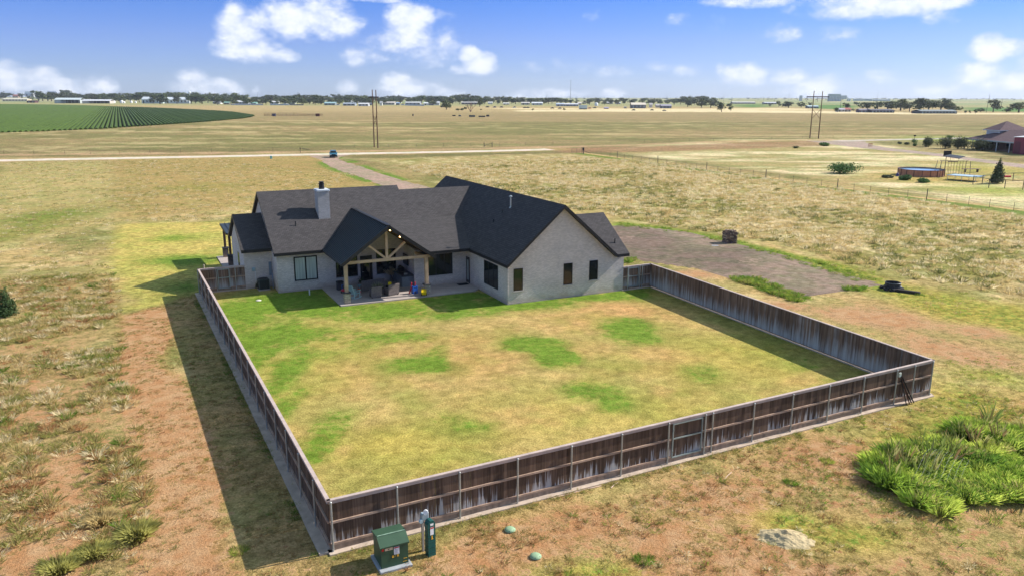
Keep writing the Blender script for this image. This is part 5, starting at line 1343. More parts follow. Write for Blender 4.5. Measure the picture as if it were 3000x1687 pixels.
# loose pale pipes and sticks on the grass
M_PVC = mat('pink_pvc', (.70, .50, .40), .6, .1)
def rod(u0, v0, u1, v1, label, r=.018):
    a, b = G(u0, v0), G(u1, v1); q = MB(); L = math.hypot(b[0]-a[0], b[1]-a[1])
    q.cyl((0, 0, r), (L*.5, .015, r+.01), r, n=8); q.cyl((L*.5, .015, r+.01), (L, 0, r), r, n=8)
    tag(q.build('pipe', M_PVC, None, (a[0], a[1], .0), math.atan2(b[1]-a[1], b[0]-a[0])), label, 'pipe')
rod(1614, 1461, 1672, 1446, 'pale pipe lying on the grass along the fence, left piece'); rod(1680, 1443, 1762, 1423, 'pale pipe lying on the grass along the fence, longer right piece')
rod(1790, 1429, 1811, 1413, 'short pale stick beside the pipes along the fence'); rod(2122, 1404, 2143, 1383, 'short orange stick lying alone in the grass below the fence', .012)
# bars leaning on the front fence
t = empty('leaning_bars', (35.0, 25.1, 0), R(1.5), 'bundle of black metal bars leaning on the fence near its right corner', 'metal bars')
for k, (x0, y0, x1, z1) in enumerate(((.62, -.10, .0, 1.62), (.30, -.08, .02, 1.55), (.08, -.06, -.02, 1.58), (.52, -.03, .06, 1.3))):
    q = MB(); q.bar((x0-.1, y0, .06), (x1-.25, .30, z1), .06, .05); part(q, 'bar', M_BLK if k != 1 else mat('rusty_bar', (.12, .05, .03), .8, .3), t)
q = MB(); q.box(-.40, -.24, .26, .33, 1.50, 1.72); part(q, 'white_cap', mat('cap_white', (.62, .66, .58), .7, .1), t)
# gadgets by the wall of the small wing
def condenser(x, y):
    t = empty('air_conditioner', (x, y, 0), 0, 'black air conditioner condenser against the wing wall', 'air conditioner')
    q = MB(); q.box(-.48, .48, -.48, .48, 0, .08); part(q, 'pad', M_CONC, t)
    M_AC = mat('condenser_shell', (.035, .045, .045), .5, .1)
    q = MB(); q.bevbox(-.43, .43, -.43, .43, .10, .92, .08); part(q, 'shell', M_AC, t)
    q = MB()
    for k in range(16):
        z = .17+k*.042; q.box(-.36, .36, -.442, -.432, z, z+.014)
    part(q, 'louvres', mat('louvre', (.012, .014, .016), .5, .05), t)
    q = MB(); q.cyl((0, 0, .92), (0, 0, .94), .33, n=24); part(q, 'fan_grille', M_BLK, t)
    q = MB()
    for x_ in (-.41, .37): q.box(x_, x_+.05, -.45, -.44, .1, .9)
    part(q, 'corner_trim', mat('condenser_trim', (.09, .11, .11), .5, .1), t)
condenser(9.22, 65.0)
t = empty('electric_meter', (8.62, 65.68, 0), 0, 'grey electric meter with white conduit on the wing wall', 'meter')
q = MB(); q.bevbox(-.14, .14, -.10, 0, 1.45, 1.75, .02); part(q, 'meter_box', mat('meter_grey', (.38, .46, .50), .5, .1), t)
q = MB(); q.cyl((-.03, -.10, 1.62), (-.03, -.20, 1.62), .09, n=14); part(q, 'dial', mat('dial_glass', (.3, .4, .45), .2, .05), t)
q = MB(); q.path([(.10, -.05, 1.46), (.10, -.05, .25), (.16, -.09, 0)], .025); part(q, 'conduit', M_WHITE, t)
t = empty('panel_box', (9.95, 65.68, 0), 0, 'blue grey electrical panel with a bent drain pipe by the corner of the wing', 'electrical panel')
q = MB(); q.box(-.12, .10, -.10, 0, 1.0, 2.1); part(q, 'panel', mat('panel_grey', (.20, .24, .30), .5, .1), t)
q = MB(); q.path([(.08, -.25, 1.2), (.08, -.35, .2), (0, -.75, .02)], .03); part(q, 'drain_pipe', mat('panel_pipe', (.40, .46, .60), .5, .05), t)
q = MB(); q.cyl((12.19, 61.5, 0), (12.19, 61.5, .42), .05, n=12); q.cyl((12.19, 61.5, .42), (12.19, 61.5, .46), .058, n=12)
tag(q.build('cleanout_pipe', M_WHITE), 'short white upright pipe in the lawn below the curtained window', 'pipe')
x, y = G(757.5, 880); q = MB(); q.lathe([(.001, .07), (.12, .06), (.20, .03), (.23, .0)], n=9); o = q.build('splash_stone', mat('pale_stone', (.62, .58, .50), .9, .15), None, (x, y, 0)); tag(o, 'flat pale stone lying in the sunlit grass by the wing', 'stone')
t = make_tree('wall_plant', (8.86, 65.52), .75, .45, (.10, .13, .09), 'small grey green plant by the condenser and meter', 'plant', seed=9, nleaf=260, leaf=.04, bushy=True)
tall = [c for c in t.children]
x, y = G(588, 790)
q = MB(); q.cyl((4.9, 66.3, 0), (4.9, 66.3, 2.1), .045, n=10); q.cyl((4.9, 66.3, 2.1), (4.9, 66.3, 2.2), .055, n=10); tag(q.build('marker_post', mat('pale_post', (.50, .42, .30), .8, .1)), 'thin pale post with dark cap behind the back left fence corner', 'post')

# ---- patio furniture
def wicker_chair(loc, rz, label, w=.78, cushion=True):
    t = empty('wicker_armchair', (loc[0], loc[1], .08), rz, label, 'armchair')
    q = MB(); q.bevbox(-w/2, w/2, -.38, .34, .06, .38, .03); part(q, 'seat_base', M_WICK, t)
    q = MB(); q.add([(-w/2, .28, .06), (w/2, .28, .06), (w/2, .36, .06), (-w/2, .36, .06), (-w/2-.03, .40, .92), (w/2+.03, .40, .92), (w/2+.03, .48, .90), (-w/2-.03, .48, .90)],
                    [(0, 3, 2, 1), (4, 5, 6, 7), (0, 1, 5, 4), (1, 2, 6, 5), (2, 3, 7, 6), (3, 0, 4, 7)]); part(q, 'backrest', M_WICK, t)
    for s in (-1, 1):
        q = MB(); q.bevbox(min(s*w/2, s*(w/2-.12)), max(s*w/2, s*(w/2-.12)), -.40, .30, .06, .62, .03); part(q, 'armrest', M_WICK, t)
    if cushion:
        q = MB(); q.bevbox(-w/2+.12, w/2-.12, -.36, .28, .38, .52, .04); part(q, 'cushion', M_CUSH, t)
    q = MB()
    for sx in (-1, 1):
        for sy in (-.34, .30): q.box(sx*(w/2-.06)-.03, sx*(w/2-.06)+.03, sy-.03, sy+.03, 0, .06)
    part(q, 'feet', M_BLK, t)
    return t
wicker_chair((16.66, 58.35), R(178), 'grey wicker armchair seen from behind, left of the one with the toy')
c2 = wicker_chair((18.02, 58.55), R(196), 'larger grey wicker armchair holding a yellow toy, near the patio edge', .95)
t = empty('ride_on_toy', (18.0, 58.75, .60), R(150), 'black and yellow toy ride-on sitting in the wicker armchair', 'toy')
q = MB(); q.bevbox(-.30, .30, -.20, .20, 0, .20, .05); part(q, 'body', M_BLK, t)
q = MB(); q.bevbox(-.14, .14, -.02, .16, .20, .48, .05); part(q, 'seat', M_YEL, t)
for s in (-1, 1):
    q = MB(); q.cyl((s*.30, -.1, .06), (s*.36, -.1, .06), .12, n=14); part(q, 'wheel', M_BLK, t)
t = empty('wicker_sofa', (17.1, 60.9, .08), R(186), 'grey wicker sofa with its back to the door wall', 'sofa')
q = MB(); q.bevbox(-1.0, 1.0, -.42, .36, .06, .36, .03); part(q, 'seat_base', M_WICK, t)
q = MB(); q.bevbox(-1.0, 1.0, .30, .44, .06, .88, .03); part(q, 'backrest', M_WICK, t)
for s in (-1, 1): q = MB(); q.bevbox(min(s*1.0, s*.86), max(s*1.0, s*.86), -.44, .30, .06, .60, .03); part(q, 'armrest', M_WICK, t)
for s in (-.43, .43): q = MB(); q.bevbox(s-.42, s+.42, -.40, .28, .36, .50, .04); part(q, 'cushion', M_CUSH, t)
t = empty('coffee_table', (17.5, 59.7, .08), R(6), 'low dark wicker table between sofa and armchairs', 'table')
q = MB(); q.bevbox(-.5, .5, -.3, .3, .34, .40, .01); part(q, 'table_top', M_CUSH, t)
for sx in (-.44, .44):
    for sy in (-.25, .25): q = MB(); q.box(sx-.03, sx+.03, sy-.03, sy+.03, 0, .34); part(q, 'leg', M_WICK, t)
# potted ornamental grass between the chairs
t = empty('potted_plant', (17.02, 59.0, .08), 0, 'potted striped grass plant standing between sofa and armchair', 'plant')
q = MB(); q.lathe([(.001, 0), (.12, 0), (.17, .34), (.15, .34), (.14, .28), (.001, .28)], n=14); part(q, 'pot', mat('pale_pot', (.40, .38, .33), .7, .1), t)
o = blade_mesh('foliage', np.array([0.0]), np.array([0.0]), np.array([.95]), np.array([.22]), 120, np.array([(.30, .30, .18)]), M_BLADE, kind=None, wid=.012, flop=.3, jitter=.5); o.parent = t; o.location = (0, 0, .28)
if 'kind' in o: del o['kind']
# mint rocking chair
t = empty('rocking_chair', (15.10, 58.70, .08), R(118), 'mint green wooden rocking chair near the left patio column', 'rocking chair')
for s in (-.27, .27):
    q = MB(); pts = [(s, -.50+.1*k, .02+.035*((k-5)/5.0)**2*3) for k in range(11)]
    for a, b in zip(pts[:-1], pts[1:]): q.bar(a, b, .035, .045)
    part(q, 'rocker', M_MINT, t)
    q = MB(); q.bar((s, -.28, .05), (s, -.32, .62), .04, .05); part(q, 'leg', M_MINT, t)
    q = MB(); q.bar((s, .30, .05), (s, .22, .42), .04, .05); part(q, 'leg', M_MINT, t)
    q = MB(); q.bar((s*1.08, -.42, .64), (s*1.08, .26, .60), .09, .025); part(q, 'armrest', M_MINT, t)
    q = MB(); q.bar((s, .20, .38), (s, .50, 1.12), .035, .045); part(q, 'back_post', M_MINT, t)
q = MB()
for k in range(6): q.bar((-.28, -.30+.10*k, .40-.008*k), (.28, -.30+.10*k, .40-.008*k), .075, .02)
part(q, 'seat', M_MINT, t)
q = MB()
for k in range(6): f = .1+k*.16; q.bar((-.27, .20+.30*f, .38+.74*f), (.27, .20+.30*f, .38+.74*f), .02, .085, up=(0, -.93, .37))
part(q, 'backrest', M_MINT, t)
# outdoor kitchen in the corner
t = empty('kitchen_counter', (20.10, 61.75, .08), 0, 'grey outdoor kitchen counter with dark top in the porch corner', 'counter')
q = MB(); q.box(-.50, .58, -1.25, 1.35, 0, .86); part(q, 'cabinet', mat('counter_grey', (.22, .24, .25), .8, .08), t)
q = MB(); q.bevbox(-.56, .59, -1.32, 1.36, .86, .92, .01); part(q, 'countertop', mat('slate_top', (.05, .06, .065), .35, .15), t)
for y_ in (-.9, .3): q = MB(); q.box(-.512, -.503, y_, y_+.9, .1, .8); part(q, 'cabinet_door', mat('counter_door', (.17, .18, .19), .7, .05), t)
t = empty('grill', (20.2, 62.6, 1.0), 0, 'rounded black grill on the counter under the television', 'grill')
q = MB(); q.bevbox(-.25, .25, -.32, .32, 0, .22, .03); part(q, 'firebox', M_BLK, t)
q = MB()
pr = [(-.25+.5*k/8, .22+.20*math.sin(math.pi*k/8)) for k in range(9)]
q.add([(p[0], -.30, p[1]) for p in pr]+[(p[0], .30, p[1]) for p in pr], [tuple(range(9)), tuple(reversed(range(9, 18)))]+[(i+1, i, i+9, i+10) for i in range(8)]); part(q, 'hood', M_BLK, t)
q = MB(); q.cyl((-.30, -.2, .28), (-.30, .2, .28), .015); part(q, 'handle', MATS['brushed_steel'], t)
t = empty('dried_flowers', (19.35, 62.75, .08), 0, 'tan dried pampas arrangement beside the counter', 'flower arrangement')
q = MB(); q.lathe([(.001, 0), (.10, 0), (.14, .25), (.06, .60), (.08, .66)], n=14); part(q, 'vase', mat('clay_vase', (.14, .12, .11), .7, .1), t)
o = blade_mesh('plumes', np.array([0.0]), np.array([0.0]), np.array([.75]), np.array([.42]), 70, np.array([(.62, .50, .32)]), M_BLADE, kind=None, wid=.03, flop=.5, jitter=.3); o.parent = t; o.location = (0, 0, .6)
t = empty('ornaments', (20.05, 60.9, 1.0), 0, 'small pale ornament on the front end of the counter', 'ornament')
q = MB(); q.sphere((0, 0, .09), .09, 8, 6); q.sphere((.14, .06, .07), .07, 8, 6); q.box(-.15, -.07, -.05, .08, 0, .16); part(q, 'figures', mat('pale_ornament', (.45, .42, .36), .7, .3, 9), t)
t = empty('television', (20.69, 62.70, 1.92), 0, 'wall mounted black television under the porch', 'television')
q = MB(); q.box(-.10, -.05, -.80, .80, -.42, .46); part(q, 'housing', M_BLK, t)
q = MB(); q.box(-.106, -.101, -.77, .77, -.39, .43); part(q, 'screen', M_GLASS, t)
q = MB(); q.box(-.05, 0, -.15, .15, -.1, .1); part(q, 'bracket', M_BLK, t)
t = empty('wall_lantern', (20.69, 61.35, 2.0), 0, 'small round white wall fitting beside the television', 'wall light')
q = MB(); q.cyl((0, 0, 0), (-.06, 0, 0), .07, n=12); part(q, 'base', M_WHITE, t)
t = empty('ceiling_fan', (17.45, 60.0, 5.35), R(20), 'dark ceiling fan hanging under the porch ridge', 'ceiling fan')
q = MB(); q.cyl((0, 0, -.5), (0, 0, .3), .02); part(q, 'rod', M_BLK, t)
q = MB(); q.lathe([(.001, -.68), (.10, -.66), (.13, -.58), (.10, -.50), (.001, -.48)], n=14); part(q, 'motor', M_BLK, t)
for k in range(5):
    q = MB(); q.add([(.12, -.05, -.57), (.75, -.08, -.56), (.75, .07, -.59), (.12, .04, -.60), (.12, -.05, -.58), (.75, -.08, -.57), (.75, .07, -.60), (.12, .04, -.61)], [(0, 1, 2, 3), (7, 6, 5, 4), (0, 4, 5, 1), (2, 6, 7, 3), (1, 5, 6, 2), (3, 7, 4, 0)])
    q.xform(Matrix.Rotation(k*2*math.pi/5, 4, 'Z')); part(q, 'blade', mat('fan_blade', (.05, .03, .025), .6, .1), t)
# toys at the right column
t = empty('toy_slide_chair', (19.83, 58.12, .08), R(10), 'blue and red plastic toddler step toy by the right patio column', 'toy')
q = MB()
for s in (-.17, .17): q.box(s-.03, s+.03, -.16, .16, 0, .62)
q.box(-.17, .17, -.15, -.11, .30, .60); q.box(-.17, .17, -.15, .12, .22, .27); part(q, 'blue_frame', M_BLUE, t)
q = MB(); q.box(-.12, -.04, -.162, -.151, .46, .52); q.box(.02, .10, -.162, -.151, .46, .52); part(q, 'cutouts', M_BLK, t)
for s in (-.20, .14): q = MB(); q.cyl((s, .15, .40), (s, .13, .82), .045, n=10); q.sphere((s, .13, .84), .06, 8, 6); part(q, 'red_handle', M_REDP, t)
q = MB(); q.add([(-.45, .05, .02), (-.20, .05, .50), (-.20, .22, .50), (-.45, .22, .02), (-.45, .05, -.0), (-.18, .05, .46), (-.18, .22, .46), (-.45, .22, 0)], [(0, 1, 2, 3), (7, 6, 5, 4), (0, 4, 5, 1), (3, 2, 6, 7)]); part(q, 'red_chute', M_REDP, t)
t = empty('toy_tractor', (20.32, 57.28, .08), R(160), 'yellow and green toy dump tractor at the patio edge', 'toy')
q = MB(); q.bevbox(-.14, .14, -.30, .05, .16, .32, .03); part(q, 'chassis', mat('green_plastic', (.02, .16, .05), .4, .1), t)
q = MB(); q.add([(-.18, -.10, .30), (.18, -.10, .30), (.16, .42, .12), (-.16, .42, .12), (-.20, -.12, .52), (.20, -.12, .52), (.20, .46, .34), (-.20, .46, .34)], [(0, 3, 2, 1), (0, 1, 5, 4), (1, 2, 6, 5), (2, 3, 7, 6), (3, 0, 4, 7), (4, 5, 6, 7)]); part(q, 'yellow_bucket', M_YEL, t)
for sx in (-.18, .18):
    for sy, r_ in ((-.22, .13), (.18, .11)):
        q = MB(); q.cyl((sx-.04, sy, r_), (sx+.04, sy, r_), r_, n=16); wob = part(q, 'wheel', M_BLK, t)
        q = MB(); q.cyl((sx-.048, sy, r_), (sx+.048, sy, r_), r_*.55, n=12); part(q, 'rim', M_YEL, wob)
t = empty('toy_car', (14.85, 60.6, .08), R(30), 'red toy ride-on car beside the left patio column', 'toy')
q = MB(); q.bevbox(-.20, .20, -.32, .32, .10, .30, .05); part(q, 'body', M_REDP, t)
q = MB(); q.bar((-.10, .22, .28), (-.10, .28, .62), .03); q.bar((-.10, .28, .62), (.10, .28, .62), .03); part(q, 'push_handle', M_BLUE, t)
for sx in (-.2, .2):
    for sy in (-.2, .2): q = MB(); q.cyl((sx-.03, sy, .09), (sx+.03, sy, .09), .09, n=12); part(q, 'wheel', M_BLK, t)
t = empty('tricycle', (15.9, 60.3, .08), R(-20), 'small orange and teal tricycle behind the rocking chair', 'tricycle')
q = MB(); q.bar((0, -.25, .2), (0, .2, .28), .04); q.bar((0, .2, .1), (0, .16, .55), .03); q.bar((-.16, .16, .55), (.16, .16, .55), .03); part(q, 'frame', mat('teal_plastic', (.1, .4, .45), .4, .05), t)
q = MB(); q.bevbox(-.10, .10, -.18, .02, .28, .34, .02); part(q, 'seat', mat('orange_plastic', (.65, .12, .03), .4, .05), t)
for p in ((0, .2), (-.14, -.25), (.14, -.25)): q = MB(); q.cyl((p[0]-.02, p[1], .12), (p[0]+.02, p[1], .12), .12, n=14); part(q, 'wheel', M_REDP, t)
t = empty('cooler_bin', (14.75, 61.9, .08), 0, 'dark bin standing under the left porch window', 'bin')
q = MB(); q.bevbox(-.25, .25, -.22, .22, 0, .62, .03); part(q, 'body', M_CUSH, t)
q = MB(); q.bevbox(-.27, .27, -.24, .24, .62, .70, .02); part(q, 'lid', M_BLK, t)
q = MB(); q.box(24.05, 24.95, 59.0, 59.6, .081, .10); tag(q.build('doormat', mat('doormat', (.012, .014, .02), .95, .3, 20)), 'black doormat at the side door of the patio', 'doormat')
t = make_tree('door_plant', (16.72, 62.75), 1.0, .5, (.03, .06, .02), 'small dark green plant left of the patio door', 'plant', seed=19, nleaf=300, leaf=.05, bushy=True)

# ---- firewood pallet and burn ring on the gravel
x, y = G(2137, 711); t = empty('firewood_stack', (x, y, 0), R(-20), 'square stack of split firewood on a pallet at the gravel edge', 'firewood')
q = MB()
for k in range(6): q.box(-.62, .62, -.60+k*.22, -.50+k*.22, .10, .13)
for k in (-.55, 0, .5): q.box(k-.04, k+.04, -.62, .62, 0, .10)
part(q, 'pallet', mat('pallet_wood', (.20, .14, .16), .9, .3, 6), t)
M_WOOD = [mat('split_log', (.26, .18, .13), .9, .35, 5), mat('split_log_pale', (.46, .36, .24), .9, .3, 5), mat('log_bark', (.12, .085, .07), .95, .3, 6)]
q = MB(); r_ = random.Random(3)
for L in range(9):
    n_ = 9
    for k in range(n_):
        for row in range(3):
            q.cur = r_.choice((0, 0, 1, 2, 2)); z = .18+L*.125+r_.uniform(-.02, .02)
            if L % 2: q.cyl((-.58+k*.145+r_.uniform(-.02, .02), -.62+row*.42, z), (-.58+k*.145+r_.uniform(-.05, .05), -.22+row*.42+r_.uniform(-.04, .04), z+r_.uniform(-.02, .02)), r_.uniform(.05, .075), n=5)
            else: q.cyl((-.64+row*.42, -.56+k*.14+r_.uniform(-.02, .02), z), (-.24+row*.42, -.56+k*.14+r_.uniform(-.04, .04), z), r_.uniform(.05, .075), n=5)
for k in range(22): q.cur = r_.choice((0, 1, 2)); a = r_.uniform(0, 3.1); cx, cy = r_.uniform(-.4, .4), r_.uniform(-.4, .4); q.cyl((cx-.2*math.cos(a), cy-.2*math.sin(a), 1.30), (cx+.2*math.cos(a), cy+.2*math.sin(a), 1.36), .06, n=5)
part(q, 'logs', M_WOOD, t)
x, y = G(2095, 720); q = MB(); q.bevbox(-.35, .35, -.12, .12, 0, .03, .01); tag(q.build('scrap_sheet', mat('scrap_metal', (.50, .56, .60), .4, .2), None, (x, y, 0), R(-30)), 'small pale metal scrap on the gravel in front of the firewood', 'scrap')
x, y = G(2614, 848); t = empty('burn_ring', (x, y, 0), 0, 'black steel ring on a charred pile at the tip of the gravel patch', 'fire ring')
q = MB(); q.lathe([(.60, .18), (.60, .62), (.565, .62), (.565, .20)], n=28); part(q, 'ring', mat('charred_steel', (.03, .034, .045), .6, .3, 4), t)
q = MB(); q.lathe([(.605, .58), (.625, .60), (.605, .62)], n=28); part(q, 'rim', mat('rim_steel', (.14, .16, .18), .4, .1), t)
q = MB(); q.cyl((-.2, .1, .2), (.1, .0, .5), .06); q.cyl((.3, -.1, .2), (0, .2, .45), .05); q.cyl((-.75, 0, .28), (-.45, .1, .34), .03); part(q, 'charred_wood', mat('char', (.05, .04, .035), .95, .4, 6), t)
q = MB(); r_ = random.Random(5)
for k in range(34):
    a = r_.uniform(0, 6.28); rr = .35+.5*r_.random(); w = r_.uniform(.10, .2); cx, cy = rr*math.cos(a), rr*math.sin(a); q.bevbox(cx-w, cx+w, cy-w*.8, cy+w*.8, 0, r_.uniform(.10, .24), .03)
part(q, 'rubble', mat('charred_rubble', (.035, .035, .042), .95, .5, 5), t)
q = MB(); q.bevbox(.45, .75, -.32, -.12, .16, .26, .03); part(q, 'pale_block', mat('pale_block', (.5, .52, .58), .8, .1), t)
x, y = G(2652, 857); q = MB(); q.bevbox(-1.1, 1.1, -.18, .18, 0, .22, .05); q.xform(Matrix.Rotation(0, 4, 'Z')); tag(q.build('charred_beam', mat('char', (.05, .04, .035), .95, .4, 6), None, (x, y, 0), R(-62)), 'long charred beam lying right of the burn ring', 'beam')
# wire panel lost in the tall weeds
x, y = GD(2360, 1215); t = empty('stock_fencing', (x, y, 0), R(20), 'bent wire stock panel lying in the tall weeds', 'fencing')
M_WIRE = mat('bright_wire', (.34, .34, .31), .4, .1, metal=.5)
q = MB()
def wz(a, b): return .58+.22*math.sin(a*1.2+b)+.12*b
for k in range(8):
    b = -.75+k*.21; pts = [(a, b+.1*math.sin(a), wz(a, b)) for a in np.linspace(-1.6, 1.6, 9)]; q.path(pts, .0032, 4)
for k in range(15):
    a = -1.6+k*.228; pts = [(a, b+.1*math.sin(a), wz(a, b)) for b in np.linspace(-.75, .72, 5)]; q.path(pts, .0028, 4)
part(q, 'mesh', M_WIRE, t)
# ------------------------------------------------------------------ road side, neighbours, horizon
# parked car on the driveway mouth
def make_car(loc, rz, label, paint):
    t = empty('parked_car', (loc[0], loc[1], .012), rz, label, 'car')
    side = [(-2.28, .42), (-2.30, .78), (-2.20, .98), (-1.35, 1.10), (-.95, 1.14), (2.05, 1.16), (2.25, .95), (2.28, .45), (1.9, .30), (-1.9, .30)]   # x forward is negative (front)
    q = MB(); n = len(side); w = .93
    ring = []
    for yy, sx, dz in ((-w, .97, 0), (-w+.10, 1.0, .03), (w-.10, 1.0, .03), (w, .97, 0)):
        ring.append([(p[0]*sx, yy, p[1]+(dz if p[1] > .9 else 0)) for p in side])
    q.add([p for r_ in ring for p in r_], [tuple(range(n)), tuple(reversed(range(3*n, 4*n)))]+[(j*n+i, (j+1)*n+i, (j+1)*n+(i+1) % n, j*n+(i+1) % n) for j in range(3) for i in range(n)]); part(q, 'body', paint, t)
    q = MB(); gb = [(-1.15, .86), (1.98, .86)]; tp = [(-.42, .66), (1.62, .66)]
    vs_ = [(-1.12, -.86, 1.12), (2.0, -.86, 1.14), (2.0, .86, 1.14), (-1.12, .86, 1.12), (-.35, -.68, 1.68), (1.60, -.68, 1.70), (1.60, .68, 1.70), (-.35, .68, 1.68)]
    q.add(vs_, [(0, 1, 5, 4), (1, 2, 6, 5), (2, 3, 7, 6), (3, 0, 4, 7), (4, 5, 6, 7)]); cab = part(q, 'cabin', paint, t)
    q = MB(); q.add([(-1.085, -.76, 1.17), (-1.085, .76, 1.17), (-.42, .62, 1.64), (-.42, -.62, 1.64)], [(0, 1, 2, 3)]); q.xform(Matrix.Translation((-.012, 0, .012))); part(q, 'windshield', M_GLASS, t)
    for s in (-1, 1):
        q = MB(); q.add([(-.80, s*.868, 1.19), (1.80, s*.868, 1.20), (1.50, s*.72, 1.60), (-.30, s*.72, 1.60)], [(0, 1, 2, 3) if s < 0 else (3, 2, 1, 0)]); part(q, 'side_window', M_GLASS, t)
        q = MB(); q.bevbox(-.95, -.80, min(s*.90, s*1.08), max(s*.90, s*1.08), 1.08, 1.22, .02); part(q, 'mirror', paint, t)
        q = MB(); q.box(-2.31, -2.20, min(s*.55, s*.88), max(s*.55, s*.88), .74, .88); part(q, 'headlight', mat('headlight', (.7, .8, .8), .15, .05), t)
        for x_ in (-1.42, 1.42):
            q = MB(); q.cyl((x_, s*.74, .35), (x_, s*.95, .35), .35, n=20); wh = part(q, 'wheel', mat('tyre', (.02, .02, .02), .8, .1), t)
            q = MB(); q.cyl((x_, s*.94, .35), (x_, s*.962, .35), .21, n=14); part(q, 'rim', mat('rim_alloy', (.5, .5, .52), .3, .05, metal=.8), wh)
    q = MB(); q.box(-2.33, -2.26, -.75, .75, .36, .66); part(q, 'bumper', M_BLK, t)
    q = MB(); q.box(-2.325, -2.27, -.42, .42, .70, .86); part(q, 'grille', M_BLK, t)
    return t
x, y = G(977, 461.5)
make_car((x, y), R(90-12), 'teal blue sport utility car parked where the drive meets the road', mat('teal_car_paint', (.03, .16, .24), .25, .1, spec=.6))
# two H-frame pole structures
M_POLE = mat('pole_wood', (.16, .095, .06), .9, .3, 1.2, stretch=(1, 1, .3))
def hframe(u, v, h, ang, sp, label, arm=8.4):
    x, y = G(u, v); view = math.atan2(y, x); t = empty('utility_pole', (x, y, 0), view+ang, label, 'utility pole', 'timber H-frame power poles')
    for s, dh in ((-1, 0), (1, .1)):
        q = MB(); q.cyl((s*sp/2, 0, -.5), (s*sp/2*.98, 0, h+dh), .21, .14, 10); part(q, 'pole', M_POLE, t)
    za = h-2.1
    q = MB(); q.bar((-arm/2, .2, za), (arm/2, .2, za), .34, .38); part(q, 'crossarm', mat('crossarm_wood', (.07, .05, .05), .9, .2), t)
    for s in (-1, 1): q = MB(); q.bar((s*sp/2, .18, za-1.0-3.3), (-s*sp/2, .18, za-4.3-3.9+2.4), .12, .12) if False else q.bar((s*sp/2, .18*s, za-4.4), (-s*sp/2, .18*s, za-8.0), .12, .12); part(q, 'brace', M_POLE, t)
    for p in (-arm/2+.15, 0, arm/2-.15):
        q = MB()
        for k in range(8): q.cyl((p, .2, za-.25-k*.19), (p, .2, za-.34-k*.19), .13, .06, 8)
        q.cyl((p, .2, za), (p, .2, za-1.8), .025, n=6); part(q, 'insulator', mat('insulator', (.06, .055, .07), .3, .1), t)
hframe(1102, 433.5, 17.0, R(19), 3.3, 'timber H-frame power poles seen almost edge on, behind the parked car')
hframe(2385, 406.5, 17.4, R(68), 3.3, 'timber H-frame power poles with visible crossarm, right side of the field')
# barbed wire fence with steel posts
PU = [1675, 1689, 1705, 1787, 1808, 1829, 1853, 1878, 1902, 1927, 1953, 1980, 2009, 2040, 2070, 2102, 2136, 2168, 2206, 2243, 2282, 2323, 2363, 2406, 2453, 2501, 2549, 2602, 2658, 2714, 2772, 2837, 2898, 2969, 3050, 3140]
TALL = {1705, 1808, 1927, 2070, 2243, 2453, 2714}
LINEPX = [(1640, 445), (1706, 451), (1808, 465), (1905, 477.5), (2025, 493.5), (2100, 504), (2243, 524), (2453, 554), (2711, 586), (2840, 602), (3000, 622), (3200, 650)]
M_TP = mat('t_post', (.09, .075, .065), .8, .2); M_BW = mat('barbed_wire', (.10, .08, .07), .7, .1)
def wire_fence(pxs, label, hh=1.25, tall=(), line=LINEPX, wires=(.35, .7, 1.05)):
    P0 = [G(u, float(np.interp(u, [l_[0] for l_ in line], [l_[1] for l_ in line]))) for u in pxs]
    o0 = P0[0]; t = empty('wire_fence', (o0[0], o0[1], 0), 0, label, 'wire fence')
    L = [(p[0]-o0[0], p[1]-o0[1]) for p in P0]
    for (px, p) in zip(pxs, L):
        q = MB(); tl = px in tall
        q.cyl((p[0], p[1], -.1), (p[0]+random.uniform(-.04, .04), p[1], 1.75 if tl else hh), .07 if tl else .03, n=6); part(q, 'wooden_post' if tl else 'steel_post', M_TP, t)
    for z in wires:
        q = MB(); q.path([(p[0], p[1], z) for p in L], .012, 4); part(q, 'wire', M_BW, t)
    return t
wire_fence(PU, 'long barbed wire fence with thin posts crossing the right hand field', tall=TALL)
RL = [(0, 462), (375, 456), (750, 449), (1100, 442), (1613, 428), (1900, 418), (2440, 407)]
wire_fence([12, 100, 190, 265, 350, 440, 530, 620, 712, 800, 1038, 1138, 1220, 1300, 1380], 'sparse post and wire fence along the far side of the white road', 1.1, line=[(0, 455), (375, 451.5), (750, 445), (1038, 434.5), (1500, 429)], wires=(.5, .9))
wire_fence([1463, 1540, 1620, 1705, 1790, 1888, 1910, 1960, 2020, 2090, 2170, 2260, 2350, 2440], 'post and wire fence along the dirt track right of the poles', 1.15, line=[(1463, 430), (1705, 424), (1888, 419), (2200, 412), (2440, 406)], wires=(.4, .8, 1.1))
wire_fence([0, 60, 140, 180, 235, 300, 370, 440, 467, 540, 583, 641, 700, 736], 'low fence posts around the edge of the green crop', 1.3, line=[(0, 396), (180, 389), (467, 373), (583, 363), (641, 357), (736, 349)], wires=(.9,))
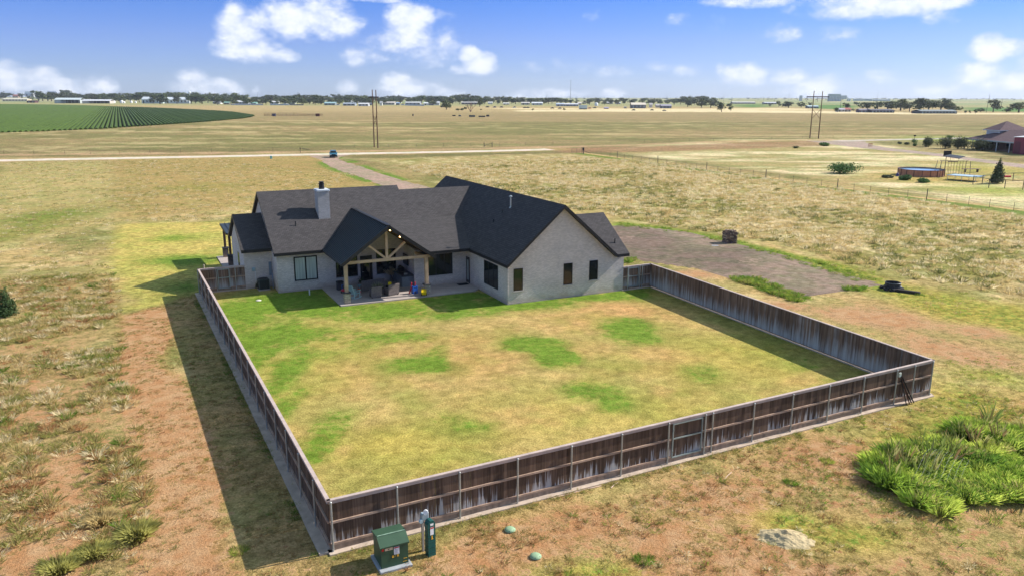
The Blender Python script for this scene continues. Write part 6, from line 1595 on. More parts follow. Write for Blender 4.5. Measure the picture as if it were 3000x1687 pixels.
# pipe gate at the roadside and small roadside things
x, y = G(1430, 431.5); t = empty('pipe_gate', (x, y, 0), R(-20), 'small pipe farm gate between two posts by the white road', 'gate')
for s in (-1.25, 1.25): q = MB(); q.cyl((s, 0, 0), (s, 0, 1.4), .10, n=8); part(q, 'post', M_TP, t)
q = MB(); q.path([(-1.2, 0, .3), (-.4, 0, .75), (.4, 0, .95), (1.2, 0, 1.0)], .05, 6); q.cyl((-1.2, 0, .3), (1.2, 0, .25), .03, n=6); part(q, 'leaf', M_TP, t)
x, y = G(880, 448.5); t = empty('mailbox', (x, y, 0), 0, 'dark mailbox on a post beside the white road left of the car', 'mailbox')
q = MB(); q.box(-.05, .05, -.05, .05, 0, 1.1); part(q, 'post', M_TP, t); q = MB(); q.bevbox(-.12, .12, -.25, .25, 1.1, 1.4, .05); part(q, 'box', M_BLK, t)
x, y = G(794.5, 466); t = empty('utility_box', (x, y, 0), 0, 'small pale teal utility box in the field before the road', 'utility box')
q = MB(); q.bevbox(-.25, .25, -.2, .2, 0, .65, .04); part(q, 'housing', mat('pale_teal', (.18, .42, .40), .6, .1), t); q = MB(); q.bevbox(-.27, .27, -.22, .22, .65, .72, .02); part(q, 'lid', mat('pale_teal2', (.22, .48, .46), .6, .1), t)
x, y = G(1709, 452); t = empty('corner_post', (x, y, 0), 0, 'dark braced corner post with box where the wire fences meet', 'post')
q = MB(); q.cyl((0, 0, 0), (0, 0, 1.7), .12, n=8); part(q, 'post', M_TP, t); q = MB(); q.bevbox(-.22, .22, -.15, .15, 1.0, 1.75, .05); part(q, 'box', M_BLK, t); q = MB(); q.bar((.0, 0, .9), (1.9, -.6, .1), .1); part(q, 'brace', M_TP, t)
x, y = G(2549, 431); t = empty('cattle_guard_post', (x, y, 0), YAWC, 'rusty orange pipe guard standing beside the neighbour drive', 'pipe guard')
for k in range(4): q = MB(); q.cyl((-.5+k*.36, 0, 0), (-.5+k*.36, 0, 1.15), .07, n=8); part(q, 'upright', mat('rust_pipe', (.36, .14, .06), .8, .2), t)
q = MB(); q.cyl((-.55, 0, .95), (.62, 0, .95), .05, n=6); part(q, 'rail', mat('rust_pipe', (.36, .14, .06), .8, .2), t)
x, y = G(2678.5, 413); t = empty('road_sign', (x, y, 0), YAWC, 'small dark sign on a thin pole beside the far road', 'sign')
q = MB(); q.cyl((0, 0, 0), (0, 0, 1.9), .04, n=6); part(q, 'pole', M_TP, t); q = MB(); q.box(-.4, .4, -.03, .03, 1.5, 2.0); part(q, 'panel', M_BLK, t)
# round pool
x, y = G(2697, 514); t = empty('round_pool', (x, y, 0), 0, 'round above ground pool with copper brown wall', 'pool')
M_PW = mat('pool_wall', (.50, .22, .13), .55, .3, .8, stretch=(1, 1, .3)); rp = 4.25
q = MB(); q.lathe([(rp, 0), (rp, 1.25), (rp-.03, 1.25), (rp-.03, .9)], n=56); part(q, 'wall', M_PW, t)
q = MB(); q.lathe([(rp-.10, 1.25), (rp+.10, 1.25), (rp+.10, 1.31), (rp-.10, 1.31), (rp-.10, 1.25)], n=56); part(q, 'rim', mat('pool_rim', (.12, .06, .05), .5, .1), t)
q = MB(); q.lathe([(.001, 1.12), (rp-.05, 1.12)], n=56); part(q, 'water', mat('pool_water', (.16, .34, .52), .08, .12, .4, spec=.6), t)
for k in range(18):
    a = 2*math.pi*k/18; q = MB(); q.box(-.05, .05, -.09, .02, 0, 1.31); q.xform(Matrix.Translation((rp*math.cos(a), rp*math.sin(a), 0)) @ Matrix.Rotation(a+math.pi/2, 4, 'Z')); part(q, 'upright', mat('pool_rim', (.12, .06, .05), .5, .1), t)
for (px, pz) in ((-.1, 2.2), (1.2, 1.9), (2.4, 1.9)): q = MB(); q.cyl((px, -rp-.05, 0), (px, -rp-.05, pz), .03, n=6); part(q, 'ladder_rail', M_TP, t)
x, y = G(2629, 517); q = MB(); q.lathe([(.001, .75), (.1, .7), (.25, .5), (.28, .1), (.35, 0)], n=12); tag(q.build('pool_pump', mat('pump_blue', (.05, .05, .20), .5, .1), None, (x, y, 0)), 'small dark blue pool pump left of the round pool', 'pump')
# rectangular trampoline frame
a, b = G(2770, 528), G(2862, 535); t = empty('trampoline', (a[0], a[1], 0), math.atan2(b[1]-a[1], b[0]-a[0]), 'long pale blue trampoline right of the round pool', 'trampoline')
Lt = math.hypot(b[0]-a[0], b[1]-a[1])
q = MB(); q.box(.35, Lt-.35, .35, 3.6, .92, .95); part(q, 'mat', mat('tramp_mat', (.38, .50, .58), .7, .1), t)
q = MB(); q.box(0, Lt, 0, .35, .90, .97); q.box(0, Lt, 3.6, 3.95, .90, .97); q.box(0, .35, .35, 3.6, .90, .97); q.box(Lt-.35, Lt, .35, 3.6, .90, .97); part(q, 'frame_pad', mat('tramp_pad', (.06, .16, .28), .6, .1), t)
for px in (.3, Lt*.5, Lt-.3):
    for py in (.1, 3.8): q = MB(); q.cyl((px, py, 0), (px, py, .9), .05, n=6); part(q, 'leg', M_GALV, t)
# play frame / monkey bars with dark canopy
x, y = G(2778, 516); t = empty('climbing_frame', (x, y, 0), YAWC-.1, 'metal climbing frame with dark canopy behind the trampoline', 'climbing frame')
zt = 3.0
for px in (-2.4, 3.6):
    for py in (-.9, .9): q = MB(); q.cyl((px+(.5 if px < 0 else 0)*0, py*1.3, 0), (px+(.4 if px < 0 else -.1), py, zt), .06, n=6); part(q, 'leg', mat('frame_pipe', (.28, .24, .17), .6, .2), t)
q = MB(); q.cyl((-2.0, 0, zt), (3.5, 0, zt), .06, n=6); part(q, 'top_bar', mat('frame_pipe', (.28, .24, .17), .6, .2), t)
for k in range(7): q = MB(); q.cyl((-.9+k*.55, -.2, .4), (-.8+k*.55, 0, zt), .03, n=5); part(q, 'chain', M_TP, t)
q = MB(); q.bar((-.6, -.5, zt-.15), (1.2, -.5, zt-.15), .3, .12); part(q, 'rung_board', mat('purple_board', (.14, .07, .10), .7, .1), t)
q = MB(); q.add([(-1.4, .2, zt+.9), (.8, -2.0, zt+.7), (2.9, .3, zt+.9), (.9, 2.4, zt+1.15), (-1.4, .2, zt+.85), (.8, -2.0, zt+.6), (2.9, .3, zt+.85), (.9, 2.4, zt+1.05)], [(0, 1, 2, 3), (7, 6, 5, 4), (0, 4, 5, 1), (1, 5, 6, 2), (2, 6, 7, 3), (3, 7, 4, 0)]); part(q, 'canopy', M_BLK, t)
for px, py in ((.0, .0), (1.7, .3)): q = MB(); q.cyl((px, py, zt), (px, py, zt+.95), .03, n=5); part(q, 'canopy_pole', M_TP, t)
x, y = G(2770, 500); t = empty('basketball_hoop', (x, y, 0), YAWC+.15, 'basketball hoop with black backboard on a tall pole', 'basketball hoop')
q = MB(); q.cyl((0, .3, 0), (0, .3, 3.6), .07, n=8); part(q, 'pole', M_TP, t)
q = MB(); q.box(-.92, .92, 0, .08, 3.05, 4.2); part(q, 'backboard', M_BLK, t)
q = MB(); q.lathe([(.21, 0), (.24, 0), (.24, .03), (.21, .03)], c=(0, -.35, 3.15), n=16); part(q, 'rim', mat('rust_pipe', (.36, .14, .06), .8, .2), t)
x, y = G(2845, 505); t = empty('picnic_table', (x, y, 0), YAWC, 'dark low bench table behind the trampoline', 'table')
q = MB(); q.box(-1.9, 1.9, -.4, .4, .62, .70); part(q, 'table_top', mat('purple_board', (.14, .07, .10), .7, .1), t)
for s in (-1.3, 1.3): q = MB(); q.box(s-.06, s+.06, -.3, .3, 0, .62); part(q, 'leg', M_TP, t)
# pipe rail fence of the neighbour's yard
def pipe_fence(px, label):
    P0 = [G(u, v) for u, v in px]; o0 = P0[0]; t = empty('pipe_fence', (o0[0], o0[1], 0), 0, label, 'pipe fence'); L = [(p[0]-o0[0], p[1]-o0[1]) for p in P0]
    for p in L: q = MB(); q.cyl((p[0], p[1], 0), (p[0], p[1], 1.55), .065, n=8); part(q, 'post', M_TP, t)
    for z in (1.5,): q = MB(); q.path([(p[0], p[1], z) for p in L], .045, 6); part(q, 'rail', M_TP, t)
pipe_fence([(2850, 541), (2896, 551), (2943, 553), (2996, 557), (3060, 563)], 'dark pipe rail fence in front of the lone conical tree')
pipe_fence([(2877, 539), (2907, 535), (2936, 533), (2967, 531), (3010, 530)], 'dark pipe rail fence behind the lone conical tree')
x, y = G(2945, 520); q = MB(); q.bevbox(-1.0, 1.0, -.3, .3, 0, .35, .05); tag(q.build('feed_trough', mat('red_plastic', (.62, .03, .05), .4, .05), None, (x, y, 0), YAWC), 'small red trough right of the lone conical tree', 'trough')
# neighbour's brick house
A, B_ = G(2836, 436), G(2966, 449); ah = math.atan2(B_[1]-A[1], B_[0]-A[0])
t = empty('brick_house', (A[0], A[1], 0), ah, 'red brick house with purple brown hip roofs at the right edge', 'house')
M_NB = bricks('red_brick', (.10, .045, .045), (.14, .09, .08)); M_NR = shingles('brown_shingles', (.16, .105, .115), 1); M_NW = mat('white_siding', (.62, .66, .70), .8, .06)
q = MB(); q.box(0, 24, 2.2, 13, 0, 3.1); part(q, 'wall', M_NB, t)
q = MB(); ze = 3.05; q.slab([(-1, -.8, ze), (24.5, -.8, ze), (17.5, 7, 6.0), (8.0, 7, 6.0)], .25); q.slab([(-1, 14.8, ze), (-1, -.8, ze), (8.0, 7, 6.0)], .25); q.slab([(24.5, 14.8, ze), (-1, 14.8, ze), (8.0, 7, 6.0), (17.5, 7, 6.0)], .25); q.slab([(24.5, -.8, ze), (24.5, 14.8, ze), (17.5, 7, 6.0)], .25)
part(q, 'roof', [M_NR, M_NW], t)
q = MB(); q.box(-1, 24.5, -.85, -.78, ze-.35, ze-.02); part(q, 'gutter', mat('gutter', (.40, .46, .46), .5, .05), t)
for k in range(5): q = MB(); q.cyl((2.6+k*5.3, -.6, 0), (2.6+k*5.3, -.6, ze-.2), .12, n=8); part(q, 'porch_post', M_NW, t)
for k in range(4):
    q = MB(); q.box(3.5+k*5, 5.2+k*5, 2.14, 2.19, .9, 2.3); wdw = part(q, 'window', M_GLASS, t)
q = MB(); q.box(1.5, 7.4, 4.2, 13.0, 3.2, 5.8); upw = part(q, 'upper_wall', M_NW, t)
for k in (0, 1): q = MB(); q.box(1.44, 1.49, 4.9+k*1.0, 5.4+k*1.0, 4.95, 5.5); part(q, 'window', M_GLASS, upw)
q = MB(); z2 = 5.8; ap = (4.2, 8.3, 8.4); c4 = [(.7, 3.4, z2), (8.2, 3.4, z2), (8.2, 13.7, z2), (.7, 13.7, z2)]
for i in range(4): q.slab([c4[i], c4[(i+1) % 4], ap], .2)
part(q, 'upper_roof', [M_NR, M_NW], t)
x, y = G(2980, 452); t = empty('red_shed', (x, y, 0), ah, 'tall dark red metal shed with white top at the right edge', 'shed')
q = MB(); q.box(-1.9, 4.5, 0, 6, 0, 4.6); part(q, 'wall', mat('red_metal', (.24, .03, .06), .5, .12, stretch=(6, 6, .2)), t)
q = MB(); q.slab([(-2.1, -.2, 4.6), (4.7, -.2, 4.9), (4.7, 6.2, 5.6), (-2.1, 6.2, 5.2)], .12); part(q, 'roof', [M_WHITE, M_WHITE], t)
q = MB(); q.box(-1.4, .8, -.05, -.003, .1, 3.4); part(q, 'door', mat('dark_red_door', (.14, .02, .04), .5, .1), t)
# corral, troughs, bare tree in the middle distance
x, y = G(853, 341.5); s = mpp(853, 341.5); t = empty('cattle_corral', (x, y, 0), YAWC+.02, 'rusty cattle corral panels standing in the far pasture', 'corral')
M_RUST = mat('corral_rust', (.22, .12, .09), .8, .4, .4)
for k in range(16):
    q = MB(); x0 = -20+k*2.75; hh = 2.4 if k < 10 else 1.8
    for z in (.4, .9, 1.4, hh-.1): q.bar((x0, 0, z), (x0+2.6, random.uniform(-.2, .2), z), .12, .16)
    q.bar((x0, 0, 0), (x0, 0, hh), .14); part(q, 'panel', M_RUST, t)
q = MB(); q.bevbox(18.5, 21.3, -1, 1, 0, 2.0, .1); part(q, 'chute', mat('corral_dark', (.10, .03, .03), .8, .2), t)
q = MB(); q.bevbox(-14, -11.5, -1, 1, 0, 1.9, .1); part(q, 'feeder', mat('corral_blue', (.07, .07, .12), .8, .2), t)
for (u, v, w, h, c, lab) in ((1330, 341, 10, 3, (.04, .04, .05), 'dark low trough, leftmost of the far row'), (1347, 342, 7, 4, (.06, .10, .12), 'teal grey trough second in the far row'), (1383, 343.5, 18, 5, (.03, .06, .09), 'long teal trough under the bare tree'), (1412, 343.8, 20, 3.5, (.03, .035, .05), 'long black trough right of the teal one'), (1429, 342.5, 9, 5, (.035, .03, .04), 'small black trough at the right end of the far row'), (1210, 341, 4, 6, (.10, .08, .05), 'short dark marker left of the far troughs')):
    x, y = G(u, v); s = mpp(u, v); q = MB(); w *= s; h *= s; q.bevbox(-w/2, w/2, -.7, .7, 0, h, min(.15, h*.2)); q.box(-w/2+.1, w/2-.1, -.6, .6, h, h+.02)
    tag(q.build('water_trough', mat('trough_'+str(u), c, .6, .2), None, (x, y, 0), YAWC), lab, 'trough')
x, y = G(1379, 329); t = empty('bare_tree', (x, y, 0), 0, 'leafless forked tree standing in the far pasture', 'tree')
q = MB(); r_ = random.Random(7)
def branch(p, d, L, r0, n_):
    e = (p[0]+d[0]*L, p[1]+d[1]*L, p[2]+d[2]*L); q.cyl(p, e, r0, r0*.6, 5)
    if n_:
        for k in range(3):
            dd = Vector((d[0]+r_.uniform(-.55, .55), d[1]+r_.uniform(-.4, .4), d[2]+r_.uniform(-.1, .25))).normalized(); branch(e, dd, L*r_.uniform(.6, .85), r0*.6, n_-1)
for a in (-.55, 0, .5): branch((0, 0, 0), Vector((a, .1, 1)).normalized(), 3.2, .38, 3)
part(q, 'branches', mat('dead_wood', (.20, .12, .10), .9, .2), t)

# ---- horizon town: trees
def proto_tree(seed, base, conical=False):
    r_ = random.Random(seed); P = []
    blobs = []
    for k in range(11):
        a = r_.random()*6.28; d = .30*r_.random()**.5; blobs.append((d*math.cos(a), d*math.sin(a), r_.uniform(.30, .80), r_.uniform(.14, .24), r_.uniform(.12, .20)))
    t = empty('tree', (0, 0, 0)); q = MB(); q.cyl((0, 0, 0), (0, 0, .45), .035, .025, 6)
    for k in range(3): a = k*2.1+seed; q.cyl((0, 0, .25), (.2*math.cos(a), .2*math.sin(a), .6), .022, .01, 5)
    q.build('trunk', M_BARK, t)
    crown_mesh('crown_'+str(seed), blobs, 420, .062, base, t, seed=seed, var=.4)
    return t
bases = [(.055, .078, .028), (.075, .102, .034), (.045, .066, .027), (.095, .118, .040), (.068, .080, .036)]
protos = [proto_tree(200+i, bases[i % 5]) for i in range(9)]
used_p = set()
def place_tree(u, v, hp, wp_, label, group=None, k=None):
    x, y = G(u, v); s = mpp(u, v); k = random.randrange(9) if k is None else k
    if k in used_p: t = copy_tree(protos[k])
    else: t = protos[k]; used_p.add(k)
    t.location = (x, y, 0); t.rotation_euler = (0, 0, random.uniform(0, 6.28)); kf = 1.0 if u > 2500 else .84; sc = (wp_*s*1.6*kf, wp_*s*1.6*kf, hp*s*1.38*kf)
    t.scale = sc; t['label'] = label; t['category'] = 'tree'
    if group: t['group'] = group
    return t
# single trees one can tell apart
ONE = [(194, 291, 27, 34, 'tall dark tree on the left horizon, left of the open shed'), (64, 290, 15, 18, 'rounded tree right of the small red roof on the left horizon'), (15, 292, 22, 44, 'broad tree cluster cut by the left edge of the horizon'), (90, 294, 12, 20, 'small tree before the long grey shed at far left'), (118, 290, 14, 18, 'dark tree behind the long grey shed'), (215, 290, 16, 26, 'green tree behind the open front shed'), (262, 296, 16, 34, 'broad tree behind the long low shed'), (310, 300, 22, 30, 'tree at the right end of the long low shed'),
       (352, 301, 20, 34, 'dark tree behind the round white tanks'), (408, 301, 30, 34, 'tall tree left of the big pale barn'), (449, 304, 24, 28, 'tree in front of the big pale barn, left one'), (469, 306, 30, 44, 'largest tree in front of the big pale barn'), (492, 303, 16, 20, 'olive bush tree between the two halves of the barn'), (519, 305, 24, 26, 'yellowish tree hiding the middle of the barn'), (560, 305, 26, 40, 'round green tree right of the barn'), (592, 305, 24, 40, 'dense dark tree second right of the barn'),
       (648, 303, 22, 34, 'dark tree above the small white house'), (680, 300, 26, 40, 'tall dark tree above the grey gabled house'), (862, 306, 24, 44, 'broad olive tree on the treeline left of the poles'), (918, 306, 26, 40, 'round dark green tree on the treeline left of the poles'), (940, 307, 20, 26, 'light green bush tree beside the teal roofed shed'),
       (1308, 322, 26, 30, 'lone tree left of the bare tree in the far pasture'), (1317, 318, 6, 12, 'dark bush at the foot of the lone pasture tree'), (1343, 325.5, 7, 16, 'small round tree, left of the three little ones by the bare tree'), (1354, 326, 8, 14, 'small round tree, middle of the three little ones by the bare tree'), (1364, 323, 9, 9, 'small dark tree, right of the three little ones by the bare tree'), (1405, 314, 26, 18, 'narrow green tree right of the bare tree'), (1409, 324, 4, 7, 'tiny bush on the pale strip right of the bare tree'), (1560, 324.5, 5, 10, 'small bush on the pale strip below the town'),
       (2014, 314, 22, 26, 'dark tree at the right end of the town'), (2055, 316, 22, 36, 'broad dark tree at the right end of the town'), (2082, 317, 20, 28, 'dark tree left of the lone field tree'), (2114, 329, 30, 26, 'lone tree with visible trunk in the pale field'), (2141, 327, 14, 16, 'grey green small tree right of the lone field tree'), (2136, 316, 12, 16, 'dark tree behind the grey green small tree'), (1653, 325, 8, 7, 'little dark tree on the pale field below the tower'),
       (2256, 314, 9, 9, 'small square tree in the green far field'), (2281, 314, 16, 16, 'dark tree left of the large clump past the green field'), (2310, 317, 20, 36, 'large dark clump tree beyond the green field'), (2347, 316, 16, 24, 'rounded dark tree right of the large clump'), (2372, 312, 10, 10, 'small dark tree left of the right utility poles'),
       (2453, 329, 13, 18, 'dark bush left of the small white house with red roof'), (2478, 322, 18, 24, 'tree behind the small white house with red roof'), (2509, 310, 9, 16, 'far dark tree on the green field'), (2500, 326, 6, 14, 'low bush right of the red roof'),
       (2541, 324, 20, 38, 'olive tree at the left end of the long farmstead row'), (2570, 323, 20, 30, 'second tree of the long farmstead row'), (2600, 324, 24, 40, 'third tree of the long farmstead row, above the dark barn'), (2638, 325, 28, 42, 'tall domed tree in the farmstead row'), (2664, 328, 22, 26, 'narrower tree in the farmstead row'), (2693, 330, 36, 44, 'tallest ragged tree in the farmstead row'), (2720, 329, 28, 34, 'tree right of the tallest in the farmstead row'), (2755, 330, 34, 42, 'large domed tree over the low long building'), (2792, 331, 24, 34, 'last tree at the right end of the farmstead row'),
       (2829, 334, 8, 7, 'tiny clipped conifer, leftmost of three'), (2841, 334, 8, 6, 'tiny clipped conifer, middle of three'), (2858, 334, 11, 9, 'largest of the three clipped conifers'), (2873, 330, 10, 18, 'low tree behind the three clipped conifers'), (2909, 330, 28, 30, 'lone spreading tree by the leaning pole at right'), (2948, 330, 10, 22, 'bushy low tree right of the spreading tree'), (2984, 331, 24, 46, 'broad dark tree at the right edge of the horizon')]
for i, (u, v, hp, wp_, lab) in enumerate(ONE): place_tree(u, v, hp, wp_, lab, k=i % 9)
# the long treeline, three rows deep
def topline(u):
    return np.interp(u, [0, 60, 150, 200, 300, 400, 560, 620, 700, 760, 830, 870, 950, 1050, 1200, 1300, 1450, 1600, 1700, 1760, 1900, 2060], [268, 270, 271, 272, 277, 274, 275, 276, 276, 282, 277, 274, 280, 280, 282, 279, 284, 286, 291, 293, 293, 291])
n_t = 0
def seg_label(u):
    for lim, w in ((400, 'behind the crop and the low open sheds'), (560, 'around the big pale barn'), (780, 'above the white boundary wall'), (1090, 'between the white wall and the left power poles'), (1300, 'just right of the left power poles'), (1480, 'above the bare pasture tree'), (1680, 'left of the tall floodlight tower'), (1860, 'right of the tall floodlight tower'), (9999, 'right of the large cream roofed barn')):
        if u < lim: return 'dark green tree in the horizon treeline '+w, 'treeline trees '+w
for (v0, lo, hi, step, rel) in ((307, 610, 1240, 20, .55), (303, 560, 2070, 16, .80), (298, 100, 2060, 14, 1.0)):
    u = lo
    while u < hi:
        u += step*random.uniform(.6, 1.5)
        if 1150 < u and v0 > 303 and u < 1240: continue
        vb = v0+random.uniform(-1.2, 1.2)+(2.5 if u > 1250 else 0)+(1.5 if u > 1700 else 0)
        hp = (vb-topline(u))*rel*random.uniform(.72, 1.12)
        if u > 1650: hp = random.uniform(6, 15)+(6 if u > 1990 else 0)
        if hp < 5: hp = 5
        place_tree(u, vb, hp, hp*random.uniform(1.1, 1.9), *seg_label(u)); n_t += 1
for t in protos:
    if protos.index(t) not in used_p: bpy.data.objects.remove(t)
mb = MB(); r_ = random.Random(77)           # scrub far beyond the town
for k in range(900):
    u = r_.uniform(-200, 3200); v = r_.uniform(288.6, 293.5)+.0022*u*0; 
    if v-hor(u) < 5: continue
    x, y = G(u, v); s = mpp(u, v); w = s*r_.uniform(2, 9); h = s*r_.uniform(.8, 2.4)
    c = math.cos(YAW); sn = math.sin(YAW); pts = []
    for a in range(6): ang = a*math.pi/3; pts.append((x+w*.5*math.cos(ang), y+w*.5*math.sin(ang)))
    n0 = len(mb.v); mb.add([(p[0], p[1], 0) for p in pts]+[(x+(p[0]-x)*.8, y+(p[1]-y)*.8, h*.8) for p in pts]+[(x, y, h)], [(i, (i+1) % 6, (i+1) % 6+6, i+6) for i in range(6)]+[(i+6, (i+1) % 6+6, 12) for i in range(6)])
tag(mb.build('far_scrub', mat('far_scrub', (.05, .065, .04), .9, .3, .01)), 'scattered dark scrub on the plain beyond the town', 'scrub', kind='stuff')

# ---- horizon town: buildings (u0, u1, v top, v base, kind, wall, roof, label)
W_, GR, BL, TN, DK = (.62, .62, .60), (.38, .40, .42), (.40, .50, .56), (.50, .42, .30), (.07, .065, .07)
BLD = [(7, 80, 289, 297.5, 'long', (.62, .56, .42), (.66, .62, .50), 'long low cream shed at the far left horizon'), (37, 53, 278, 287, 'gable', (.36, .22, .16), (.36, .08, .05), 'small house with red roof at the far left'), (73, 98, 269, 284, 'gable', W_, (.60, .66, .64), 'white two storey house behind the trees at far left'), (104, 160, 280, 290, 'long', (.46, .48, .50), (.60, .62, .64), 'long pale grey shed at the left'), (159, 178, 278, 288, 'gable', W_, W_, 'small white building right of the long grey shed'), (139, 165, 269, 279.5, 'long', W_, W_, 'far white flat roofed building above the long grey shed'),
       (160, 235, 288, 303.5, 'open', (.42, .46, .46), (.60, .66, .66), 'open fronted shed with pale blue roof beside the crop'), (241, 322, 292.5, 304, 'open', (.50, .46, .42), (.66, .66, .70), 'long low open shed with white roof beside the crop'), (79, 102, 295, 302, 'long', (.10, .04, .04), (.08, .05, .05), 'dark red machinery shed before the cream shed'),
       (416, 477, 285, 304, 'gable', (.50, .58, .60), (.62, .66, .68), 'big pale barn partly hidden by trees, left half'), (487, 548, 286, 304, 'gable', (.58, .62, .64), (.66, .70, .72), 'big white barn partly hidden by trees, right half'),
       (624, 646, 298, 305.5, 'gable', W_, (.42, .44, .50), 'small white house at the pasture edge'), (656, 671, 299, 307, 'gable', (.30, .28, .24), (.22, .38, .32), 'little house with green roof at the pasture edge'), (690, 728, 295.5, 306.5, 'gable', (.42, .44, .50), (.62, .62, .64), 'grey gabled house behind the white wall'), (734, 751, 300, 307, 'long', (.30, .45, .42), (.26, .48, .42), 'small teal roofed shed behind the white wall'),
       (793, 815, 297, 305, 'gable', W_, (.68, .66, .64), 'white roofed house behind the white wall'), (831, 839, 298, 305, 'gable', W_, W_, 'tiny white shed left of the poles'), (843, 864, 301, 307, 'gable', (.40, .42, .34), (.38, .44, .36), 'low house with olive roof left of the poles'), (760, 772, 296, 303, 'gable', (.5, .45, .4), (.4, .42, .36), 'narrow tan house behind the white wall'),
       (950, 982, 300, 309, 'gable', (.22, .25, .28), (.32, .48, .50), 'teal roofed shed on the pasture edge'), (1005, 1040, 302, 310.5, 'long', (.28, .32, .38), (.34, .38, .44), 'long slate blue shed on the pasture edge'), (1018, 1038, 296, 303, 'long', W_, W_, 'white roof behind the slate blue shed'), (1044, 1053, 294.5, 303, 'gable', (.5, .46, .42), W_, 'small white gable on the treeline near the poles'), (1050, 1079, 302.5, 311.5, 'long', (.48, .50, .54), (.62, .62, .62), 'long pale shed left of the poles on the pasture edge'), (1053, 1074, 298, 303.5, 'gable', W_, (.66, .68, .70), 'white roof above the long pale shed'), (1080, 1090, 302, 309, 'gable', (.16, .18, .24), (.14, .16, .20), 'dark small shed just left of the poles'),
       (1113, 1120, 298, 310, 'gable', W_, (.5, .5, .5), 'narrow white building right of the poles'), (1120, 1156, 299, 308, 'long', (.46, .44, .42), (.58, .52, .48), 'long tan roofed house right of the poles'), (1157, 1170, 301, 307, 'gable', (.10, .12, .2), (.3, .42, .6), 'small blue building right of the poles'), (1168, 1176, 297.5, 303, 'gable', W_, (.5, .12, .08), 'tiny white house with red roof right of the poles'), (1187, 1231, 299, 309, 'long', (.36, .38, .42), (.46, .46, .46), 'long grey building right of the poles'),
       (1241, 1275, 301, 309, 'long', W_, (.66, .68, .68), 'white long house with blue door before the treeline'), (1274, 1287, 298, 309, 'gable', (.5, .52, .56), (.64, .64, .66), 'white taller house right of the long white one'), (1352, 1398, 299, 307, 'long', (.24, .22, .24), (.40, .38, .36), 'long dull brown house behind the bare tree'), (1383, 1390, 296.5, 302, 'gable', W_, W_, 'tiny white gable above the bare tree'), (1430, 1443, 299, 306, 'gable', W_, (.66, .66, .66), 'white gable right of the narrow tree'), (1474, 1492, 302, 307.5, 'gable', (.5, .46, .42), W_, 'low white roofed house in the treeline, left of the tower'), (1527, 1552, 300, 308, 'long', (.44, .42, .40), (.56, .52, .48), 'tan house in the treeline, left of the tower'), (1558, 1590, 300, 308.5, 'gable', (.48, .52, .56), (.64, .66, .68), 'wide white roofed house in the treeline, left of the tower'),
       (1630, 1652, 303, 312, 'gable', (.30, .34, .44), (.46, .52, .60), 'blue grey roofed house left of the tower foot'), (1652, 1694, 304, 312, 'long', (.14, .14, .22), (.60, .60, .64), 'long low white roofed depot at the tower foot'), (1697, 1720, 309.5, 321, 'box', (.46, .56, .60), (.52, .62, .66), 'pale blue container in the field below the tower'), (1693, 1703, 301, 308, 'gable', (.36, .24, .18), (.66, .60, .56), 'small brick house right of the tower'), (1707, 1717, 300, 305, 'gable', (.3, .2, .18), (.70, .64, .62), 'little pink roofed house right of the tower'), (1777, 1796, 299, 305.5, 'gable', (.4, .36, .34), (.66, .64, .66), 'low pale roofed house right of the tower'), (1804, 1818, 300, 306, 'gable', (.30, .28, .32), (.70, .74, .76), 'bright roofed house right of the tower'), (1771, 1783, 315, 320, 'long', (.20, .16, .28), (.40, .36, .56), 'low purple roofed shelter in the field'),
       (1850, 1892, 302, 318, 'gable', (.16, .16, .18), (.68, .60, .48), 'large barn with cream roof right of the tower'), (1828, 1836, 313, 318.5, 'box', W_, W_, 'small white box trailer by the large barn'), (1903, 1911, 303, 316, 'gable', W_, (.55, .5, .48), 'narrow white house right of the large barn'), (1937, 1967, 307, 318, 'gable', (.13, .14, .20), (.36, .34, .40), 'grey gabled house below the right end of the town'), (1922, 1934, 306, 316, 'gable', (.48, .46, .44), (.5, .46, .46), 'small pale house left of the grey gabled one'),
       (2146, 2213, 299, 305, 'long', (.16, .15, .18), (.62, .58, .56), 'very long pale roofed building beyond the green field'), (2240, 2276, 300, 306.5, 'long', (.28, .28, .32), (.60, .60, .64), 'pale roofed building with blue end beyond the green field'), (2368, 2398, 310, 318, 'long', (.14, .16, .20), (.46, .56, .58), 'low blue grey shed behind the right utility poles'), (2455, 2475, 318, 328.5, 'gable', (.50, .48, .50), (.44, .42, .46), 'small white house left part at the pale field edge'), (2473, 2493, 317, 328.5, 'gable', (.46, .42, .42), (.42, .12, .10), 'small house with red roof at the pale field edge'),
       (2519, 2552, 320, 330.5, 'gable', (.14, .11, .15), (.20, .17, .21), 'dull purple barn at the left end of the farmstead'), (2552, 2620, 321, 331, 'long', (.055, .05, .075), (.09, .085, .11), 'long dark barn under the farmstead trees'), (2698, 2803, 323, 334, 'long', (.06, .07, .09), (.22, .25, .25), 'low long dark building with pale roof edge at the farmstead'), (2673, 2679, 326, 332.5, 'box', (.16, .05, .05), (.16, .05, .05), 'small dark red shed in the farmstead row')]
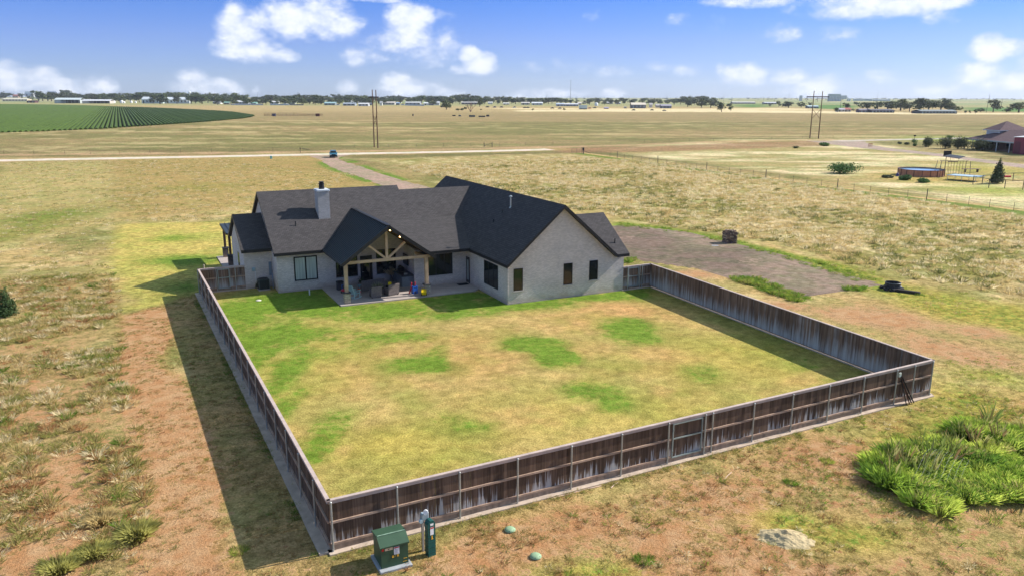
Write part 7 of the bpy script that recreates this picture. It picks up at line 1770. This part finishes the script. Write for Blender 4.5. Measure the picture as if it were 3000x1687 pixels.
for i, (u0, u1, vt, vb, kind, wc, rc, lab) in enumerate(BLD):
    um = (u0+u1)/2; x, y = G(um, vb); s = mpp(um, vb); w = (u1-u0)*s; h = max(1.8, (vb-vt)*s); dep = min(w*.6, 14)+3
    t = empty('shed' if 'shed' in lab else 'barn' if 'barn' in lab else 'container' if kind == 'box' else 'house' if 'house' in lab else 'building', (x, y, 0), YAWC+math.atan2(0, 1), lab, 'barn' if 'barn' in lab else 'shed' if 'shed' in lab else 'building')
    wm = mat('far_wall_%d' % i, wc, .8, .06); rm = mat('far_roof_%d' % i, rc, .7, .05)
    if kind == 'box':
        q = MB(); q.box(-w/2, w/2, 0, dep*.6, .2, h); part(q, 'body', wm, t); q = MB(); q.box(-w/2+.1, w/2-.1, -.06, 0, 0, .9); part(q, 'underside', M_BLK, t); continue
    wh = h*(.62 if kind == 'gable' else .66)
    if kind == 'open':
        q = MB(); q.box(-w/2, -w/2+w*.24, 0, .4, 0, wh); q.box(-w/2, w/2, dep-.4, dep, 0, wh); q.box(w/2-.5, w/2, 0, dep, 0, wh); part(q, 'wall', wm, t)
        for k in range(6): q = MB(); q.box(-w/2+w*(.24+.14*k)-.15, -w/2+w*(.24+.14*k)+.15, 0, .3, 0, wh); part(q, 'post', wm, t)
        q = MB(); q.box(-w/2+w*.26, w/2-1, dep-.8, dep-.45, 0, wh*.98); part(q, 'interior_shade_panel', M_BLK, t)  # black panel added to stand in for the shade inside the open shed
    else:
        q = MB(); q.box(-w/2, w/2, 0, dep, 0, wh); part(q, 'wall', wm, t)
        if w/s > 14:
            nn = max(2, int(w/s/9))
            for k in range(nn): q = MB(); cx = -w/2+w*(k+.5)/nn; q.box(cx-w/nn*.16, cx+w/nn*.16, -.05, -.004, wh*(.0 if k == 0 else .3), wh*.75); part(q, 'door' if k == 0 else 'window', M_BLK if wc[0] > .2 else MATS['dial_glass'], t)
    q = MB(); e = .5
    if kind == 'gable' and w < 40: 
        q.slab([(-w/2-e, -e, wh), (w/2+e, -e, wh), (w/2+e, dep/2, h), (-w/2-e, dep/2, h)], .25); q.slab([(-w/2-e, dep/2, h), (w/2+e, dep/2, h), (w/2+e, dep+e, wh), (-w/2-e, dep+e, wh)], .25)
    else:
        q.slab([(-w/2-e, -e, wh), (w/2+e, -e, wh), (w/2+e, dep/2, h), (-w/2-e, dep/2, h)], .3); q.slab([(-w/2-e, dep/2, h), (w/2+e, dep/2, h), (w/2+e, dep+e, wh), (-w/2-e, dep+e, wh)], .3)
    part(q, 'roof', [rm, rm], t)
# pale boundary walls before the town
def wall_run(u0, v0, u1, v1, h, c, lab):
    a, b = G(u0, v0), G(u1, v1); q = MB(); L = math.hypot(b[0]-a[0], b[1]-a[1])
    for k in range(int(L/3)): q.box(k*3+.03, k*3+2.97, 0, .15, 0, h+.04*math.sin(k*2.1)); q.box(k*3-.12, k*3+.12, -.12, .2, 0, h+.2)
    tag(q.build('boundary_fence', mat('wall_'+str(u0), c, .8, .15, .3), None, (a[0], a[1], 0), math.atan2(b[1]-a[1], b[0]-a[0])), lab, 'fence')
wall_run(677, 308.7, 772, 309, 2.0, (.50, .52, .58), 'pale grey boundary fence below the gabled house'); wall_run(792, 309, 848, 309.2, 2.1, (.48, .54, .60), 'pale blue boundary fence further right'); wall_run(849, 309.3, 893, 309.6, 1.7, (.26, .24, .24), 'dull brown boundary fence before the olive tree'); wall_run(1187, 310, 1245, 311, 1.9, (.42, .48, .56), 'blue grey boundary fence right of the poles')
# white tanks, vehicles
for (u, vb, r_, lab) in ((334, 303, 4, 'white round tank, leftmost right of the long open shed'), (357, 303.5, 4.5, 'white tank second from the long open shed'), (385, 303, 3.5, 'white tank third from the long open shed'), (398, 303, 3, 'smallest white tank left of the big barn'), (1747, 311, 5, 'white round tank right of the tower'), (364, 303.5, 3, 'low white tank beside the second one')):
    x, y = G(u, vb); s = mpp(u, vb); q = MB(); q.lathe([(.001, 2*r_*s), (r_*s*.5, 1.9*r_*s), (r_*s, 1.3*r_*s), (r_*s, 0)], n=12); tag(q.build('storage_tank', M_WHITE, None, (x, y, 0), smooth=True), lab, 'tank')
carm = {}
def far_car(u, vb, c, lab, wpx=11, hpx=4.2):
    x, y = G(u, vb); s = mpp(u, vb); t = empty('parked_car', (x, y, 0), YAWC, lab, 'car', 'vehicles parked below the far town'); L = wpx*s/2; h = hpx*s
    q = MB(); q.bevbox(-L, L, -.9, .9, .25, h*.62, .2); part(q, 'body', mat('car_%d' % u, c, .4, .1), t)
    q = MB(); q.bevbox(-L*.5, L*.6, -.8, .8, h*.62, h, .25); part(q, 'cabin', M_GLASS, t)
for (u, v, c, lab) in ((1428, 316, (.05, .05, .09), 'dark vehicle below the town, leftmost of the row'), (1449, 316.5, (.14, .12, .25), 'purple vehicle second in the row below the town'), (1469, 316.5, (.05, .03, .06), 'dark red vehicle third in the row below the town'), (1507, 317, (.7, .72, .74), 'white van in the row below the town'), (1537, 318, (.06, .05, .05), 'black vehicle right of the white van'), (1546, 318, (.05, .06, .05), 'small black vehicle beside the last one'), (1618, 319.5, (.05, .04, .05), 'dark car in the row left of the container'), (1640, 320, (.06, .05, .07), 'dark long car left of the container'), (1727, 320, (.5, .10, .05), 'orange red machine right of the container'), (1742, 318.5, (.05, .06, .06), 'black car right of the orange machine'), (990, 309.5, (.62, .60, .60), 'white vehicle right of the teal shed'), (1165, 309, (.05, .07, .16), 'dark blue vehicle right of the poles'), (1180, 309, (.5, .55, .62), 'pale blue vehicle right of the dark blue one'), (1264, 309.5, (.04, .06, .2), 'blue car before the white long house'), (1910, 325, (.06, .06, .08), 'dark car alone in the pale field'), (1856, 325, (.05, .05, .06), 'black car further left in the pale field'), (1946, 326.5, (.06, .07, .09), 'dark car at the right of the pale field')):
    far_car(u, v, c, lab)
# masts and towers
def mast(u, vb, vt, r0, lab, name='radio_mast', top=False, lean=0.0, c=(.30, .32, .36)):
    x, y = G(u, vb); s = mpp(u, vb); h = (vb-vt)*s; t = empty(name, (x, y, 0), 0, lab, 'mast' if name == 'radio_mast' else 'pole')
    q = MB(); m_ = mat('mast_%d' % u, c, .7, .05); r = r0*s; q.cyl((0, 0, 0), (lean*s, 0, h), r*1.6, r*.7, 6); part(q, 'shaft', m_, t)
    if top: q = MB(); q.cyl((0, 0, h), (0, 0, h+2*s), r*.9, 3*s*.5, 8); q.bevbox(-1.7*s, 1.7*s, -1.7*s, 1.7*s, h+1.2*s, h+2*s, .2*s); part(q, 'platform', m_, t)
    if name == 'utility_pole': q = MB(); q.bar((-1.6*s, 0, h*.9), (1.6*s, 0, h*.9), .5*s, .5*s); part(q, 'crossarm', m_, t)
    return t
x, y = G(1671, 305); mast(1671, 305, 241, .55, 'tall slim floodlight tower rising from the middle of the town', top=True, c=(.42, .42, .46))
s = mpp(1671, 305); q = MB(); q.bevbox(-2.2*s, 2.2*s, 0, 3*s, 0, 12*s, .3*s); tag(q.build('tower_building', M_WHITE, None, (x, y, 0), YAWC), 'white block building at the foot of the tall tower', 'building')
for (u, vb, vt, lab) in ((1602, 298, 270, 'thin mast left of the tall tower'), (1646, 298, 271, 'faint mast close left of the tall tower'), (1690, 298, 278, 'short faint mast right of the tall tower'), (1722, 297, 277, 'thin mast second right of the tall tower'), (1951, 296, 276, 'thin mast above the right end of the town'), (2120, 297, 277, 'faint mast above the long pale roofed building'), (2310, 300, 270, 'slim mast left of the right utility poles'), (2568, 302, 269, 'leaning slim mast right of the grain elevator'), (1430, 300, 274, 'faint mast above the treeline centre'), (1335, 300, 275, 'very faint mast left of the centre treeline'), (836, 300, 272, 'thin pole above the treeline at left'), (756, 300, 270, 'thin pole on the treeline at left')):
    mast(u, vb, vt, .30, lab, lean=3.5 if u == 2568 else 0, c=(.24, .26, .32))
for (u, vb, vt, lab, ln) in ((2462, 318, 293, 'dark utility pole left of the small white house', 0), (2558, 314, 294, 'utility pole behind the farmstead row', 0), (2889, 331, 276, 'tall leaning utility pole at right', 6), (2932, 320, 290, 'utility pole right of the spreading tree', 1), (2143, 306, 291, 'short dark pole beyond the field trees', 0), (2268, 306, 292, 'dark pole near the pale roofed building', 0), (1272, 303, 286, 'pole above the white long house', 0), (770, 309, 290, 'dark pole at the white wall', 0)):
    mast(u, vb, vt, .45, lab, 'utility_pole', lean=ln, c=(.10, .09, .09))
# water tower ball on the left horizon and grain elevator on the right one
x, y = G(558, 300); s = mpp(558, 300); t = empty('water_tower', (x, y, 0), 0, 'white water tower ball just above the left treeline', 'water tower')
q = MB(); q.sphere((0, 0, 27*s), 3.6*s, 14, 10, .9); part(q, 'tank', M_WHITE, t, smooth=True); q = MB(); q.cyl((0, 0, 0), (0, 0, 25*s), .8*s, n=8); part(q, 'stem', M_WHITE, t)
x, y = G(2452, 297.5); s = mpp(2452, 297.5); t = empty('grain_elevator', (x, y, 0), YAWC, 'pale blue grey grain elevator complex on the far right horizon', 'grain elevator')
M_EL = mat('elevator_concrete', (.46, .50, .54), .9, .08, .02)
q = MB()
for k in range(9): q.cyl((-26*s+k*4.4*s, 0, 0), (-26*s+k*4.4*s, 0, 14.5*s), 2.25*s, n=14)
part(q, 'silos', M_EL, t)
q = MB(); q.box(-27*s, 9*s, -2*s, 2*s, 14.5*s, 20.5*s); part(q, 'headhouse', mat('elevator_head', (.30, .38, .42), .9, .1), t)
q = MB(); q.box(9*s, 27*s, -2*s, 2*s, 6*s, 16.5*s); part(q, 'conveyor_house', M_EL, t)
q = MB(); q.bar((27*s, 0, 12*s), (40*s, 0, 4*s), 1.5*s, 1.5*s); part(q, 'chute', M_EL, t)
for k in range(2): q = MB(); q.cyl(((31+k*6)*s, 0, 0), ((31+k*6)*s, 0, 6*s), 2.6*s, n=14); part(q, 'bin', M_EL, t)
for (u0, u1, vt, vb, lab) in ((2503, 2528, 291, 296.5, 'pale far warehouse right of the grain elevator'), (2532, 2552, 290.5, 296.5, 'second pale far warehouse right of the grain elevator'), (2342, 2350, 283, 297, 'square pale silo left of the grain elevator'), (2555, 2608, 292.5, 297, 'long pinkish far warehouse')):
    x, y = G((u0+u1)/2, vb); s = mpp((u0+u1)/2, vb); w = (u1-u0)*s; q = MB(); q.box(-w/2, w/2, 0, w*.4, 0, (vb-vt)*s); q.slab([(-w/2, 0, (vb-vt)*s), (w/2, 0, (vb-vt)*s), (w/2, w*.2, (vb-vt)*s*1.15), (-w/2, w*.2, (vb-vt)*s*1.15)], .5, 0, 0); tag(q.build('warehouse', M_EL, None, (x, y, 0), YAWC), lab, 'warehouse')

# ------------------------------------------------------------------ haze: one even volume from below the ground to just above the highest thing
hm = bpy.data.materials.new('haze_air'); hm.use_nodes = True
hn, hl = hm.node_tree.nodes, hm.node_tree.links
hn.remove(hn['Principled BSDF'])
vol = hn.new('ShaderNodeVolumePrincipled'); vol.inputs['Color'].default_value = (.86, .93, 1.0, 1); vol.inputs['Density'].default_value = 0.00007; vol.inputs['Anisotropy'].default_value = .2
hl.new(vol.outputs[0], hn['Material Output'].inputs['Volume'])
q = MB(); q.box(-5460, 5460, -5460, 5460, -1.2, 130)
hz = tag(q.build('haze', hm), kind='stuff')
